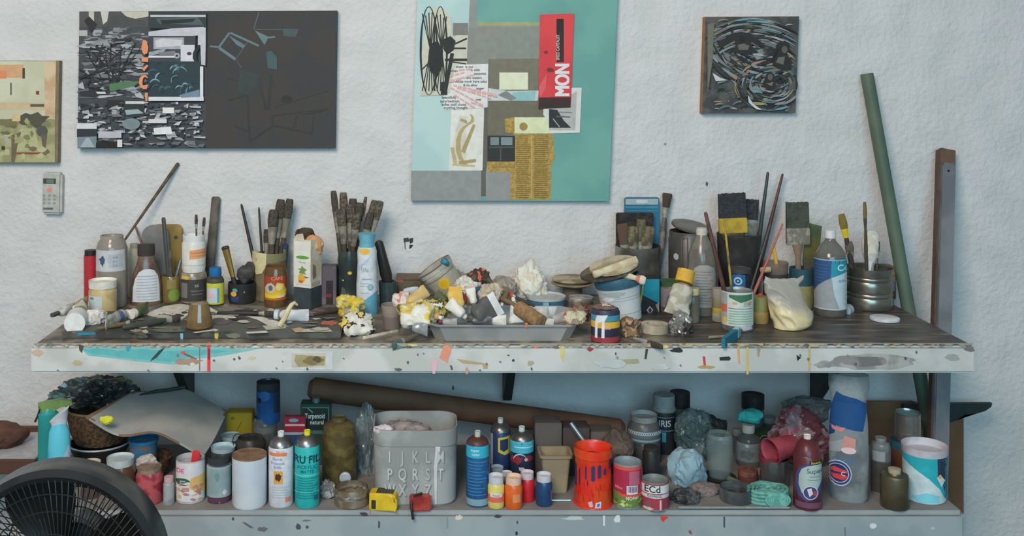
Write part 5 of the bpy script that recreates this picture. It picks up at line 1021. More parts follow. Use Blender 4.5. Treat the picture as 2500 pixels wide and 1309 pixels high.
def bag_mat():
    m = bpy.data.materials.new('powder_in_plastic'); m.use_nodes = True; nt = m.node_tree; b = nt.nodes['Principled BSDF']; L = nt.links.new
    tc = nt.nodes.new('ShaderNodeTexCoord'); sp = nt.nodes.new('ShaderNodeSeparateXYZ'); L(tc.outputs['Object'], sp.inputs[0])
    nz = nt.nodes.new('ShaderNodeTexNoise'); nz.inputs['Scale'].default_value = 30; L(tc.outputs['Object'], nz.inputs['Vector'])
    a = nt.nodes.new('ShaderNodeMath'); a.operation = 'MULTIPLY_ADD'; a.inputs[1].default_value = .42; L(sp.outputs['X'], a.inputs[0]); L(sp.outputs['Z'], a.inputs[2])
    c = nt.nodes.new('ShaderNodeMath'); c.operation = 'MULTIPLY_ADD'; c.inputs[1].default_value = .03; L(nz.outputs['Fac'], c.inputs[0]); L(a.outputs[0], c.inputs[2])
    mr = nt.nodes.new('ShaderNodeMapRange'); mr.inputs[1].default_value = .062; mr.inputs[2].default_value = .088; L(c.outputs[0], mr.inputs[0])
    mx = nt.nodes.new('ShaderNodeMix'); mx.data_type = 'RGBA'; L(mr.outputs[0], mx.inputs['Factor']); mx.inputs['A'].default_value = (.80, .66, .38, 1); mx.inputs['B'].default_value = (.60, .56, .50, 1)
    al = nt.nodes.new('ShaderNodeMapRange'); al.inputs[3].default_value = 1; al.inputs[4].default_value = .62; L(mr.outputs[0], al.inputs[0])
    L(mx.outputs['Result'], b.inputs['Base Color']); L(al.outputs[0], b.inputs['Alpha']); b.inputs['Roughness'].default_value = .35
    return m
o = t.add('bag', bm, bag_mat(), smooth=2)
sb = o.modifiers.new('soft', 'SUBSURF'); sb.levels = sb.render_levels = 1
t = stand('teal_mug', 'dark teal mug of brushes behind the powder bag', 'mug', 1957, 58, Yc=-.20)
t.turn('body', [(26, 0), (29, 745), (29, 700)], mat((140, 134, 90), .6)); t.turn('upper_body', [(29, 700), (29, -648)], mat((44, 78, 86), .5), open_=.003); mY = -.20
wide_brush('dark green wide brush with crinkled silver ferrule in teal mug', (1950, 700, mY), (1946, 494, mY - .005), 28, mat((58, 64, 58), .9, c2=(70, 74, 64), sc=80), mat((138, 128, 112), .35, .5, c2=(176, 166, 148), sc=60), mat((128, 104, 84), .6), zb=(.50, .70))
t = Thing('scraper', 'olive plastic scraper blade leaning behind the wide brush', 'scraper', pt(1974, 690, mY + .015), Matrix.Rotation(math.radians(5), 3, 'Y')); s = 3.355 / F
t.add('blade', prism_bm([(-19 * s, 48 * s), (19 * s, 44 * s), (20 * s, 140 * s), (-18 * s, 146 * s)], -.002, .002), mat((98, 94, 52), .5, c2=(66, 82, 58), sc=14), smooth=0)
t.add('grip', prism_bm([(-12 * s, 0), (12 * s, 0), (16 * s, 50 * s), (-17 * s, 50 * s)], -.005, .005), mat((84, 78, 68), .6), smooth=0)
t = stand('dark_pot', 'dark pot with grey glass rim left of teal mug', 'pot', 1894, 60, Yc=-.19)
t.turn('body', [(28, 0), (30, 740), (30, 672)], mat((62, 56, 52), .5, c2=(84, 70, 62), sc=14)); t.turn('rim', [(29, 672), (30, -634)], glassm((126, 112, 104), .6), open_=.002)
stick('pencil', 'yellow pencil leaning left in the dark pot', 'pencil', (1908, 710, -.19), (1887, 598, -.185), 4.5, 4.5, mat((206, 164, 48), .5), 1, seg=6)
stick('cork_stub', 'small cream stub lying against dark pot', 'stub', (1858, 660, -.235), (1880, 658, -.23), 7, 7, mat((184, 166, 124), .7), 1)
t = stand('thinner_bottle', 'tall clear bottle with white cap and blue label', 'bottle', 2027, 76, 777)
t.turn('body', [(35, 0), (38, 772), (38, 640), (36, 624), (26, 606), (15, 592), (12, 586), (12, 580)], mat((104, 102, 94), .12, alpha=.72, spec=.7)); p = t.last
t.lathe('liquid', [(.040, .003), (.0435, .008), (.0435, t.z(640)), (.040, t.z(625))], mat((96, 92, 84), .3, c2=(82, 80, 74), sc=12))
op = [('r', 1990, 637, 2064, 757, (48, 78, 118)), ('p', [(2030, 637), (2064, 637), (2064, 668), (2028, 680)], (36, 136, 154)), ('t', 2056, 655, 21, 'Co', (190, 210, 212)), ('p', [(1990, 757), (1990, 716), (2000, 700), (2014, 688), (2032, 678), (2064, 666), (2064, 757)], (144, 148, 150)), ('p', [(2030, 679), (2064, 666), (2064, 756), (2048, 757), (2036, 720)], (172, 190, 196)), ('r', 2046, 684, 2060, 690, (120, 150, 166)), ('r', 1990, 755, 2064, 758, (180, 180, 178)), ('r', 1990, 635, 2064, 638, (110, 160, 180))]
for i in range(6): op.append(('r', 1994, 648 + i * 8, 2022 - i * 2, 650 + i * 8, (66, 98, 140)))
t.decal(op, prof=p)
t.turn('cap', [(13, 583), (13.5, 575), (12.5, -560)], mat((204, 200, 202), .45))
t = stand('ribbed_can', 'shiny ribbed steel can of brushes near bench right end', 'can', 2121, 110, 762)
prof = [(53, 0), (55, 758)]
for y in (732, 722, 692, 682): prof += [(55, y + 3), (53.5, y), (55, y - 3)]
prof += [(55, 662), (54, -646)]
t.turn('body', prof, mat((112, 110, 102), .28, .75, c2=(130, 128, 118), sc=10), open_=.0015); rY = t.o.location.y
for x0, x1, y1, hw, hd, m, br, fe, lb in ((2100, 2054, 523, 6, 10, mat((62, 54, 48), .5), mat((120, 102, 50), .9), mat((206, 176, 40), .5), 'dark handled brush with yellow ferrule in ribbed can'), (2118, 2111, 493, 4, 5, mat((70, 60, 52), .5), mat((110, 94, 56), .8), mat((72, 62, 54), .5), 'tallest slim dark brush in ribbed can'), (2122, 2127, 563, 5, 22, white, mat((186, 178, 164), .95, c2=(200, 194, 182), sc=60), mat((190, 186, 178), .4), 'fluffy white round brush in ribbed can'), (2128, 2132, 600, 3, 5, mat((150, 146, 138), .4, .4), brist, ferr, 'small silver brush in front in ribbed can'), (2134, 2146, 590, 2.4, 3, dkbrown, brist, ferr, 'thin dark brush leaning right in ribbed can'), (2090, 2072, 590, 6, 11, dkbrown, mat((96, 84, 74), .9), ferr, 'stubby dark brush at left in ribbed can')):
    brush(lb, (x0, 745, rY + .0), (x1, y1, rY + (.02 if hd > 15 else .0)), hw, hd, m, br, fe, hl=.3 if hd > 15 else .16, flat=.8 if hd > 15 else .5, group='brushes in the ribbed can')
t = carton('print_carton', 'red and yellow printed carton behind the ribbed can', 'box', 2066, 2188, 652, 742, .055, mat((148, 140, 138), .6, c2=(124, 70, 56), sc=8), Yf=-.085, part='panels')
t.flat([('r', 2066, 655, 2090, 740, (116, 62, 54)), ('r', 2066, 690, 2090, 715, (150, 120, 50)), ('e', 2174, 668, 9, 7, (206, 150, 60)), ('r', 2166, 676, 2184, 712, (170, 164, 168)), ('e', 2174, 718, 8, 7, (206, 130, 60)), ('r', 2166, 728, 2182, 742, (90, 84, 92))], 'print')
t = stand('jar_lid', 'loose white plastic lid lying on the right end', 'lid', 2160, 70, 790)
t.lathe('top', [(.0405, 0), (.0415, .002), (.0415, .007), (.039, .0085)], mat((196, 196, 200), .5)); t.lathe('rim_ring', [(.042, .0005), (.0424, .003), (.042, .005)], mat((186, 186, 190), .5), close=False)
stick('bottle_cap', 'small white cap on its side behind blue labelled bottle', 'cap', (2072, 756, -.25), (2062, 760, -.28), 14, 14, mat((170, 178, 180), .5), 1, seg=18)
wide_brush('small brush with teal bristles lying before the labelled can', zc(1806, 806, TOP + .012), zc(1766, 838, TOP + .012), 12, mat((34, 108, 126), .7), mat((150, 190, 196), .3, .4), mat((84, 100, 104), .5), zb=(.1, .3))
stick('clay_stick', 'pale stick lying on the dark right worktop', 'stick', zc(1730, 824, TOP + .004), zc(1790, 820, TOP + .004), 3.5, 3, mat((136, 128, 112), .7), .8)
# ================= lower shelf ===========================================================
KK[0] = 1.6
def L_(name, label, cat, px, w, yb=None, Yc=None, ds=1.0, group=None): return stand(name, label, cat, px, w, yb, LOW, Yc, ds, group)
WHT2 = mat((176, 184, 186), .5); GLS = lambda c, a=.5: mat(c, .12, alpha=a, spec=.7, var=.1)
SIL2 = mat((120, 120, 120), .3, .7, c2=(96, 94, 92), sc=16); BLK2 = mat((34, 33, 33), .5)

# left end
t = L_('trigger_bottle', 'teal spray bottle with green trigger at the left end', 'bottle', 118, 48, Yc=-.455, ds=.7)
t.turn('body', [(23, 0), (24, 1190), (24, 1015), (14, 1004), (11, 998)], mat((34, 120, 118), .35, c2=(40, 128, 124), sc=10))
s = t.s; H = t.z(1000)
bm = prism_bm([(x * s, (1000 - y) * s + H - .004) for x, y in ((-14, 1006), (-16, 992), (-24, 990), (-24, 980), (-8, 976), (30, 974), (54, 980), (56, 990), (30, 992), (16, 998), (14, 1006))], -.009, .009)
t.add('trigger_head', bm, mat((104, 128, 72), .5), smooth=.4)
t.add('trigger', sweep_bm([Vector((-.022, 0, H + .006)), Vector((-.028, 0, H - .014)), Vector((-.036, 0, H - .032))], .003), BLK2)
t = L_('spray_flask', 'cyan bottle with slanted white oval cap beside fan', 'bottle', 145, 54, 1216, ds=.8)
t.turn('body', [(26, 0), (27, 1200), (27, 1100), (24, 1060), (17, 1040), (14, 1028)], mat((84, 172, 190), .35, c2=(70, 160, 186), sc=9))
t.decal([('p', [(150, 1130), (166, 1090), (172, 1110), (170, 1150), (150, 1150)], (150, 172, 190)), ('p', [(128, 1122), (150, 1118), (152, 1150), (128, 1150)], (50, 140, 178))])
s = t.s; H = t.z(1034)
bm = lathe_bm([(0, -.028), (17 * s, -.028), (21 * s, -.004), (23 * s, 0), (0, .001)], 28)
for v in bm.verts:
    if v.co.z > -.01: v.co.z += v.co.x * .75 + .008
    v.co.z += H + .018; v.co.y *= .7
t.add('cap', bm, mat((178, 184, 190), .45), smooth=1)
t = L_('black_basin', 'black basin with pale rim under the wicker basket', 'basin', 244, 152, Yc=-.30)
t.lathe('body', [(.06, 0), (.085, .05), (.092, .064)], BLK2, open_=.003); t.lathe('rim', [(.0925, .0645), (.094, .067), (.092, .07), (.088, .068), (.0925, .0645)], mat((150, 160, 166), .3), close=False)
bz = LOW + .071
t = stand('wicker_basket', 'round brown wicker basket under the dark plastic bundle', 'basket', 246, 158, plane=bz, Yc=-.30)
wm = mat((92, 70, 50), .8, c2=(62, 46, 34), sc=95, bump=.8)
t.lathe('weave', [(.074, 0), (.088, .03), (.096, .07), (.098, .098)], wm, open_=.004); t.lathe('rim', [(.0985, .096), (.102, .1), (.0985, .105), (.094, .101), (.0985, .096)], mat((104, 80, 58), .8, sc=120), close=False)
blob('plastic_bundle', 'crumpled dark shiny plastic bundle with yellow and teal bits', 'plastic bundle', 128, 922, 330, 1036, -.26, .17, [mat((38, 40, 40), .22, spec=.9), mat((54, 62, 62), .2, spec=.9), mat((70, 104, 104), .22, spec=.8), mat((112, 108, 66), .4)], 31, .42, 2.2, plane=bz + .107, thr=(.05, .30, .42), sub=5)
blob('yellow_sponge', 'bright yellow green scrap on the warped sheet', 'scrap', 246, 1016, 274, 1036, -.50, .02, [mat((186, 190, 50), .7)], 32, .3)
# warped sheet
rows = [[(318, 957, -.26), (385, 953, -.22), (450, 950, -.20), (504, 976, -.22), (556, 1004, -.26)],
        [(282, 978, -.34), (350, 982, -.31), (424, 976, -.29), (488, 1004, -.31), (541, 1036, -.34)],
        [(245, 998, -.42), (322, 1022, -.40), (396, 1012, -.39), (470, 1040, -.41), (522, 1074, -.44)],
        [(210, 1016, -.47), (290, 1060, -.49), (372, 1053, -.49), (428, 1074, -.51), (497, 1114, -.54)]]
c0 = pt(380, 1020, -.38); t = Thing('warped_sheet', 'wavy grey foam sheet drooping over the jars on the left', 'sheet', c0)
def catmull(a, b, c, d, f): return .5 * ((2 * b) + (-a + c) * f + (2 * a - 5 * b + 4 * c - d) * f * f + (-a + 3 * b - 3 * c + d) * f ** 3)
def crow(ps, n):
    o = []; m = len(ps)
    for i in range(m - 1):
        for k in range(n): o.append(catmull(ps[max(i - 1, 0)], ps[i], ps[i + 1], ps[min(i + 2, m - 1)], k / n))
    return o + [ps[-1]]
G = [crow([pt(*p) - c0 for p in r_], 6) for r_ in rows]
G = [list(q) for q in zip(*[crow(list(col), 6) for col in zip(*G)])]
bm = bmesh.new(); V = [[bm.verts.new(p) for p in r_] for r_ in G]
for i in range(len(V) - 1):
    for j in range(len(V[0]) - 1): bm.faces.new((V[i][j], V[i + 1][j], V[i + 1][j + 1], V[i][j + 1]))
bm.normal_update()
ext = bmesh.ops.solidify(bm, geom=bm.faces[:], thickness=.007)
bmesh.ops.recalc_face_normals(bm, faces=bm.faces)
for f in bm.faces:
    if f.calc_area() < .00012 and min(e.calc_length() for e in f.edges) > .005 : f.material_index = 1
t.add('sheet', bm, [mat((138, 140, 138), .8, c2=(150, 150, 146), sc=8), mat((112, 92, 74), .8)], smooth=1)
t = Thing('dark_strap', 'dark green strap along the top edge of the grey sheet', 'strap', pt(318, 978, -.285))
t.add('strap', sweep_bm([pt(x, y, Y_) - t.o.location for x, y, Y_ in ((318, 984, -.30), (345, 966, -.265), (380, 956, -.24), (420, 951, -.225), (452, 945, -.205))], .006), mat((40, 52, 52), .6))
# jars front left
t = L_('tin_lid_jar', 'brown jar with cream lid peeping over the fan', 'jar', 222, 46, Yc=-.545)
t.turn('body', [(22, 0), (23, 1220), (22, 1144)], mat((70, 58, 50), .3)); t.turn('lid', [(23.5, 1144), (23.5, 1136), (22, -1124)], mat((160, 154, 138), .5))
t = L_('brown_jar', 'brown glass jar with wide white lid behind fan rim', 'jar', 294, 72, Yc=-.535)
t.turn('body', [(33, 0), (36, 1215), (36, 1160), (31, 1144)], mat((82, 60, 46), .2, spec=.6, c2=(96, 72, 56), sc=14)); t.turn('lid', [(32, 1145), (33, 1128), (31, -1110)], mat((160, 172, 174), .45))
t = L_('wicker_bowl', 'small brown wicker bowl holding a blue lidded tub', 'bowl', 366, 118, Yc=-.39)
t.lathe('weave', [(.045, 0), (.06, .03), (.066, .055)], wm, open_=.004)
t = stand('blue_tub', 'blue lidded tub under the grey warped sheet', 'tub', 350, 76, plane=LOW + .0045, Yc=-.39)
t.turn('body', [(30, 0), (34, 1090)], mat((96, 92, 90), .4, c2=(56, 100, 130), sc=30)); t.turn('lid', [(36, 1090), (37, 1082), (35, -1062)], mat((44, 112, 154), .4))
blob('white_wad', 'white crumpled wad in front of the wicker bowl', 'paper', 332, 1112, 384, 1150, -.50, .04, [mat((168, 164, 160), .8)], 33, .3, plane=LOW)
t = L_('beet_jar', 'jar of crimson pigment with tan lid beside fan', 'jar', 365, 66, 1237)
t.turn('body', [(31, 0), (33, 1230), (33, 1172), (29, 1160)], mat((128, 40, 50), .25, c2=(156, 74, 80), sc=34, spec=.6)); t.turn('lid', [(29, 1160), (29.5, 1150), (28, -1131)], mat((130, 112, 100), .6, c2=(104, 90, 80), sc=30))
t = L_('small_vial', 'tiny grey bottle with pinkish cap left of the food tin', 'bottle', 412, 27, 1236)
t.turn('body', [(13, 0), (13.5, 1232), (13.5, 1186), (10, 1180)], mat((142, 148, 150), .4, c2=(120, 126, 130), sc=30)); t.turn('cap', [(11, 1180), (11, 1168), (10, -1160)], mat((178, 150, 150), .5))
t = L_('food_tin', 'open food tin with pasta picture label and red spatula', 'tin', 465, 70, 1233)
t.turn('body', [(34, 0), (35, 1231), (35, 1130), (34, -1117)], mat((176, 176, 178), .35, .3), open_=.0015)
op = [('r', 431, 1133, 499, 1226, (186, 186, 190)), ('r', 431, 1136, 452, 1163, (196, 180, 186)), ('t', 441, 1152, 15, 'DE', (170, 44, 92)), ('e', 447, 1178, 17, 9, (48, 84, 62)), ('t', 447, 1176, 6, 'pasta', (196, 200, 190)), ('t', 447, 1182, 6, 'crema', (196, 200, 190)), ('p', [(466, 1168), (499, 1162), (499, 1204), (478, 1206), (462, 1190)], (190, 158, 96))]
r = random.Random(3)
for i in range(34): op.append(('p', blot(r.uniform(436, 495), r.uniform(1188, 1222) if i % 2 else r.uniform(1166, 1222) * .5 + 597, r.uniform(3, 7), r.uniform(2, 5), i), r.choice([(168, 120, 110), (206, 190, 160), (196, 150, 76), (150, 110, 116), (212, 206, 200)])))
t.decal(op); fY = t.o.location.y
t = Thing('red_spatula', 'red plastic spatula with yellow smear in the food tin', 'spatula', pt(464, 1222, fY), axis_rot(pt(480, 1100, fY) - pt(464, 1222, fY))); LL = (pt(480, 1100, fY) - pt(464, 1222, fY)).length
t.add('shaft', flat_lathe([(.006, .003, 0), (.007, .003, LL * .55)], 1), mat((206, 160, 60), .5)); t.add('blade', flat_lathe([(.007, .003, LL * .55), (.011, .003, LL * .75), (.011, .002, LL * .97), (.006, .001, LL)], 1), mat((178, 44, 48), .4))
t = L_('grey_jar', 'glass jar of grey blue paint with wine red foot', 'jar', 535, 60, 1232)
t.turn('body', [(28, 0), (30, 1229), (30, 1146), (28, -1122)], mat((118, 138, 142), .25, c2=(134, 150, 152), sc=18, spec=.6))
t.decal([('r', 506, 1216, 565, 1231, (78, 48, 66)), ('r', 506, 1122, 564, 1138, (44, 48, 50)), ('p', [(548, 1196), (554, 1204), (548, 1212), (542, 1204)], (176, 180, 186)), ('p', blot(530, 1166, 6, 10, 4), (98, 120, 124))])
for px, w, Yc, y0, y1, lb in ((545, 64, -.465, 1106, 1087, 'taller dark jar with white lid behind grey paint jar'), (563, 52, -.295, 1076, 1057, 'rear dark jar with pale blue lid beneath the yellow box')):
    t = L_('lidded_jar', lb, 'jar', px, w, Yc=Yc)
    t.turn('body', [(w / 2 - 1, 0), (w / 2, 1150), (w / 2, y0 + 16), (w / 2 - 4, y0 + 2)], mat((50, 54, 56), .3)); t.turn('lid', [(w / 2 - 3, y0 + 3), (w / 2 - 2, y0 - 6), (w / 2 - 4, -y1)], mat((140, 162, 168), .45))
t = L_('white_canister', 'translucent white plastic canister with brown cork lid', 'canister', 609, 84, 1248)
t.turn('body', [(39, 0), (42, 1240), (42, 1128)], mat((172, 180, 190), .35, c2=(184, 190, 198), sc=6)); t.turn('lid', [(41.5, 1128.5), (42.5, 1124), (41, -1095)], mat((128, 102, 82), .7, c2=(110, 86, 68), sc=30))
def spray(label, px, w, yb, ytop, body, ops, nozzle, Yc=None, shoulder=None, name='spray_can', sh=30, metal=SIL2, nz=14):
    t = L_(name, label, 'spray can', px, w, yb, Yc)
    h = w / 2; yn = ytop + nz; ys = yn + sh
    t.turn('body', [(h - 1.5, 0), (h, (yb or 1180) - 3), (h, ys + 3), (h - 1.5, ys)], body); p = t.last
    t.turn('shoulder', [(h - 1, ys), (h - 2, ys - 5), (h * .8, ys - sh * .5), (h * .52, ys - sh * .85), (h * .3, yn)], shoulder or metal)
    t.turn('nozzle', [(h * .26, yn + 2), (h * .26, ytop + 3), (h * .2, -ytop)], nozzle)
    if ops: t.decal(ops, prof=p)
    return t
WP2 = mat((186, 188, 190), .4)
op = [('r', 659, 1107, 700, 1115, (206, 112, 72)), ('p', [(659, 1115), (664, 1105), (672, 1115)], (206, 112, 72)), ('t', 684, 1104, 8, 'Barniz', (190, 130, 100)), ('r', 669, 1151, 690, 1182, (206, 136, 60)), ('p', blot(680, 1166, 7, 10, 3), (60, 44, 36)), ('r', 696, 1216, 709, 1228, (218, 110, 84))]
for i, y in enumerate((1122, 1132, 1142)): op.append(('t', 678, y, 10, ('Barniz', 'Retoque', 'Brillo')[i], (130, 136, 170), 0, .9))
for i in range(5): op.append(('r', 664, 1190 + i * 6, 708 - i % 2 * 6, 1192 + i * 6, (156, 160, 166)))
spray('white varnish spray can with orange square beside the teal one', 686, 60, 1242, 1053, mat((178, 180, 184), .4), op, WP2)
TT = (36, 152, 150)
op = [('r', 720, 1117, 781, 1119, (28, 110, 112)), ('t', 750, 1124, 27, 'KRU FILM', (24, 44, 50), 0, .82), ('t', 750, 1142, 12, 'ACRYLIC', (22, 96, 100)), ('t', 750, 1153, 10, 'MATTE', (22, 84, 90)), ('r', 720, 1161, 781, 1164, (80, 178, 176)), ('r', 720, 1203, 781, 1206, (80, 178, 176)), ('r', 766, 1212, 776, 1224, (24, 90, 96))]
for i in range(9): op.append(('r', 726, 1168 + i * 6, 774 - (i % 3) * 5, 1170 + i * 6, (26, 112, 114)))
spray('teal spray can with black lettering and yellow nozzle', 750, 60, 1244, 1050, mat(TT, .4), op, mat((206, 190, 40), .45))
t = carton('yellow_box', 'yellow cardboard box standing behind the jars by wall', 'box', 552, 616, 1009, 1130, .05, mat((150, 128, 30), .6, c2=(138, 116, 34), sc=10), plane=LOW, Yf=-.235)
t.flat([('e', 568, 1022, 5, 4, (110, 96, 40)), ('p', ln(578, 1052, 590, 1030, 1.5), (80, 76, 40))], 'print')
t = L_('dim_jar', 'dark glass jar carrying the tall blue can', 'jar', 647, 58, Yc=-.275)
t.turn('body', [(27, 0), (29, 1130), (29, 1040), (26, 1026), (26, -1020)], mat((76, 82, 82), .2, c2=(96, 100, 98), sc=22, spec=.6)); zt = t.last[-1][1] + LOW
t.decal([('t', 647, 1040, 9, 'llll', (130, 134, 130)), ('r', 624, 1046, 670, 1060, (96, 100, 98))])
t = stand('blue_can', 'blue can with dark top stacked on glass jar by wall', 'can', 655, 58, plane=zt + .001, Yc=-.275)
t.turn('body', [(28, 0), (29, 1014), (29, 960)], mat((30, 66, 112), .3, c2=(36, 76, 126), sc=8)); t.decal([('e', 646, 968, 14, 12, (44, 88, 140)), ('r', 630, 974, 638, 986, (24, 30, 40)), ('r', 668, 960, 682, 1012, (40, 52, 66))])
t.turn('lid', [(28, 960), (29, 955), (28.5, 940), (27, -928)], mat((52, 58, 64), .3, .3))
t = L_('black_pot', 'squat black pot with wire loop behind white canister', 'pot', 612, 74, Yc=-.425)
t.turn('body', [(33, 0), (37, 1160), (37, 1092), (30, 1078), (30, -1064)], mat((38, 38, 38), .4, c2=(54, 52, 50), sc=20)); H = t.z(1085)
t.add('wire_loop', sweep_bm([Vector((-.037 + .014 * math.cos(a * .45), -.01, H + .016 + .02 * math.sin(a * .45))) for a in range(14)], .0015, 6, closed=True), BLK2)
t = carton('hang_card', 'small red and blue packaged card with oval hang hole', 'package', 694, 746, 1018, 1150, .018, mat((126, 36, 52), .5), plane=LOW, Yf=-.345)
t.flat([('e', 717, 1027, 12, 4.5, (100, 140, 150)), ('r', 696, 1036, 744, 1041, (190, 150, 150)), ('r', 694, 1056, 746, 1062, (130, 150, 166)), ('r', 694, 1062, 746, 1150, (36, 62, 98))], 'print')
t = carton('solvent_tin', 'green rectangular tin with white lettering and screw cap', 'tin', 733, 806, 988, 1150, .05, mat((38, 66, 58), .4, c2=(46, 74, 66), sc=8), plane=LOW, Yf=-.315)
t.flat([('r', 738, 995, 801, 1050, (30, 44, 40)), ('p', ln(752, 998, 764, 1008, 3), (110, 130, 118)), ('t', 769, 1017, 17, 'Turpenoid', (186, 200, 194), 0, .68), ('t', 774, 1032, 15, 'natural', (186, 200, 194), 0, .8), ('r', 801, 995, 803, 1050, (90, 120, 104)), ('r', 738, 995, 803, 997, (90, 120, 104)), ('r', 740, 1052, 800, 1060, (70, 100, 90))], 'print')
t.lathe('cap', [(.011, t.hz), (.011, t.hz + .012)], mat((120, 130, 128), .4, .5)).location = (0, 0, 0)
t = L_('amber_jug', 'olive amber glass jug half full of brown liquid', 'jug', 828, 84, 1192)
t.turn('glass', [(40, 0), (42, 1184), (42, 1075), (38, 1052), (28, 1040), (17, 1034), (16, 1022), (17, -1017)], mat((104, 92, 54), .15, c2=(80, 68, 40), sc=26, alpha=.8, spec=.7)); p = t.last
t.lathe('liquid', [(.042, .003), (.0475, .008), (.0475, t.z(1140)), (.001, t.z(1140))], mat((62, 42, 30), .3))
t.turn('cap', [(17.5, 1034), (18, 1030), (17, -1016)], mat((72, 66, 48), .5))
def bag(name, label, x0, y0, x1, y1, Y_, d, m, seed, amp=.35, plane=LOW, fr=2.4):
    return blob(name, label, 'plastic bag', x0, y0, x1, y1, Y_, d, m, seed, amp, fr * .7, plane=plane, sub=5)
CL = mat((92, 106, 110), .18, alpha=.55, spec=.8, c2=(140, 154, 156), sc=14)
bag('clear_bag', 'clear crumpled plastic bag between amber jug and grey bin', 868, 1000, 932, 1190, -.36, .10, [CL], 41)
t = L_('gold_tin', 'low gold tin wrapped with torn foil beside tape measure', 'tin', 858, 84, 1246)
t.turn('body', [(40, 0), (42, 1243), (41, 1224), (42, 1214), (40, 1204), (41, -1188)], mat((126, 112, 88), .3, .6, c2=(150, 140, 124), sc=22), open_=.002)
tY = t.o.location.y; p = t.last
bm = lathe_bm([(.0465, p[-1][1] - .006), (.049, p[-1][1] + .002), (.046, p[-1][1] + .006), (.038, p[-1][1] + .003)], 48)
for v in bm.verts:
    n = noise.noise(v.co * 90) * .006; v.co += Vector((v.co.x, v.co.y, 0)).normalized() * n * .6 + Vector((0, 0, n))
t.add('foil', bm, mat((176, 172, 172), .25, .6, c2=(130, 122, 112), sc=40), smooth=.2)
c = pt(843, 1166, -.52); t = Thing('plastic_disc', 'round grey white cap propped behind the gold tin', 'cap', (c.x, -.515, c.z), Matrix.Rotation(math.radians(96), 3, 'X')); t.ds = 1
t.lathe('cap', [(.013, 0), (.016, .002), (.0165, .009), (.014, .011)], mat((150, 158, 166), .4))
t = L_('cap_jar', 'short dark jar under the grey white cap', 'jar', 843, 34, Yc=-.505); t.turn('body', [(15, 0), (16, 1200), (15, -1184)], mat((60, 48, 40), .3))
blob('foil_scrap', 'wrinkled clear wrap scraps behind the gold tin', 'wrap', 780, 1176, 818, 1216, -.55, .05, [mat((110, 110, 110), .25, alpha=.8, c2=(160, 160, 160), sc=40)], 43, .4, plane=LOW)
# alphabet bin
t = Thing('alphabet_bin', 'grey plastic bin embossed with alphabet letters, white drip down side', 'bin', (0, -.535, LOW)); D = 3.005
sx = (D - .085) / F; cx = pt(1014, 0, -.535).x; t.o.location.x = cx; t.ds = 1; t.s = sx
hx, hy, H = .1145, .083, 1.505 - (1052 - PY) * sx - LOW
def rr(hx, hy, c, z, n=6):
    o = []
    for qx, qy, a0 in ((hx - c, hy - c, 0), (-hx + c, hy - c, 90), (-hx + c, -hy + c, 180), (hx - c, -hy + c, 270)):
        for k in range(n + 1):
            a = math.radians(a0 + 90 * k / n); o.append((qx + c * math.cos(a), qy + c * math.sin(a), z))
    return o
bm = bmesh.new(); gm = mat((124, 126, 124), .75, c2=(142, 144, 142), sc=9, det=5)
rs = [[bm.verts.new(p) for p in q] for q in (rr(hx - .006, hy - .006, .05, 0), rr(hx - .002, hy - .002, .05, .006), rr(hx, hy, .05, H * .78), rr(hx + .002, hy + .002, .05, H * .79), rr(hx + .002, hy + .002, .05, H), rr(hx - .002, hy - .002, .046, H), rr(hx - .005, hy - .005, .044, .01))]
for a, b in zip(rs, rs[1:]):
    n = len(a)
    for i in range(n): bm.faces.new((a[i], a[(i + 1) % n], b[(i + 1) % n], b[i]))
bm.faces.new(rs[0][::-1]); bm.faces.new(rs[-1])
bmesh.ops.recalc_face_normals(bm, faces=bm.faces)
t.add('wall', bm, gm, smooth=.5)
em = mat((150, 152, 150), .7, c2=(164, 166, 164), sc=20); letter_shade = mat((112, 114, 112), .7)
m2 = lambda px, py: ((px - 1014) * sx, CZ - (py - PY) * sx - LOW)
def bs(u, v, e):
    k = hx - .05; a = abs(u); y = -hy
    if a > k: y = -hy + .05 - math.sqrt(max(0, .05 ** 2 - min(a - k, .05) ** 2))
    return Vector((u, y - e - .0012, v))
op = []
for y, row in ((1118, 'IJKLM'), (1160, 'PQRST'), (1198, 'WXYZ')):
    for i, ch in enumerate(row):
        x = 952 + i * 31; op += [('t', x + 1.5, y + 1.5, 40, ch, letter_shade, 0, .62), ('t', x, y, 40, ch, em, 0, .62)]  # offset darker copy paints the shade beside each raised letter
decal_obj('letters', op, m2, bs, .02, t.o, t)
decal_obj('paint_drip', [('p', [(1058, 1066), (1064, 1056), (1074, 1058), (1079, 1068), (1075, 1100), (1068, 1140), (1067, 1232), (1062, 1232), (1060, 1140), (1064, 1096)], (176, 172, 174)), ('p', [(912, 1060), (932, 1052), (952, 1056), (950, 1066), (916, 1068)], (190, 178, 180))], m2, bs, .02, t.o, t)
bY_ = -.535
blob('foam_scraps', 'pinkish grey foam scraps filling the alphabet bin', 'foam', 926, 1030, 1066, 1120, bY_ + .01, .13, [mat((112, 104, 106), .9, c2=(136, 126, 126), sc=30)], 44, .2, 3, plane=LOW + .012)
blob('foam_lump', 'white foam lump at the left rim of alphabet bin', 'foam', 914, 1038, 956, 1062, bY_ - .058, .03, [mat((190, 178, 180), .9)], 45, .25)
# cardboard tube under the worktop
t = stick('cardboard_tube', 'long brown cardboard tube leaning under the worktop', 'tube', (754, 948, -.185), (1524, 1052, -.24), 28, 27, mat((102, 74, 56), .7, c2=(90, 64, 48), sc=6), 1, seg=28)
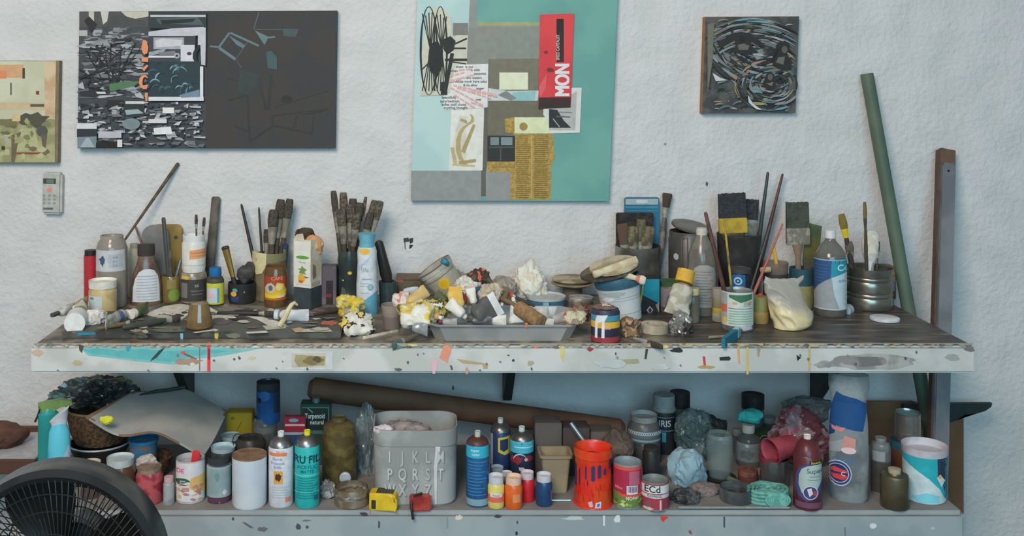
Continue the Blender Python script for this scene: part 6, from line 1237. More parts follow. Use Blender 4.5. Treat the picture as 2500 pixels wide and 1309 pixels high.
# tape measure
t = Thing('tape_measure', 'yellow and black tape measure at the shelf edge', 'tape measure', (0, 0, LOW + .0005), math.radians(-8)); p = on(937, 1250, LOW); s = (p.y - CY) / F; t.o.location.x = p.x; t.o.location.y = p.y + .024
bm = prism_bm([(x * s, z * s) for x, z in ((-34, 2), (-30, 0), (30, 0), (34, 4), (35, 24), (30, 37), (20, 42), (-24, 42), (-34, 40))], -.022, .022); bmesh.ops.bevel(bm, geom=[e for e in bm.edges if abs(e.verts[0].co.y - e.verts[1].co.y) < 1e-4], offset=.003, segments=2, affect='EDGES')
t.add('case', bm, mat((236, 160, 40), .35), smooth=.5)
t.add('grip', box_bm(-28 * s, -.024, 5 * s, -17 * s, -.021, 26 * s, .0008), mat((46, 44, 36), .6))
t.add('top_grip', prism_bm([(-18 * s, 42.2 * s), (24 * s, 42.2 * s), (20 * s, 44 * s), (-14 * s, 44 * s)], -.016, .016), mat((60, 58, 44), .6)); t.add('hook', box_bm(-35.5 * s, -.01, 0, -34 * s, .01, 6 * s), SIL2)
# red clip
t = Thing('red_sharpener', 'dark red sharpener block with black strap over the shelf edge', 'sharpener', (0, 0, LOW + .0005), math.radians(6)); p = on(1026, 1252, LOW); t.o.location.x = p.x; t.o.location.y = p.y + .02
t.add('body', box_bm(-26 * s, -.017, 0, 26 * s, .017, 34 * s, .004), mat((122, 40, 38), .35, c2=(150, 58, 52), sc=16))
t.add('strap', sweep_bm([Vector((.005, .005, .041)), Vector((-.016, -.004, .039)), Vector((-.026, -.019, .022)), Vector((-.025, -.0265, .004)), Vector((-.022, -.028, -.014))], .0035), BLK2)
# spray cans and poster paints
BL = (32, 76, 118)
op = [('r', 1138, 1092, 1194, 1120, (46, 150, 172)), ('t', 1160, 1101, 9, 'super', (186, 206, 206)), ('t', 1162, 1111, 9, 'color', (186, 206, 206)), ('r', 1138, 1220, 1194, 1236, (110, 136, 146))]
for i in range(11): op.append(('r', 1143, 1128 + i * 8, 1188 - (i * 7) % 17, 1131 + i * 8, (52, 104, 146)))
t = spray('blue spray can with cyan band left of the poster paints', 1166, 56, 1241, 1052, mat(BL, .35), op, mat((160, 160, 150), .5), shoulder=mat((76, 48, 44), .4), sh=22, nz=16)
spray('dark blue spray can with yellow shield at the back', 1222, 50, None, 1020, mat((34, 48, 82), .35), [('p', [(1216, 1070), (1246, 1066), (1246, 1108), (1232, 1112), (1216, 1104)], (170, 160, 60)), ('p', [(1221, 1075), (1240, 1072), (1240, 1098), (1230, 1104), (1221, 1098)], (34, 46, 78)), ('r', 1198, 1062, 1204, 1140, (130, 136, 140))], mat((170, 180, 176), .5), Yc=-.40, sh=24)
op = [('r', 1244, 1081, 1304, 1108, (62, 156, 176)), ('r', 1256, 1092, 1300, 1095, (150, 196, 206)), ('p', blot(1262, 1124, 14, 10, 3), (124, 40, 52)), ('p', blot(1290, 1120, 10, 8, 5), (116, 38, 50)), ('p', arc(1270, 1126, 16, 190, 330, 3), (180, 180, 190)), ('e', 1284, 1123, 4, 4, (176, 150, 156)), ('p', blot(1274, 1146, 8, 6, 7), (150, 170, 176))]
spray('cyan banded spray can with crimson splash behind the red paint', 1274, 58, None, 1041, mat((34, 40, 58), .35), op, mat((170, 182, 176), .5), Yc=-.44, sh=26)
def poster(label, px, w, yb, yl, yt, c, Yc=None, ops=None, lid=(168, 170, 174)):
    t = L_('paint_jar', label, 'paint jar', px, w, yb, Yc, group='little poster paint jars'); h = w / 2
    t.turn('body', [(h - 2, 0), (h, (yb or 1230) - 4), (h, yl + 8), (h * .82, yl)], mat(c, .3, spec=.5)); p = t.last
    if ops: t.decal(ops, prof=p)
    t.turn('lid', [(h * .88, yl + 1), (h * .9, yt + 6), (h * .85, -yt)], mat(lid, .5))
poster('little yellow paint jar with red banded label, front left of the set', 1211, 41, 1245, 1184, 1161, (206, 176, 96), None, [('r', 1191, 1209, 1231, 1228, (206, 92, 72)), ('r', 1197, 1206, 1226, 1215, (190, 186, 180)), ('t', 1211, 1211, 8, 'Pintura', (90, 90, 100), 0, .7)])
poster('little orange paint jar at the front of the set', 1254, 43, 1247, 1186, 1163, (216, 86, 32), None, [('r', 1252, 1208, 1270, 1228, (222, 120, 80))], (206, 160, 140))
poster('little red paint jar behind orange one', 1287, 36, 1229, 1172, 1152, (178, 34, 42), None, None, (176, 164, 168))
poster('little dark blue paint jar, rightmost of the set', 1328, 40, 1240, 1179, 1158, (28, 58, 92), None, [('r', 1344, 1200, 1347, 1226, (120, 80, 120))])
poster('little jar with pale lid at the back of the set, by blue spray', 1214, 34, None, 1154, 1139, (80, 96, 104), -.475)
poster('little jar with grey lid between yellow and orange jars', 1237, 30, None, 1163, 1152, (90, 100, 100), -.535)
# tub, cartons
t = Thing('tan_tub', 'tapered tan plastic tub with wide rim left of red bucket', 'tub', (0, 0, LOW)); p = on(1345, 1206, LOW); s = (p.y - CY) / F; t.o.location.x = pt(1358, 0, p.y).x; t.o.location.y = p.y + .035
H = CZ - (1112 - PY) * s - LOW; bm = bmesh.new()
rs = [[bm.verts.new(q) for q in rr(*a)] for a in ((28 * s, .028, .008, 0), (36 * s, .036, .01, H - .009), (41 * s, .041, .012, H - .008), (41 * s, .041, .012, H), (35 * s, .035, .01, H), (27 * s, .027, .008, .004))]
for a, b in zip(rs, rs[1:]):
    for i in range(len(a)): bm.faces.new((a[i], a[(i + 1) % len(a)], b[(i + 1) % len(a)], b[i]))
bm.faces.new(rs[0][::-1]); bm.faces.new(rs[-1]); bmesh.ops.recalc_face_normals(bm, faces=bm.faces)
t.add('tub', bm, mat((126, 112, 90), .6, c2=(140, 124, 98), sc=12), smooth=.5)
for x0, x1, y0, Yf, c, lb in ((1306, 1372, 1034, -.41, (84, 78, 74), 'grey brown carton behind the tan tub'), (1374, 1440, 1046, -.40, (70, 62, 60), 'darker carton with silver pen behind red bucket'), (1442, 1500, 1056, -.39, (92, 84, 80), 'carton tucked behind red bucket and brown paper')):
    carton('carton_box', lb, 'box', x0, x1, y0, 1160, .07, mat(c, .8, c2=[v * .86 for v in c], sc=8), plane=LOW, Yf=Yf, group='plain cartons under the tube')
stick('silver_pen', 'silver pen slanting in front of the darker carton', 'pen', (1442, 1100, -.47), (1393, 1032, -.44), 5, 5, mat((140, 146, 150), .3, .6), 1)
stick('steel_ruler', 'short steel strip lying beside blue paint jar', 'ruler', (1346, 1224, -.575), (1394, 1224, -.575), 4, 4, mat((140, 180, 186), .3, .5), .4)
RO = (206, 44, 28)
t = L_('red_bucket', 'bucket smothered in dripping orange red paint', 'bucket', 1448, 92, 1245)
t.turn('body', [(44, 0), (46, 1240), (44, 1180), (43, 1110), (46, 1106), (46, -1094)], mat(RO, .35, c2=(222, 68, 30), sc=14, spec=.5), open_=.003); p = t.last
op = []
r = random.Random(8)
for x, y0, y1, w in ((1406, 1142, 1200, 6), (1416, 1150, 1194, 3), (1431, 1140, 1176, 4), (1448, 1138, 1178, 9), (1463, 1136, 1170, 8), (1476, 1146, 1164, 6), (1489, 1130, 1154, 7), (1435, 1174, 1190, 3)):
    op.append(('p', [(x - w / 2, y0 + 6), (x, y0), (x + w / 2, y0 + 4), (x + w / 2, y1 - 4), (x, y1), (x - w / 2, y1 - 2)], (40, 46, 88)))
for i in range(14): x = r.uniform(1408, 1488); y = r.uniform(1180, 1220); op.append(('p', ln(x, y, x + 1, y + r.uniform(12, 24), 2.5, 1.5), (178, 26, 26)))
op += [('p', [(1436, 1228), (1446, 1224), (1448, 1238), (1440, 1240)], (206, 150, 160)), ('p', [(1454, 1228), (1467, 1225), (1466, 1241), (1452, 1242)], (170, 184, 210)), ('p', [(1458, 1230), (1464, 1230), (1462, 1237), (1456, 1238)], (70, 90, 160))]
t.decal(op, 'paint_drips', prof=p)
bm = bmesh.new()
r = random.Random(5); rr_ = [.0535 + r.uniform(0, .0035) for a in range(30)]
ra = [[bm.verts.new((q * k * math.sin(i * .2094), -q * k * math.cos(i * .2094), z)) for i, q in enumerate(rr_)] for k, z in ((1, 0), (.98, .003), (.82, .006))]
for p_, q_ in zip(ra, ra[1:]):
    for i in range(30): bm.faces.new((p_[i], p_[(i + 1) % 30], q_[(i + 1) % 30], q_[i]))
bmesh.ops.recalc_face_normals(bm, faces=bm.faces); t.add('paint_puddle', bm, mat(RO, .35), smooth=1)
t.lathe('paint_inside', [(.0445, t.z(1118)), (.0445, t.z(1118) + .002)], mat((190, 52, 30), .4, c2=(90, 36, 40), sc=40))
t = L_('vegetable_can', 'open red vegetable can with green bean picture', 'can', 1532, 68, 1247)
t.turn('body', [(33, 0), (34, 1244), (34, 1138), (33, -1122)], mat((140, 150, 152), .35, .4), open_=.0015)
op = [('r', 1498, 1142, 1567, 1236, (152, 38, 62)), ('r', 1498, 1142, 1567, 1150, (206, 70, 62)), ('r', 1536, 1152, 1560, 1186, (160, 84, 104)), ('r', 1530, 1187, 1556, 1208, (196, 186, 196)), ('p', [(1498, 1206), (1512, 1204), (1530, 1214), (1566, 1206), (1566, 1240), (1498, 1240)], (92, 110, 56)), ('r', 1512, 1208, 1566, 1214, (206, 70, 50)), ('t', 1544, 1218, 12, 'NOPAL', (206, 196, 176), 0, .8), ('t', 1512, 1194, 10, 'Mex', (200, 120, 130))]
for i in range(9): op.append(('r', 1533 + i * 2.4, 1189, 1534 + i * 2.4 + (i % 3) * .4, 1203, (90, 80, 96)))
for i in range(16): op.append(('p', blot(r.uniform(1502, 1562), r.uniform(1220, 1237), r.uniform(3, 7), r.uniform(2, 4), i), r.choice([(150, 170, 90), (70, 92, 50), (180, 190, 120), (110, 140, 60)])))
t.decal(op)
t = L_('eco_can', 'small red and white can lettered ECd at shelf front', 'can', 1599, 66, 1251)
t.turn('body', [(32, 0), (33, 1249), (33, 1182), (32, -1165)], mat((134, 138, 136), .35, .4), open_=.0015)
t.decal([('r', 1566, 1184, 1632, 1246, (142, 50, 66)), ('r', 1566, 1187, 1632, 1207, (184, 186, 184)), ('t', 1593, 1197, 23, 'ECd', (44, 46, 50), 0, 1.0), ('r', 1566, 1209, 1632, 1218, (178, 178, 178)), ('t', 1598, 1213.5, 9, 'EXPRESS', (70, 62, 66)), ('e', 1584, 1234, 8, 9, (110, 74, 72)), ('r', 1610, 1222, 1614, 1246, (196, 170, 160)), ('r', 1618, 1222, 1622, 1246, (90, 60, 62)), ('p', blot(1584, 1244, 12, 4, 3), (190, 160, 150))])
t = L_('ornate_jar', 'wide jar with grey lid and white lace pattern band', 'jar', 1572, 80, Yc=-.285)
t.turn('body', [(38, 0), (40, 1120), (40, 1062), (36, 1042), (31, 1034)], mat((86, 84, 80), .3, c2=(74, 72, 70), sc=12))
op = [('r', 1534, 1056, 1611, 1072, (84, 96, 100)), ('r', 1534, 1076, 1611, 1081, (110, 146, 154)), ('r', 1534, 1084, 1611, 1092, (60, 70, 76))]
for i in range(15): op += [('e', 1538 + i * 5.1, 1061, 2.6, 4.4, (160, 172, 174)), ('e', 1538 + i * 5.1, 1061, 1.2, 2.4, (70, 78, 82))]
op.append(('t', 1574, 1088, 9, 'llllllll', (120, 130, 134))); t.decal(op)
t.turn('lid', [(32, 1035), (33, 1022), (31, -1010)], mat((136, 142, 140), .5, c2=(118, 120, 118), sc=14))
t = L_('spray_can', 'tall grey capped black spray can lettered IRIS', 'spray can', 1621, 54, Yc=-.20)
t.turn('body', [(26, 0), (27, 1095), (27, 1010), (26, 1006)], mat((40, 44, 46), .35)); p = t.last
t.decal([('t', 1623, 1036, 22, 'IRIS', (176, 182, 180), 0, .85), ('r', 1598, 1020, 1646, 1022, (110, 116, 116)), ('r', 1598, 1052, 1646, 1054, (90, 130, 136)), ('r', 1616, 1056, 1626, 1080, (70, 130, 140))], prof=p)
t.turn('collar', [(28, 1010), (29, 1006), (27, 1000)], mat((120, 124, 122), .4)); t.turn('cap', [(26, 1001), (26, 972), (25, -955)], mat((128, 132, 130), .5))
for px, w, yt, yb_, Yc, lb in ((1660, 48, 950, 998, -.165, 'black capped spray can right of the IRIS can'), (1838, 54, 957, 1002, -.165, 'black capped spray can under right bracket behind teal sponge')):
    t = L_('spray_can', lb, 'spray can', px, w, Yc=Yc)
    t.turn('body', [(w / 2 - 1, 0), (w / 2 - 1, yb_ + 2)], mat((74, 84, 86), .4, c2=(60, 68, 70), sc=10)); t.turn('cap', [(w / 2, yb_ + 2), (w / 2, yt + 14), (w / 2 - 1.5, -yt)], BLK2)
t = L_('black_bottle', 'matt black bottle behind the red vegetable can', 'bottle', 1590, 42, Yc=-.45)
t.turn('body', [(20, 0), (21, 1180), (21, 1112), (17, 1104)], BLK2); t.turn('cap', [(18, 1104), (18, 1096), (16, -1084)], mat((44, 42, 42), .7))
blob('brown_paper', 'crumpled brown wrapping paper behind red can', 'paper', 1470, 1052, 1546, 1140, -.41, .09, [mat((92, 76, 68), .8, c2=(76, 64, 58), sc=16)], 46, .25, 1.8, plane=LOW)
bag('clear_bag', 'grey clear plastic bag under the black spray cap', 1646, 1004, 1738, 1110, -.27, .12, [mat((74, 92, 94), .2, alpha=.7, c2=(98, 114, 114), sc=14)], 47)
blob('white_cloth', 'pale blue crumpled cloth between the cans and glass', 'cloth', 1632, 1096, 1722, 1204, -.45, .11, [mat((126, 152, 162), .8, c2=(112, 138, 150), sc=8)], 48, .22, 1.6, plane=LOW)
blob('black_tangle', 'black tangled plastic scraps beside the small lettered can', 'scraps', 1640, 1196, 1704, 1244, -.575, .06, [mat((46, 46, 48), .6, c2=(74, 74, 74), sc=40)], 49, .55, 2.4, plane=LOW)
blob('dark_lump', 'dark crumpled lump behind glass tumbler', 'lump', 1708, 1016, 1772, 1080, -.21, .10, [mat((48, 50, 48), .7, c2=(36, 38, 38), sc=20)], 50, .3, 2.2, plane=LOW)
blob('pink_cloth', 'dusty pink folded cloth end below pale blue cloth', 'cloth', 1690, 1178, 1752, 1212, -.525, .05, [mat((112, 100, 98), .8)], 51, .25, plane=LOW)
t = L_('black_plate', 'black round plate under the ribbed glass', 'plate', 1757, 84, Yc=-.425)
t.lathe('plate', [(.032, 0), (.046, .006), (.047, .009)], BLK2); zt = LOW + .0095
t = stand('ribbed_glass', 'clear ribbed drinking glass with bright reflection stripe', 'glass', 1757, 66, plane=zt, Yc=-.425)
t.turn('glass', [(24, 0), (26, 1172), (33, 1120), (33, 1080), (29, 1068), (30, -1056)], GLS((130, 148, 146), .14), open_=.002)
t = L_('clear_bottle', 'clear round shouldered bottle with white cap, grey label', 'bottle', 1827, 60, Yc=-.31)
t.turn('body', [(28, 0), (30, 1140), (30, 1092), (26, 1076), (15, 1064), (14, 1058)], mat((66, 72, 72), .15, alpha=.8, c2=(84, 90, 88), sc=14, spec=.7)); t.decal([('r', 1798, 1086, 1856, 1130, (96, 104, 104)), ('p', blot(1826, 1112, 16, 12, 3), (78, 84, 86)), ('r', 1820, 1088, 1828, 1094, (130, 150, 152))])
zc_ = LOW + t.z(-1032, 15); t.turn('cap', [(15, 1060), (15.5, 1052), (15, -1031)], mat((138, 142, 134), .5)); c_ = t.o.location
blob('teal_sponge', 'teal sponge lying on the white bottle cap', 'sponge', 1803, 1000, 1862, 1033, c_.y, .05, [mat((36, 136, 134), .7, c2=(46, 148, 144), sc=30)], 52, .15, 1.5, plane=zc_ + .001)
t = L_('rust_tin', 'dark tin holding up the green tape roll', 'tin', 1878, 40, Yc=-.235); t.turn('body', [(19, 0), (20, 1110), (19, -1086)], mat((70, 60, 54), .5)); zt = LOW + t.last[-1][1]
s = (3.3) / F; c = pt(1864, 1060, -.235); R = 24 * s
t = Thing('green_tape', 'dark green tape roll on edge showing its white core', 'tape', (c.x, -.225, zt + R + .001), Matrix.Rotation(math.radians(100), 3, 'X')); t.ds = 1
t.lathe('tape', [(R * .5, 0), (R, 0), (R, .02), (R * .5, .02), (R * .5, 0)], mat((44, 66, 42), .5), close=False); t.lathe('core', [(R * .42, -.0004), (R * .5, -.0004), (R * .5, .0204), (R * .42, .0204), (R * .42, -.0004)], mat((140, 150, 146), .5), close=False); t.lathe('hub', [(R * .2, .01), (R * .4, .012)], mat((40, 66, 46), .5))
for px, w, yt, Yc, lb in ((1878, 36, 1012, -.16, 'small pale grey jar behind green tape roll'), (1800, 26, 1042, -.21, 'small grey capped bottle left of the clear bottle')):
    t = L_('small_jar', lb, 'jar', px, w, Yc=Yc); h = w / 2; t.turn('body', [(h - 1, 0), (h, 1095), (h, yt + 24)], mat((70, 78, 78), .4)); t.turn('lid', [(h - 1, yt + 24), (h, yt + 18), (h - 1, -yt)], mat((112, 122, 118), .5))
t = L_('red_tin_stack', 'two flat reddish tins stacked behind the mint rope', 'tins', 1826, 50, Yc=-.44)
t.lathe('lower_tin', [(.028, 0), (.0285, .018)], mat((84, 50, 46), .5)); t.lathe('upper_tin', [(.027, .0185), (.028, .034)], mat((116, 70, 56), .5, c2=(84, 52, 48), sc=30))
t = L_('steel_can', 'shiny bare steel can behind the mint rope coil', 'can', 1890, 66, 1202)
t.turn('body', [(32, 0), (33, 1198), (33, 1130), (32, -1114)], mat((120, 116, 116), .25, .75, c2=(104, 100, 100), sc=8), open_=.0015); zt = LOW + t.last[-1][1]; cY_ = t.o.location
a = pt(1944, 1098, cY_.y + .012); b = pt(1868, 1094, cY_.y - .012)
t = Thing('pink_cup', 'dull pink plastic cup lying on its side atop steel can', 'cup', (cY_.x + .022, cY_.y, zt + .038), axis_rot(Vector((-.9, -.42, -.12)))); t.ds = 1
t.lathe('cup', [(.024, -.042), (.026, -.04), (.036, .038), (.038, .04), (.038, .044)], mat((150, 66, 78), .5, c2=(132, 56, 66), sc=14), open_=.002)
t = Thing('pink_cup', 'dark pink cup squashed under the other pink cup', 'cup', (cY_.x - .014, cY_.y - .002, zt + .006), axis_rot(Vector((-.95, -.3, .05)))); t.ds = 1
t.o.location.z = zt + .0005; t.o.rotation_euler = (0, 0, 0)
t.lathe('cup', [(.026, 0), (.029, .012), (.030, .016)], mat((120, 44, 56), .5), open_=.002)
bag('red_bag', 'hazy plastic bag of dark red things behind maroon can', 1886, 1010, 2024, 1130, -.32, .13, [mat((96, 58, 64), .35, c2=(74, 44, 50), sc=10), mat((126, 108, 114), .3, c2=(104, 92, 98), sc=14), mat((124, 72, 84), .4)], 53, .3)
bag('clear_bag', 'grey translucent plastic draped above dark red bag', 1912, 972, 2026, 1030, -.215, .09, [mat((112, 116, 118), .25, alpha=.8, c2=(92, 96, 100), sc=12)], 54, .3, plane=pt(0, 1044, -.215).z)
op = [('p', [(1944, 1190), (1946, 1160), (1954, 1144), (1968, 1136), (2004, 1128), (2004, 1190), (1994, 1218), (1970, 1226), (1950, 1214)], (58, 66, 112)), ('p', [(1951, 1186), (1952, 1164), (1958, 1148), (1970, 1140), (2004, 1132), (2004, 1176), (1992, 1200), (1972, 1212), (1958, 1206)], (150, 164, 160)), ('r', 1976, 1127, 2004, 1136, (46, 36, 34)), ('t', 1990, 1131.5, 8, 'Scotch', (200, 180, 60)), ('t', 1988, 1152, 16, 'Super', (72, 90, 92)), ('r', 1976, 1164, 1998, 1166, (110, 124, 124)), ('r', 1974, 1172, 1996, 1174, (110, 124, 124)), ('e', 1978, 1204, 17, 17, (176, 178, 190)), ('e', 1978, 1204, 15, 15, (58, 60, 98)), ('p', [(1970, 1196), (1980, 1192), (1984, 1206), (1976, 1214)], (196, 180, 184)), ('p', blot(1988, 1206, 5, 6, 4), (150, 62, 74)), ('r', 1944, 1228, 2002, 1242, (96, 62, 82))]
t = spray('maroon spray adhesive can with white oval label', 1971, 66, 1250, 1062, mat((82, 38, 42), .3, spec=.5), op, mat((190, 182, 176), .4), shoulder=mat((84, 40, 44), .3), sh=44, nz=12)
t.turn('dome', [(24, 1103), (24, 1096), (16, 1086), (6, 1078)], mat((150, 156, 150), .35))
t = L_('flat_can', 'low open steel tin left of the mint rope', 'tin', 1797, 78, 1236)
t.turn('body', [(37, 0), (39, 1234), (39, 1204), (38, -1188)], mat((110, 116, 116), .3, .6, c2=(84, 88, 90), sc=12), open_=.0015); t.lathe('contents', [(.034, .012), (.034, .014)], mat((48, 46, 44), .5))
p = [on(x, y, LOW + .004) for x, y in ((1772, 1188), (1788, 1190), (1806, 1196), (1826, 1204))]
t = Thing('dotted_ribbon', 'dark ribbon with yellow dots behind the low tin', 'ribbon', (p[0].x, -.505, LOW + .01), axis_rot(Vector((1, 0, -.45))))
t.add('ribbon', box_bm(-.006, -.002, 0, .006, .002, .075, .0005), mat((84, 88, 60), .6))
for i in range(3): t.add('dot', box_bm(-.004, -.0028, .014 + .018 * i, .004, -.002, .024 + .018 * i), mat((206, 186, 50), .5), label='yellow dot')
t.o.location.z = LOW + .036
# rope coil
p = on(1888, 1240, LOW); t = Thing('rope_coil', 'mint green rope wound in a flat coil on shelf front', 'rope', (p.x, p.y + .045, LOW))
bm = bmesh.new()
for lv in range(4):
    for k in range(4):
        rx, ry = .052 - .0115 * k, .040 - .009 * k
        pts = [Vector((rx * math.cos(a * math.pi / 16), ry * math.sin(a * math.pi / 16), .0055 + lv * .0095 + (.0015 * math.sin(a * .9 + k)))) for a in range(32)]
        sweep_bm(pts, .0054, 8, bm, True)
t.add('rope', bm, mat((96, 150, 138), .7, c2=(78, 130, 120), sc=60))
s = 2.915 / F
fr = bmesh.new()
for k in range(5): sweep_bm([Vector((.012 + (.032 - .0065 * k) * math.cos(a * math.pi / 12), -.047 + .002 * k * 0, .021 + (.018 - .0036 * k) * math.sin(a * math.pi / 12))) for a in range(24)], .0034, 6, fr, True)
t.add('rope_end_coil', fr, mat((104, 160, 148), .7, c2=(84, 138, 128), sc=60))
t = stick('steel_ruler', 'long steel ruler lying along the shelf front', 'ruler', (1656, 1240, -.637), (1928, 1240, -.637), 3, 3, mat((150, 158, 160), .35, .4), 1.6, seg=4)
# pouch bottle
t = L_('soap_pouch', 'tall clear plastic bottle with blue liquid label and red logo', 'bottle', 2072, 96, 1231, ds=.6)
t.turn('plastic', [(40, 0), (44, 1220), (46, 1120), (44, 1040), (40, 985), (47, 950), (46, 920)], mat((112, 120, 124), .15, alpha=.5, c2=(150, 158, 160), sc=12, spec=.8)); p = t.last
op = [('p', [(2044, 960), (2060, 968), (2090, 974), (2116, 990), (2110, 1020), (2104, 1054), (2084, 1052), (2050, 1046), (2027, 1040), (2032, 1000)], (26, 66, 112)), ('p', [(2026, 1036), (2044, 1040), (2040, 1064), (2025, 1076)], (26, 62, 106)), ('p', [(2028, 1044), (2050, 1050), (2064, 1046), (2058, 1058), (2036, 1056)], (196, 110, 116)),
      ('p', [(2062, 1066), (2088, 1072), (2086, 1106), (2054, 1104)], (176, 124, 116)), ('e', 2072, 1102, 17, 8, (200, 170, 172)), ('p', [(2026, 1092), (2060, 1074), (2054, 1106), (2028, 1112)], (130, 138, 142)), ('t', 2060, 1126, 22, 'onouf', (62, 100, 140), 0, .95), ('e', 2050, 1160, 29, 32, (166, 168, 180)), ('e', 2050, 1160, 27, 29, (40, 60, 104)), ('e', 2049, 1160, 24, 24, (166, 168, 180)), ('e', 2049, 1160, 22, 22, (36, 48, 86)), ('p', [(2028, 1152), (2040, 1146), (2070, 1152), (2072, 1157), (2034, 1158)], (200, 60, 62)), ('p', [(2030, 1164), (2060, 1162), (2072, 1166), (2060, 1176), (2038, 1174)], (196, 56, 60)), ('t', 2060, 1161, 14, 'C', (190, 196, 206)), ('p', [(2022, 1194), (2034, 1198), (2034, 1216), (2024, 1214)], (50, 100, 136))]
t.decal(op, prof=p)
t.turn('liquid', [(36, 0), (40, 1222), (41, 1190)], mat((104, 112, 116), .2, alpha=.7))
t = L_('grey_bottle', 'grey glass bottle with pale cap left of teal bucket', 'bottle', 2150, 46, 1212)
t.turn('body', [(21, 0), (23, 1206), (23, 1100), (20, 1088), (12, 1082), (12, 1076)], mat((84, 86, 86), .2, c2=(110, 112, 110), sc=14, spec=.6)); t.decal([('r', 2128, 1130, 2174, 1205, (62, 60, 58)), ('r', 2132, 1104, 2160, 1128, (126, 130, 130))]); t.turn('cap', [(13, 1078), (13, 1072), (11, -1064)], mat((130, 134, 136), .4, .4))
t = L_('banded_can', 'teal and brown banded can under the small steel can', 'can', 2208, 62, Yc=-.385)
t.turn('body', [(30, 0), (31, 1160), (31, 1104)], mat((104, 66, 50), .5)); t.turn('upper_band', [(31, 1104), (31, 1084), (30, -1073)], mat((40, 90, 104), .5)); zt = LOW + t.last[-1][1]
t = stand('steel_can', 'small ribbed steel can stacked on banded can', 'can', 2216, 60, plane=zt + .001, Yc=-.385)
prof = [(28, 0), (30, 1070)]
for y in range(1062, 1020, -6): prof += [(30, y), (29.2, y - 3)]
t.turn('body', prof + [(30, 1016), (29, -1000)], mat((132, 128, 124), .28, .75), open_=.0015); t.lathe('lid', [(.034, t.z(1012)), (.034, t.z(1012) + .001)], mat((110, 150, 154), .4, .4))
t = L_('brass_can', 'dull brass coloured can with small neck and cork', 'can', 2184, 66, 1250)
t.turn('body', [(32, 0), (33, 1247), (33, 1176), (31, 1170), (16, 1164), (14, 1158)], mat((84, 78, 60), .35, .4, c2=(70, 64, 50), sc=8)); t.turn('cap', [(14.5, 1160), (15, 1150), (13, -1139)], mat((152, 140, 118), .6))
t = L_('teal_bucket', 'white tub with teal and navy label, right end', 'tub', 2257, 102, 1236)
t.turn('body', [(46, 0), (48, 1232), (51, 1122)], mat((172, 188, 194), .45)); p = t.last
op = [('p', [(2206, 1118), (2310, 1118), (2310, 1236), (2301, 1222), (2290, 1196), (2268, 1172), (2240, 1154), (2206, 1134)], (38, 148, 158)), ('p', [(2285, 1118), (2310, 1118), (2310, 1222), (2302, 1222), (2298, 1190), (2286, 1172)], (44, 50, 72)), ('p', [(2284, 1168), (2291, 1160), (2302, 1178), (2294, 1192)], (190, 190, 206)), ('p', [(2286, 1166), (2292, 1160), (2296, 1168), (2290, 1172)], (206, 140, 60)), ('p', [(2230, 1220), (2262, 1206), (2290, 1214), (2288, 1230), (2240, 1232)], (110, 180, 194))]
t.decal(op, prof=p)
t.turn('lid', [(52, 1122), (53, 1116), (53, 1104), (50, -1086)], mat((172, 168, 174), .5, c2=(150, 144, 148), sc=12))

# ================= around the bench ======================================================
KK[0] = 1.5
t = Thing('fibre_board', 'large brown fibreboard sheet standing behind shelf right end', 'board', (1.545, -.075, -.2))
z1, z0 = pt(0, 978, -.07).z + .2, pt(0, 1020, -.07).z + .2
t.add('board', prism_bm([(-.165, 0), (.182, 0), (.182, z0), (.02, z1 + .0), (-.145, z1)], -.005, .005), mat((116, 86, 62), .75, c2=(104, 76, 54), sc=7), smooth=0)
t = Thing('machete', 'dark curved blade lying across the board top, far right', 'blade', pt(2310, 1000, -.105))
lo = t.o.location
pts = [(2205, 986), (2300, 984), (2420, 983), (2418, 992), (2404, 1002), (2384, 1008), (2352, 1012), (2334, 1024), (2318, 1030), (2300, 1024), (2205, 1016)]
t.add('blade', prism_bm([tuple((pt(x, y, -.105) - lo)[i] for i in (0, 2)) for x, y in pts], -.006, .006), mat((38, 50, 52), .5), smooth=0)
def pole(a, b): return Vector(b) - Vector(a)
a, b = Vector((1.613, -.32, -.2)), Vector((1.438, -.026, pt(0, 181, -.026).z))
t = Thing('green_pole', 'long dull green tube leaning on the wall at right', 'pole', a, axis_rot(b - a)); Lp = (b - a).length
t.add('tube', lathe_bm([(0, 0), (.0205, 0), (.0205, Lp), (.0175, Lp), (.0175, Lp - .03), (0, Lp - .03)], 24), mat((82, 96, 80), .6, c2=(74, 88, 74), sc=6))
a, b = Vector((1.415, -.53, -.2)), Vector((pt(2311, 366, -.03).x, -.03, pt(2311, 366, -.03).z))
t = Thing('spirit_level', 'long grey aluminium level with brown wood end leaning at right', 'level', a, axis_rot(b - a)); Lp = (b - a).length; w = .0245
t.add('aluminium_bar', box_bm(-w, -.013, 0, w, .013, Lp - .055, .001), mat((104, 104, 104), .45, .4, c2=(88, 88, 90), sc=8)); t.add('wood_end', box_bm(-w, -.012, Lp - .055, w, .013, Lp, .001), mat((96, 74, 60), .7))
t.add('face_plate', prism_bm([(-w + .006, Lp * .05), (w - .001, Lp * .05), (w - .001, Lp - .062), (w - .008, Lp - .048), (-w + .012, Lp - .048), (-w + .006, Lp - .062)], -.0155, -.0125), mat((124, 126, 128), .4, .3, c2=(108, 110, 114), sc=6), smooth=0)
t.add('wood_edge', box_bm(-w - .006, -.012, 0, -w, .012, Lp - .005, .001), mat((84, 66, 56), .7)); t.add('hole', lathe_bm([(0, 0), (.004, 0), (.004, .001), (0, .001)], 12), BLK2).matrix_local = Matrix.Translation((0, -.0162, Lp - .075)) @ Matrix.Rotation(math.pi / 2, 4, 'X')
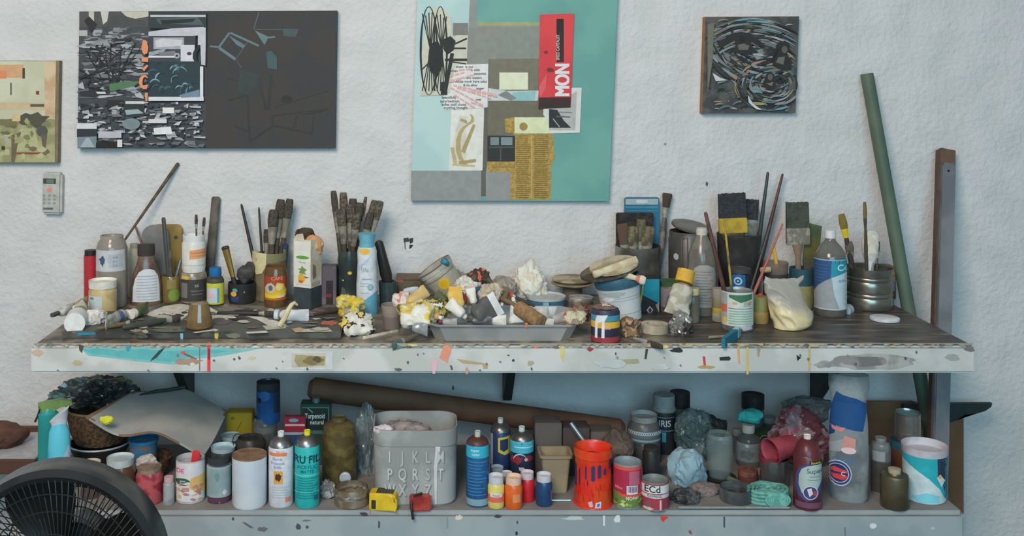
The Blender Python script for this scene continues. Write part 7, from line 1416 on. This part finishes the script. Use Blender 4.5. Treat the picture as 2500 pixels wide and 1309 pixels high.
# low table at far left
t = Thing('low_table', 'low brown table with white top left of the shelf', 'table', (-1.62, -.30, -.2))
wd = mat((92, 64, 50), .6, c2=(78, 54, 42), sc=10); zt = .56
t.add('top', box_bm(-.5, -.13, zt - .012, .49, .10, zt, .002), mat((160, 160, 166), .6)); t.add('rail', box_bm(-.5, -.155, zt - .035, .50, -.13, zt + .002, .003), wd); t.add('rail', box_bm(-.5, .10, zt - .035, .50, .125, zt + .012, .003), wd)
for x in (-.46, .46):
    for y in (-.12, .09): t.add('leg', box_bm(x - .02, y - .02, 0, x + .02, y + .02, zt - .012, .002), wd)
blob('brown_cushion', 'dark brown rounded lump on the low white table', 'cushion', -40, 1034, 62, 1092, -.31, .12, [mat((92, 62, 50), .8, c2=(74, 50, 42), sc=12)], 61, .15, 1.5, plane=-.2 + zt + .0005)
t = carton('pale_box', 'pale grey box against the wall at left edge', 'box', 8, 86, 956, 1060, .07, mat((140, 150, 156), .7, c2=(128, 136, 142), sc=6), plane=-.2 + zt + .013, Yf=-.09) if False else None
# fan
KK[0] = 1.2
D = 2.05; s = D / F; fc = Vector(((150 - PX) * s, CY + D, CZ - (1388 - PY) * s)); R = 257 * s
t = Thing('pedestal_fan', 'black pedestal fan, only its top seen at lower left', 'fan', (fc.x, fc.y, -.2))
h = fc.z + .2; fm = mat((36, 38, 40), .28, c2=(30, 31, 33), sc=14, spec=.7); fw = mat((34, 34, 34), .4)
rot = Matrix.Rotation(math.radians(90), 3, 'X')
def facing(bm, dy=0):
    for v in bm.verts: v.co = rot @ v.co + Vector((0, dy, h))
    return bm
t.add('rim_band', facing(lathe_bm([(R - .022, .036), (R - .010, .044), (R, .03), (R + .001, -.03), (R - .006, -.042), (R - .012, -.03), (R - .022, .026), (R - .022, .036)], 72)), fm)
gr = bmesh.new()
for k in range(90):
    a = 2 * math.pi * k / 90
    sweep_bm([Vector((q * math.cos(a + tw), q * math.sin(a + tw), z)) for q, z, tw in ((.052, .056, 0), (.085, .058, .08), (.12, .055, .15), (.155, .048, .20), (R - .018, .038, .24))], .0011, 5, gr)
for q, z in ((.09, .058), (.13, .053), (.16, .047)): sweep_bm([Vector((q * math.cos(i * math.pi / 36), q * math.sin(i * math.pi / 36), z)) for i in range(72)], .0012, 5, gr, True)
t.add('front_grille', facing(gr), fw)
gr = bmesh.new()
for k in range(72):
    a = 2 * math.pi * k / 72
    sweep_bm([Vector((q * math.cos(a), q * math.sin(a), z)) for q, z in ((.05, -.07), (.12, -.068), (R - .012, -.036))], .0012, 5, gr)
for q in (.09, .13): sweep_bm([Vector((q * math.cos(i * math.pi / 36), q * math.sin(i * math.pi / 36), -.069)) for i in range(72)], .0014, 5, gr, True)
t.add('rear_grille', facing(gr), fw)
t.add('centre_badge', facing(lathe_bm([(0, .052), (.05, .052), (.054, .058), (.046, .062), (0, .064)], 36)), fm)
for k in range(4):
    a0 = math.radians(20 + 90 * k); bm = bmesh.new(); g = []
    for i in range(7):
        q = .03 + (R - .055) * i / 6; g.append([])
        for j in range(7):
            wv = .42 * (.6 + .8 * math.sin(math.pi * (i + 1) / 8)); aa = a0 + wv * (j / 6 - .5) * 1.7
            g[-1].append(bm.verts.new((q * math.cos(aa), q * math.sin(aa), -.018 + (j / 6 - .5) * .034)))
    for i in range(6):
        for j in range(6): bm.faces.new((g[i][j], g[i][j + 1], g[i + 1][j + 1], g[i + 1][j]))
    bmesh.ops.solidify(bm, geom=bm.faces[:], thickness=.0015)
    t.add('blade', facing(bm), mat((30, 30, 30), .3, spec=.5), smooth=1)
t.add('hub', facing(lathe_bm([(0, -.035), (.032, -.035), (.032, .01), (0, .014)], 28)), fm)
t.add('motor_housing', facing(lathe_bm([(0, -.17), (.04, -.165), (.055, -.14), (.056, -.075), (0, -.07)], 32)), fm)
t.add('pole', lathe_bm([(0, .03), (.016, .03), (.016, h - .05), (0, h - .05)], 20), fw)
for v in t.parts[-1].data.vertices: v.co.y += .11
t.add('base', lathe_bm([(0, 0), (.17, 0), (.17, .015), (.03, .035), (0, .035)], 40), fm)
for v in t.parts[-1].data.vertices: v.co.y += .11
# ---- finish: properties, single-part things become one mesh ---------------------------
for t in THINGS:
    o = t.o
    kids = [c for c in t.parts]
    if len(kids) == 1 and not (kids[0].name.startswith('label')):
        k = kids[0]
        k.parent = None; k.matrix_world = Matrix.Translation(o.location) @ o.rotation_euler.to_matrix().to_4x4()
        k.location = o.location; k.rotation_euler = o.rotation_euler
        nm = o.name; bpy.data.objects.remove(o); k.name = t.name; o = k
        t.o = k
    o['label'] = t.lab; o['category'] = t.cat
    if t.group: o['group'] = t.group
    if t.kind: o['kind'] = t.kind
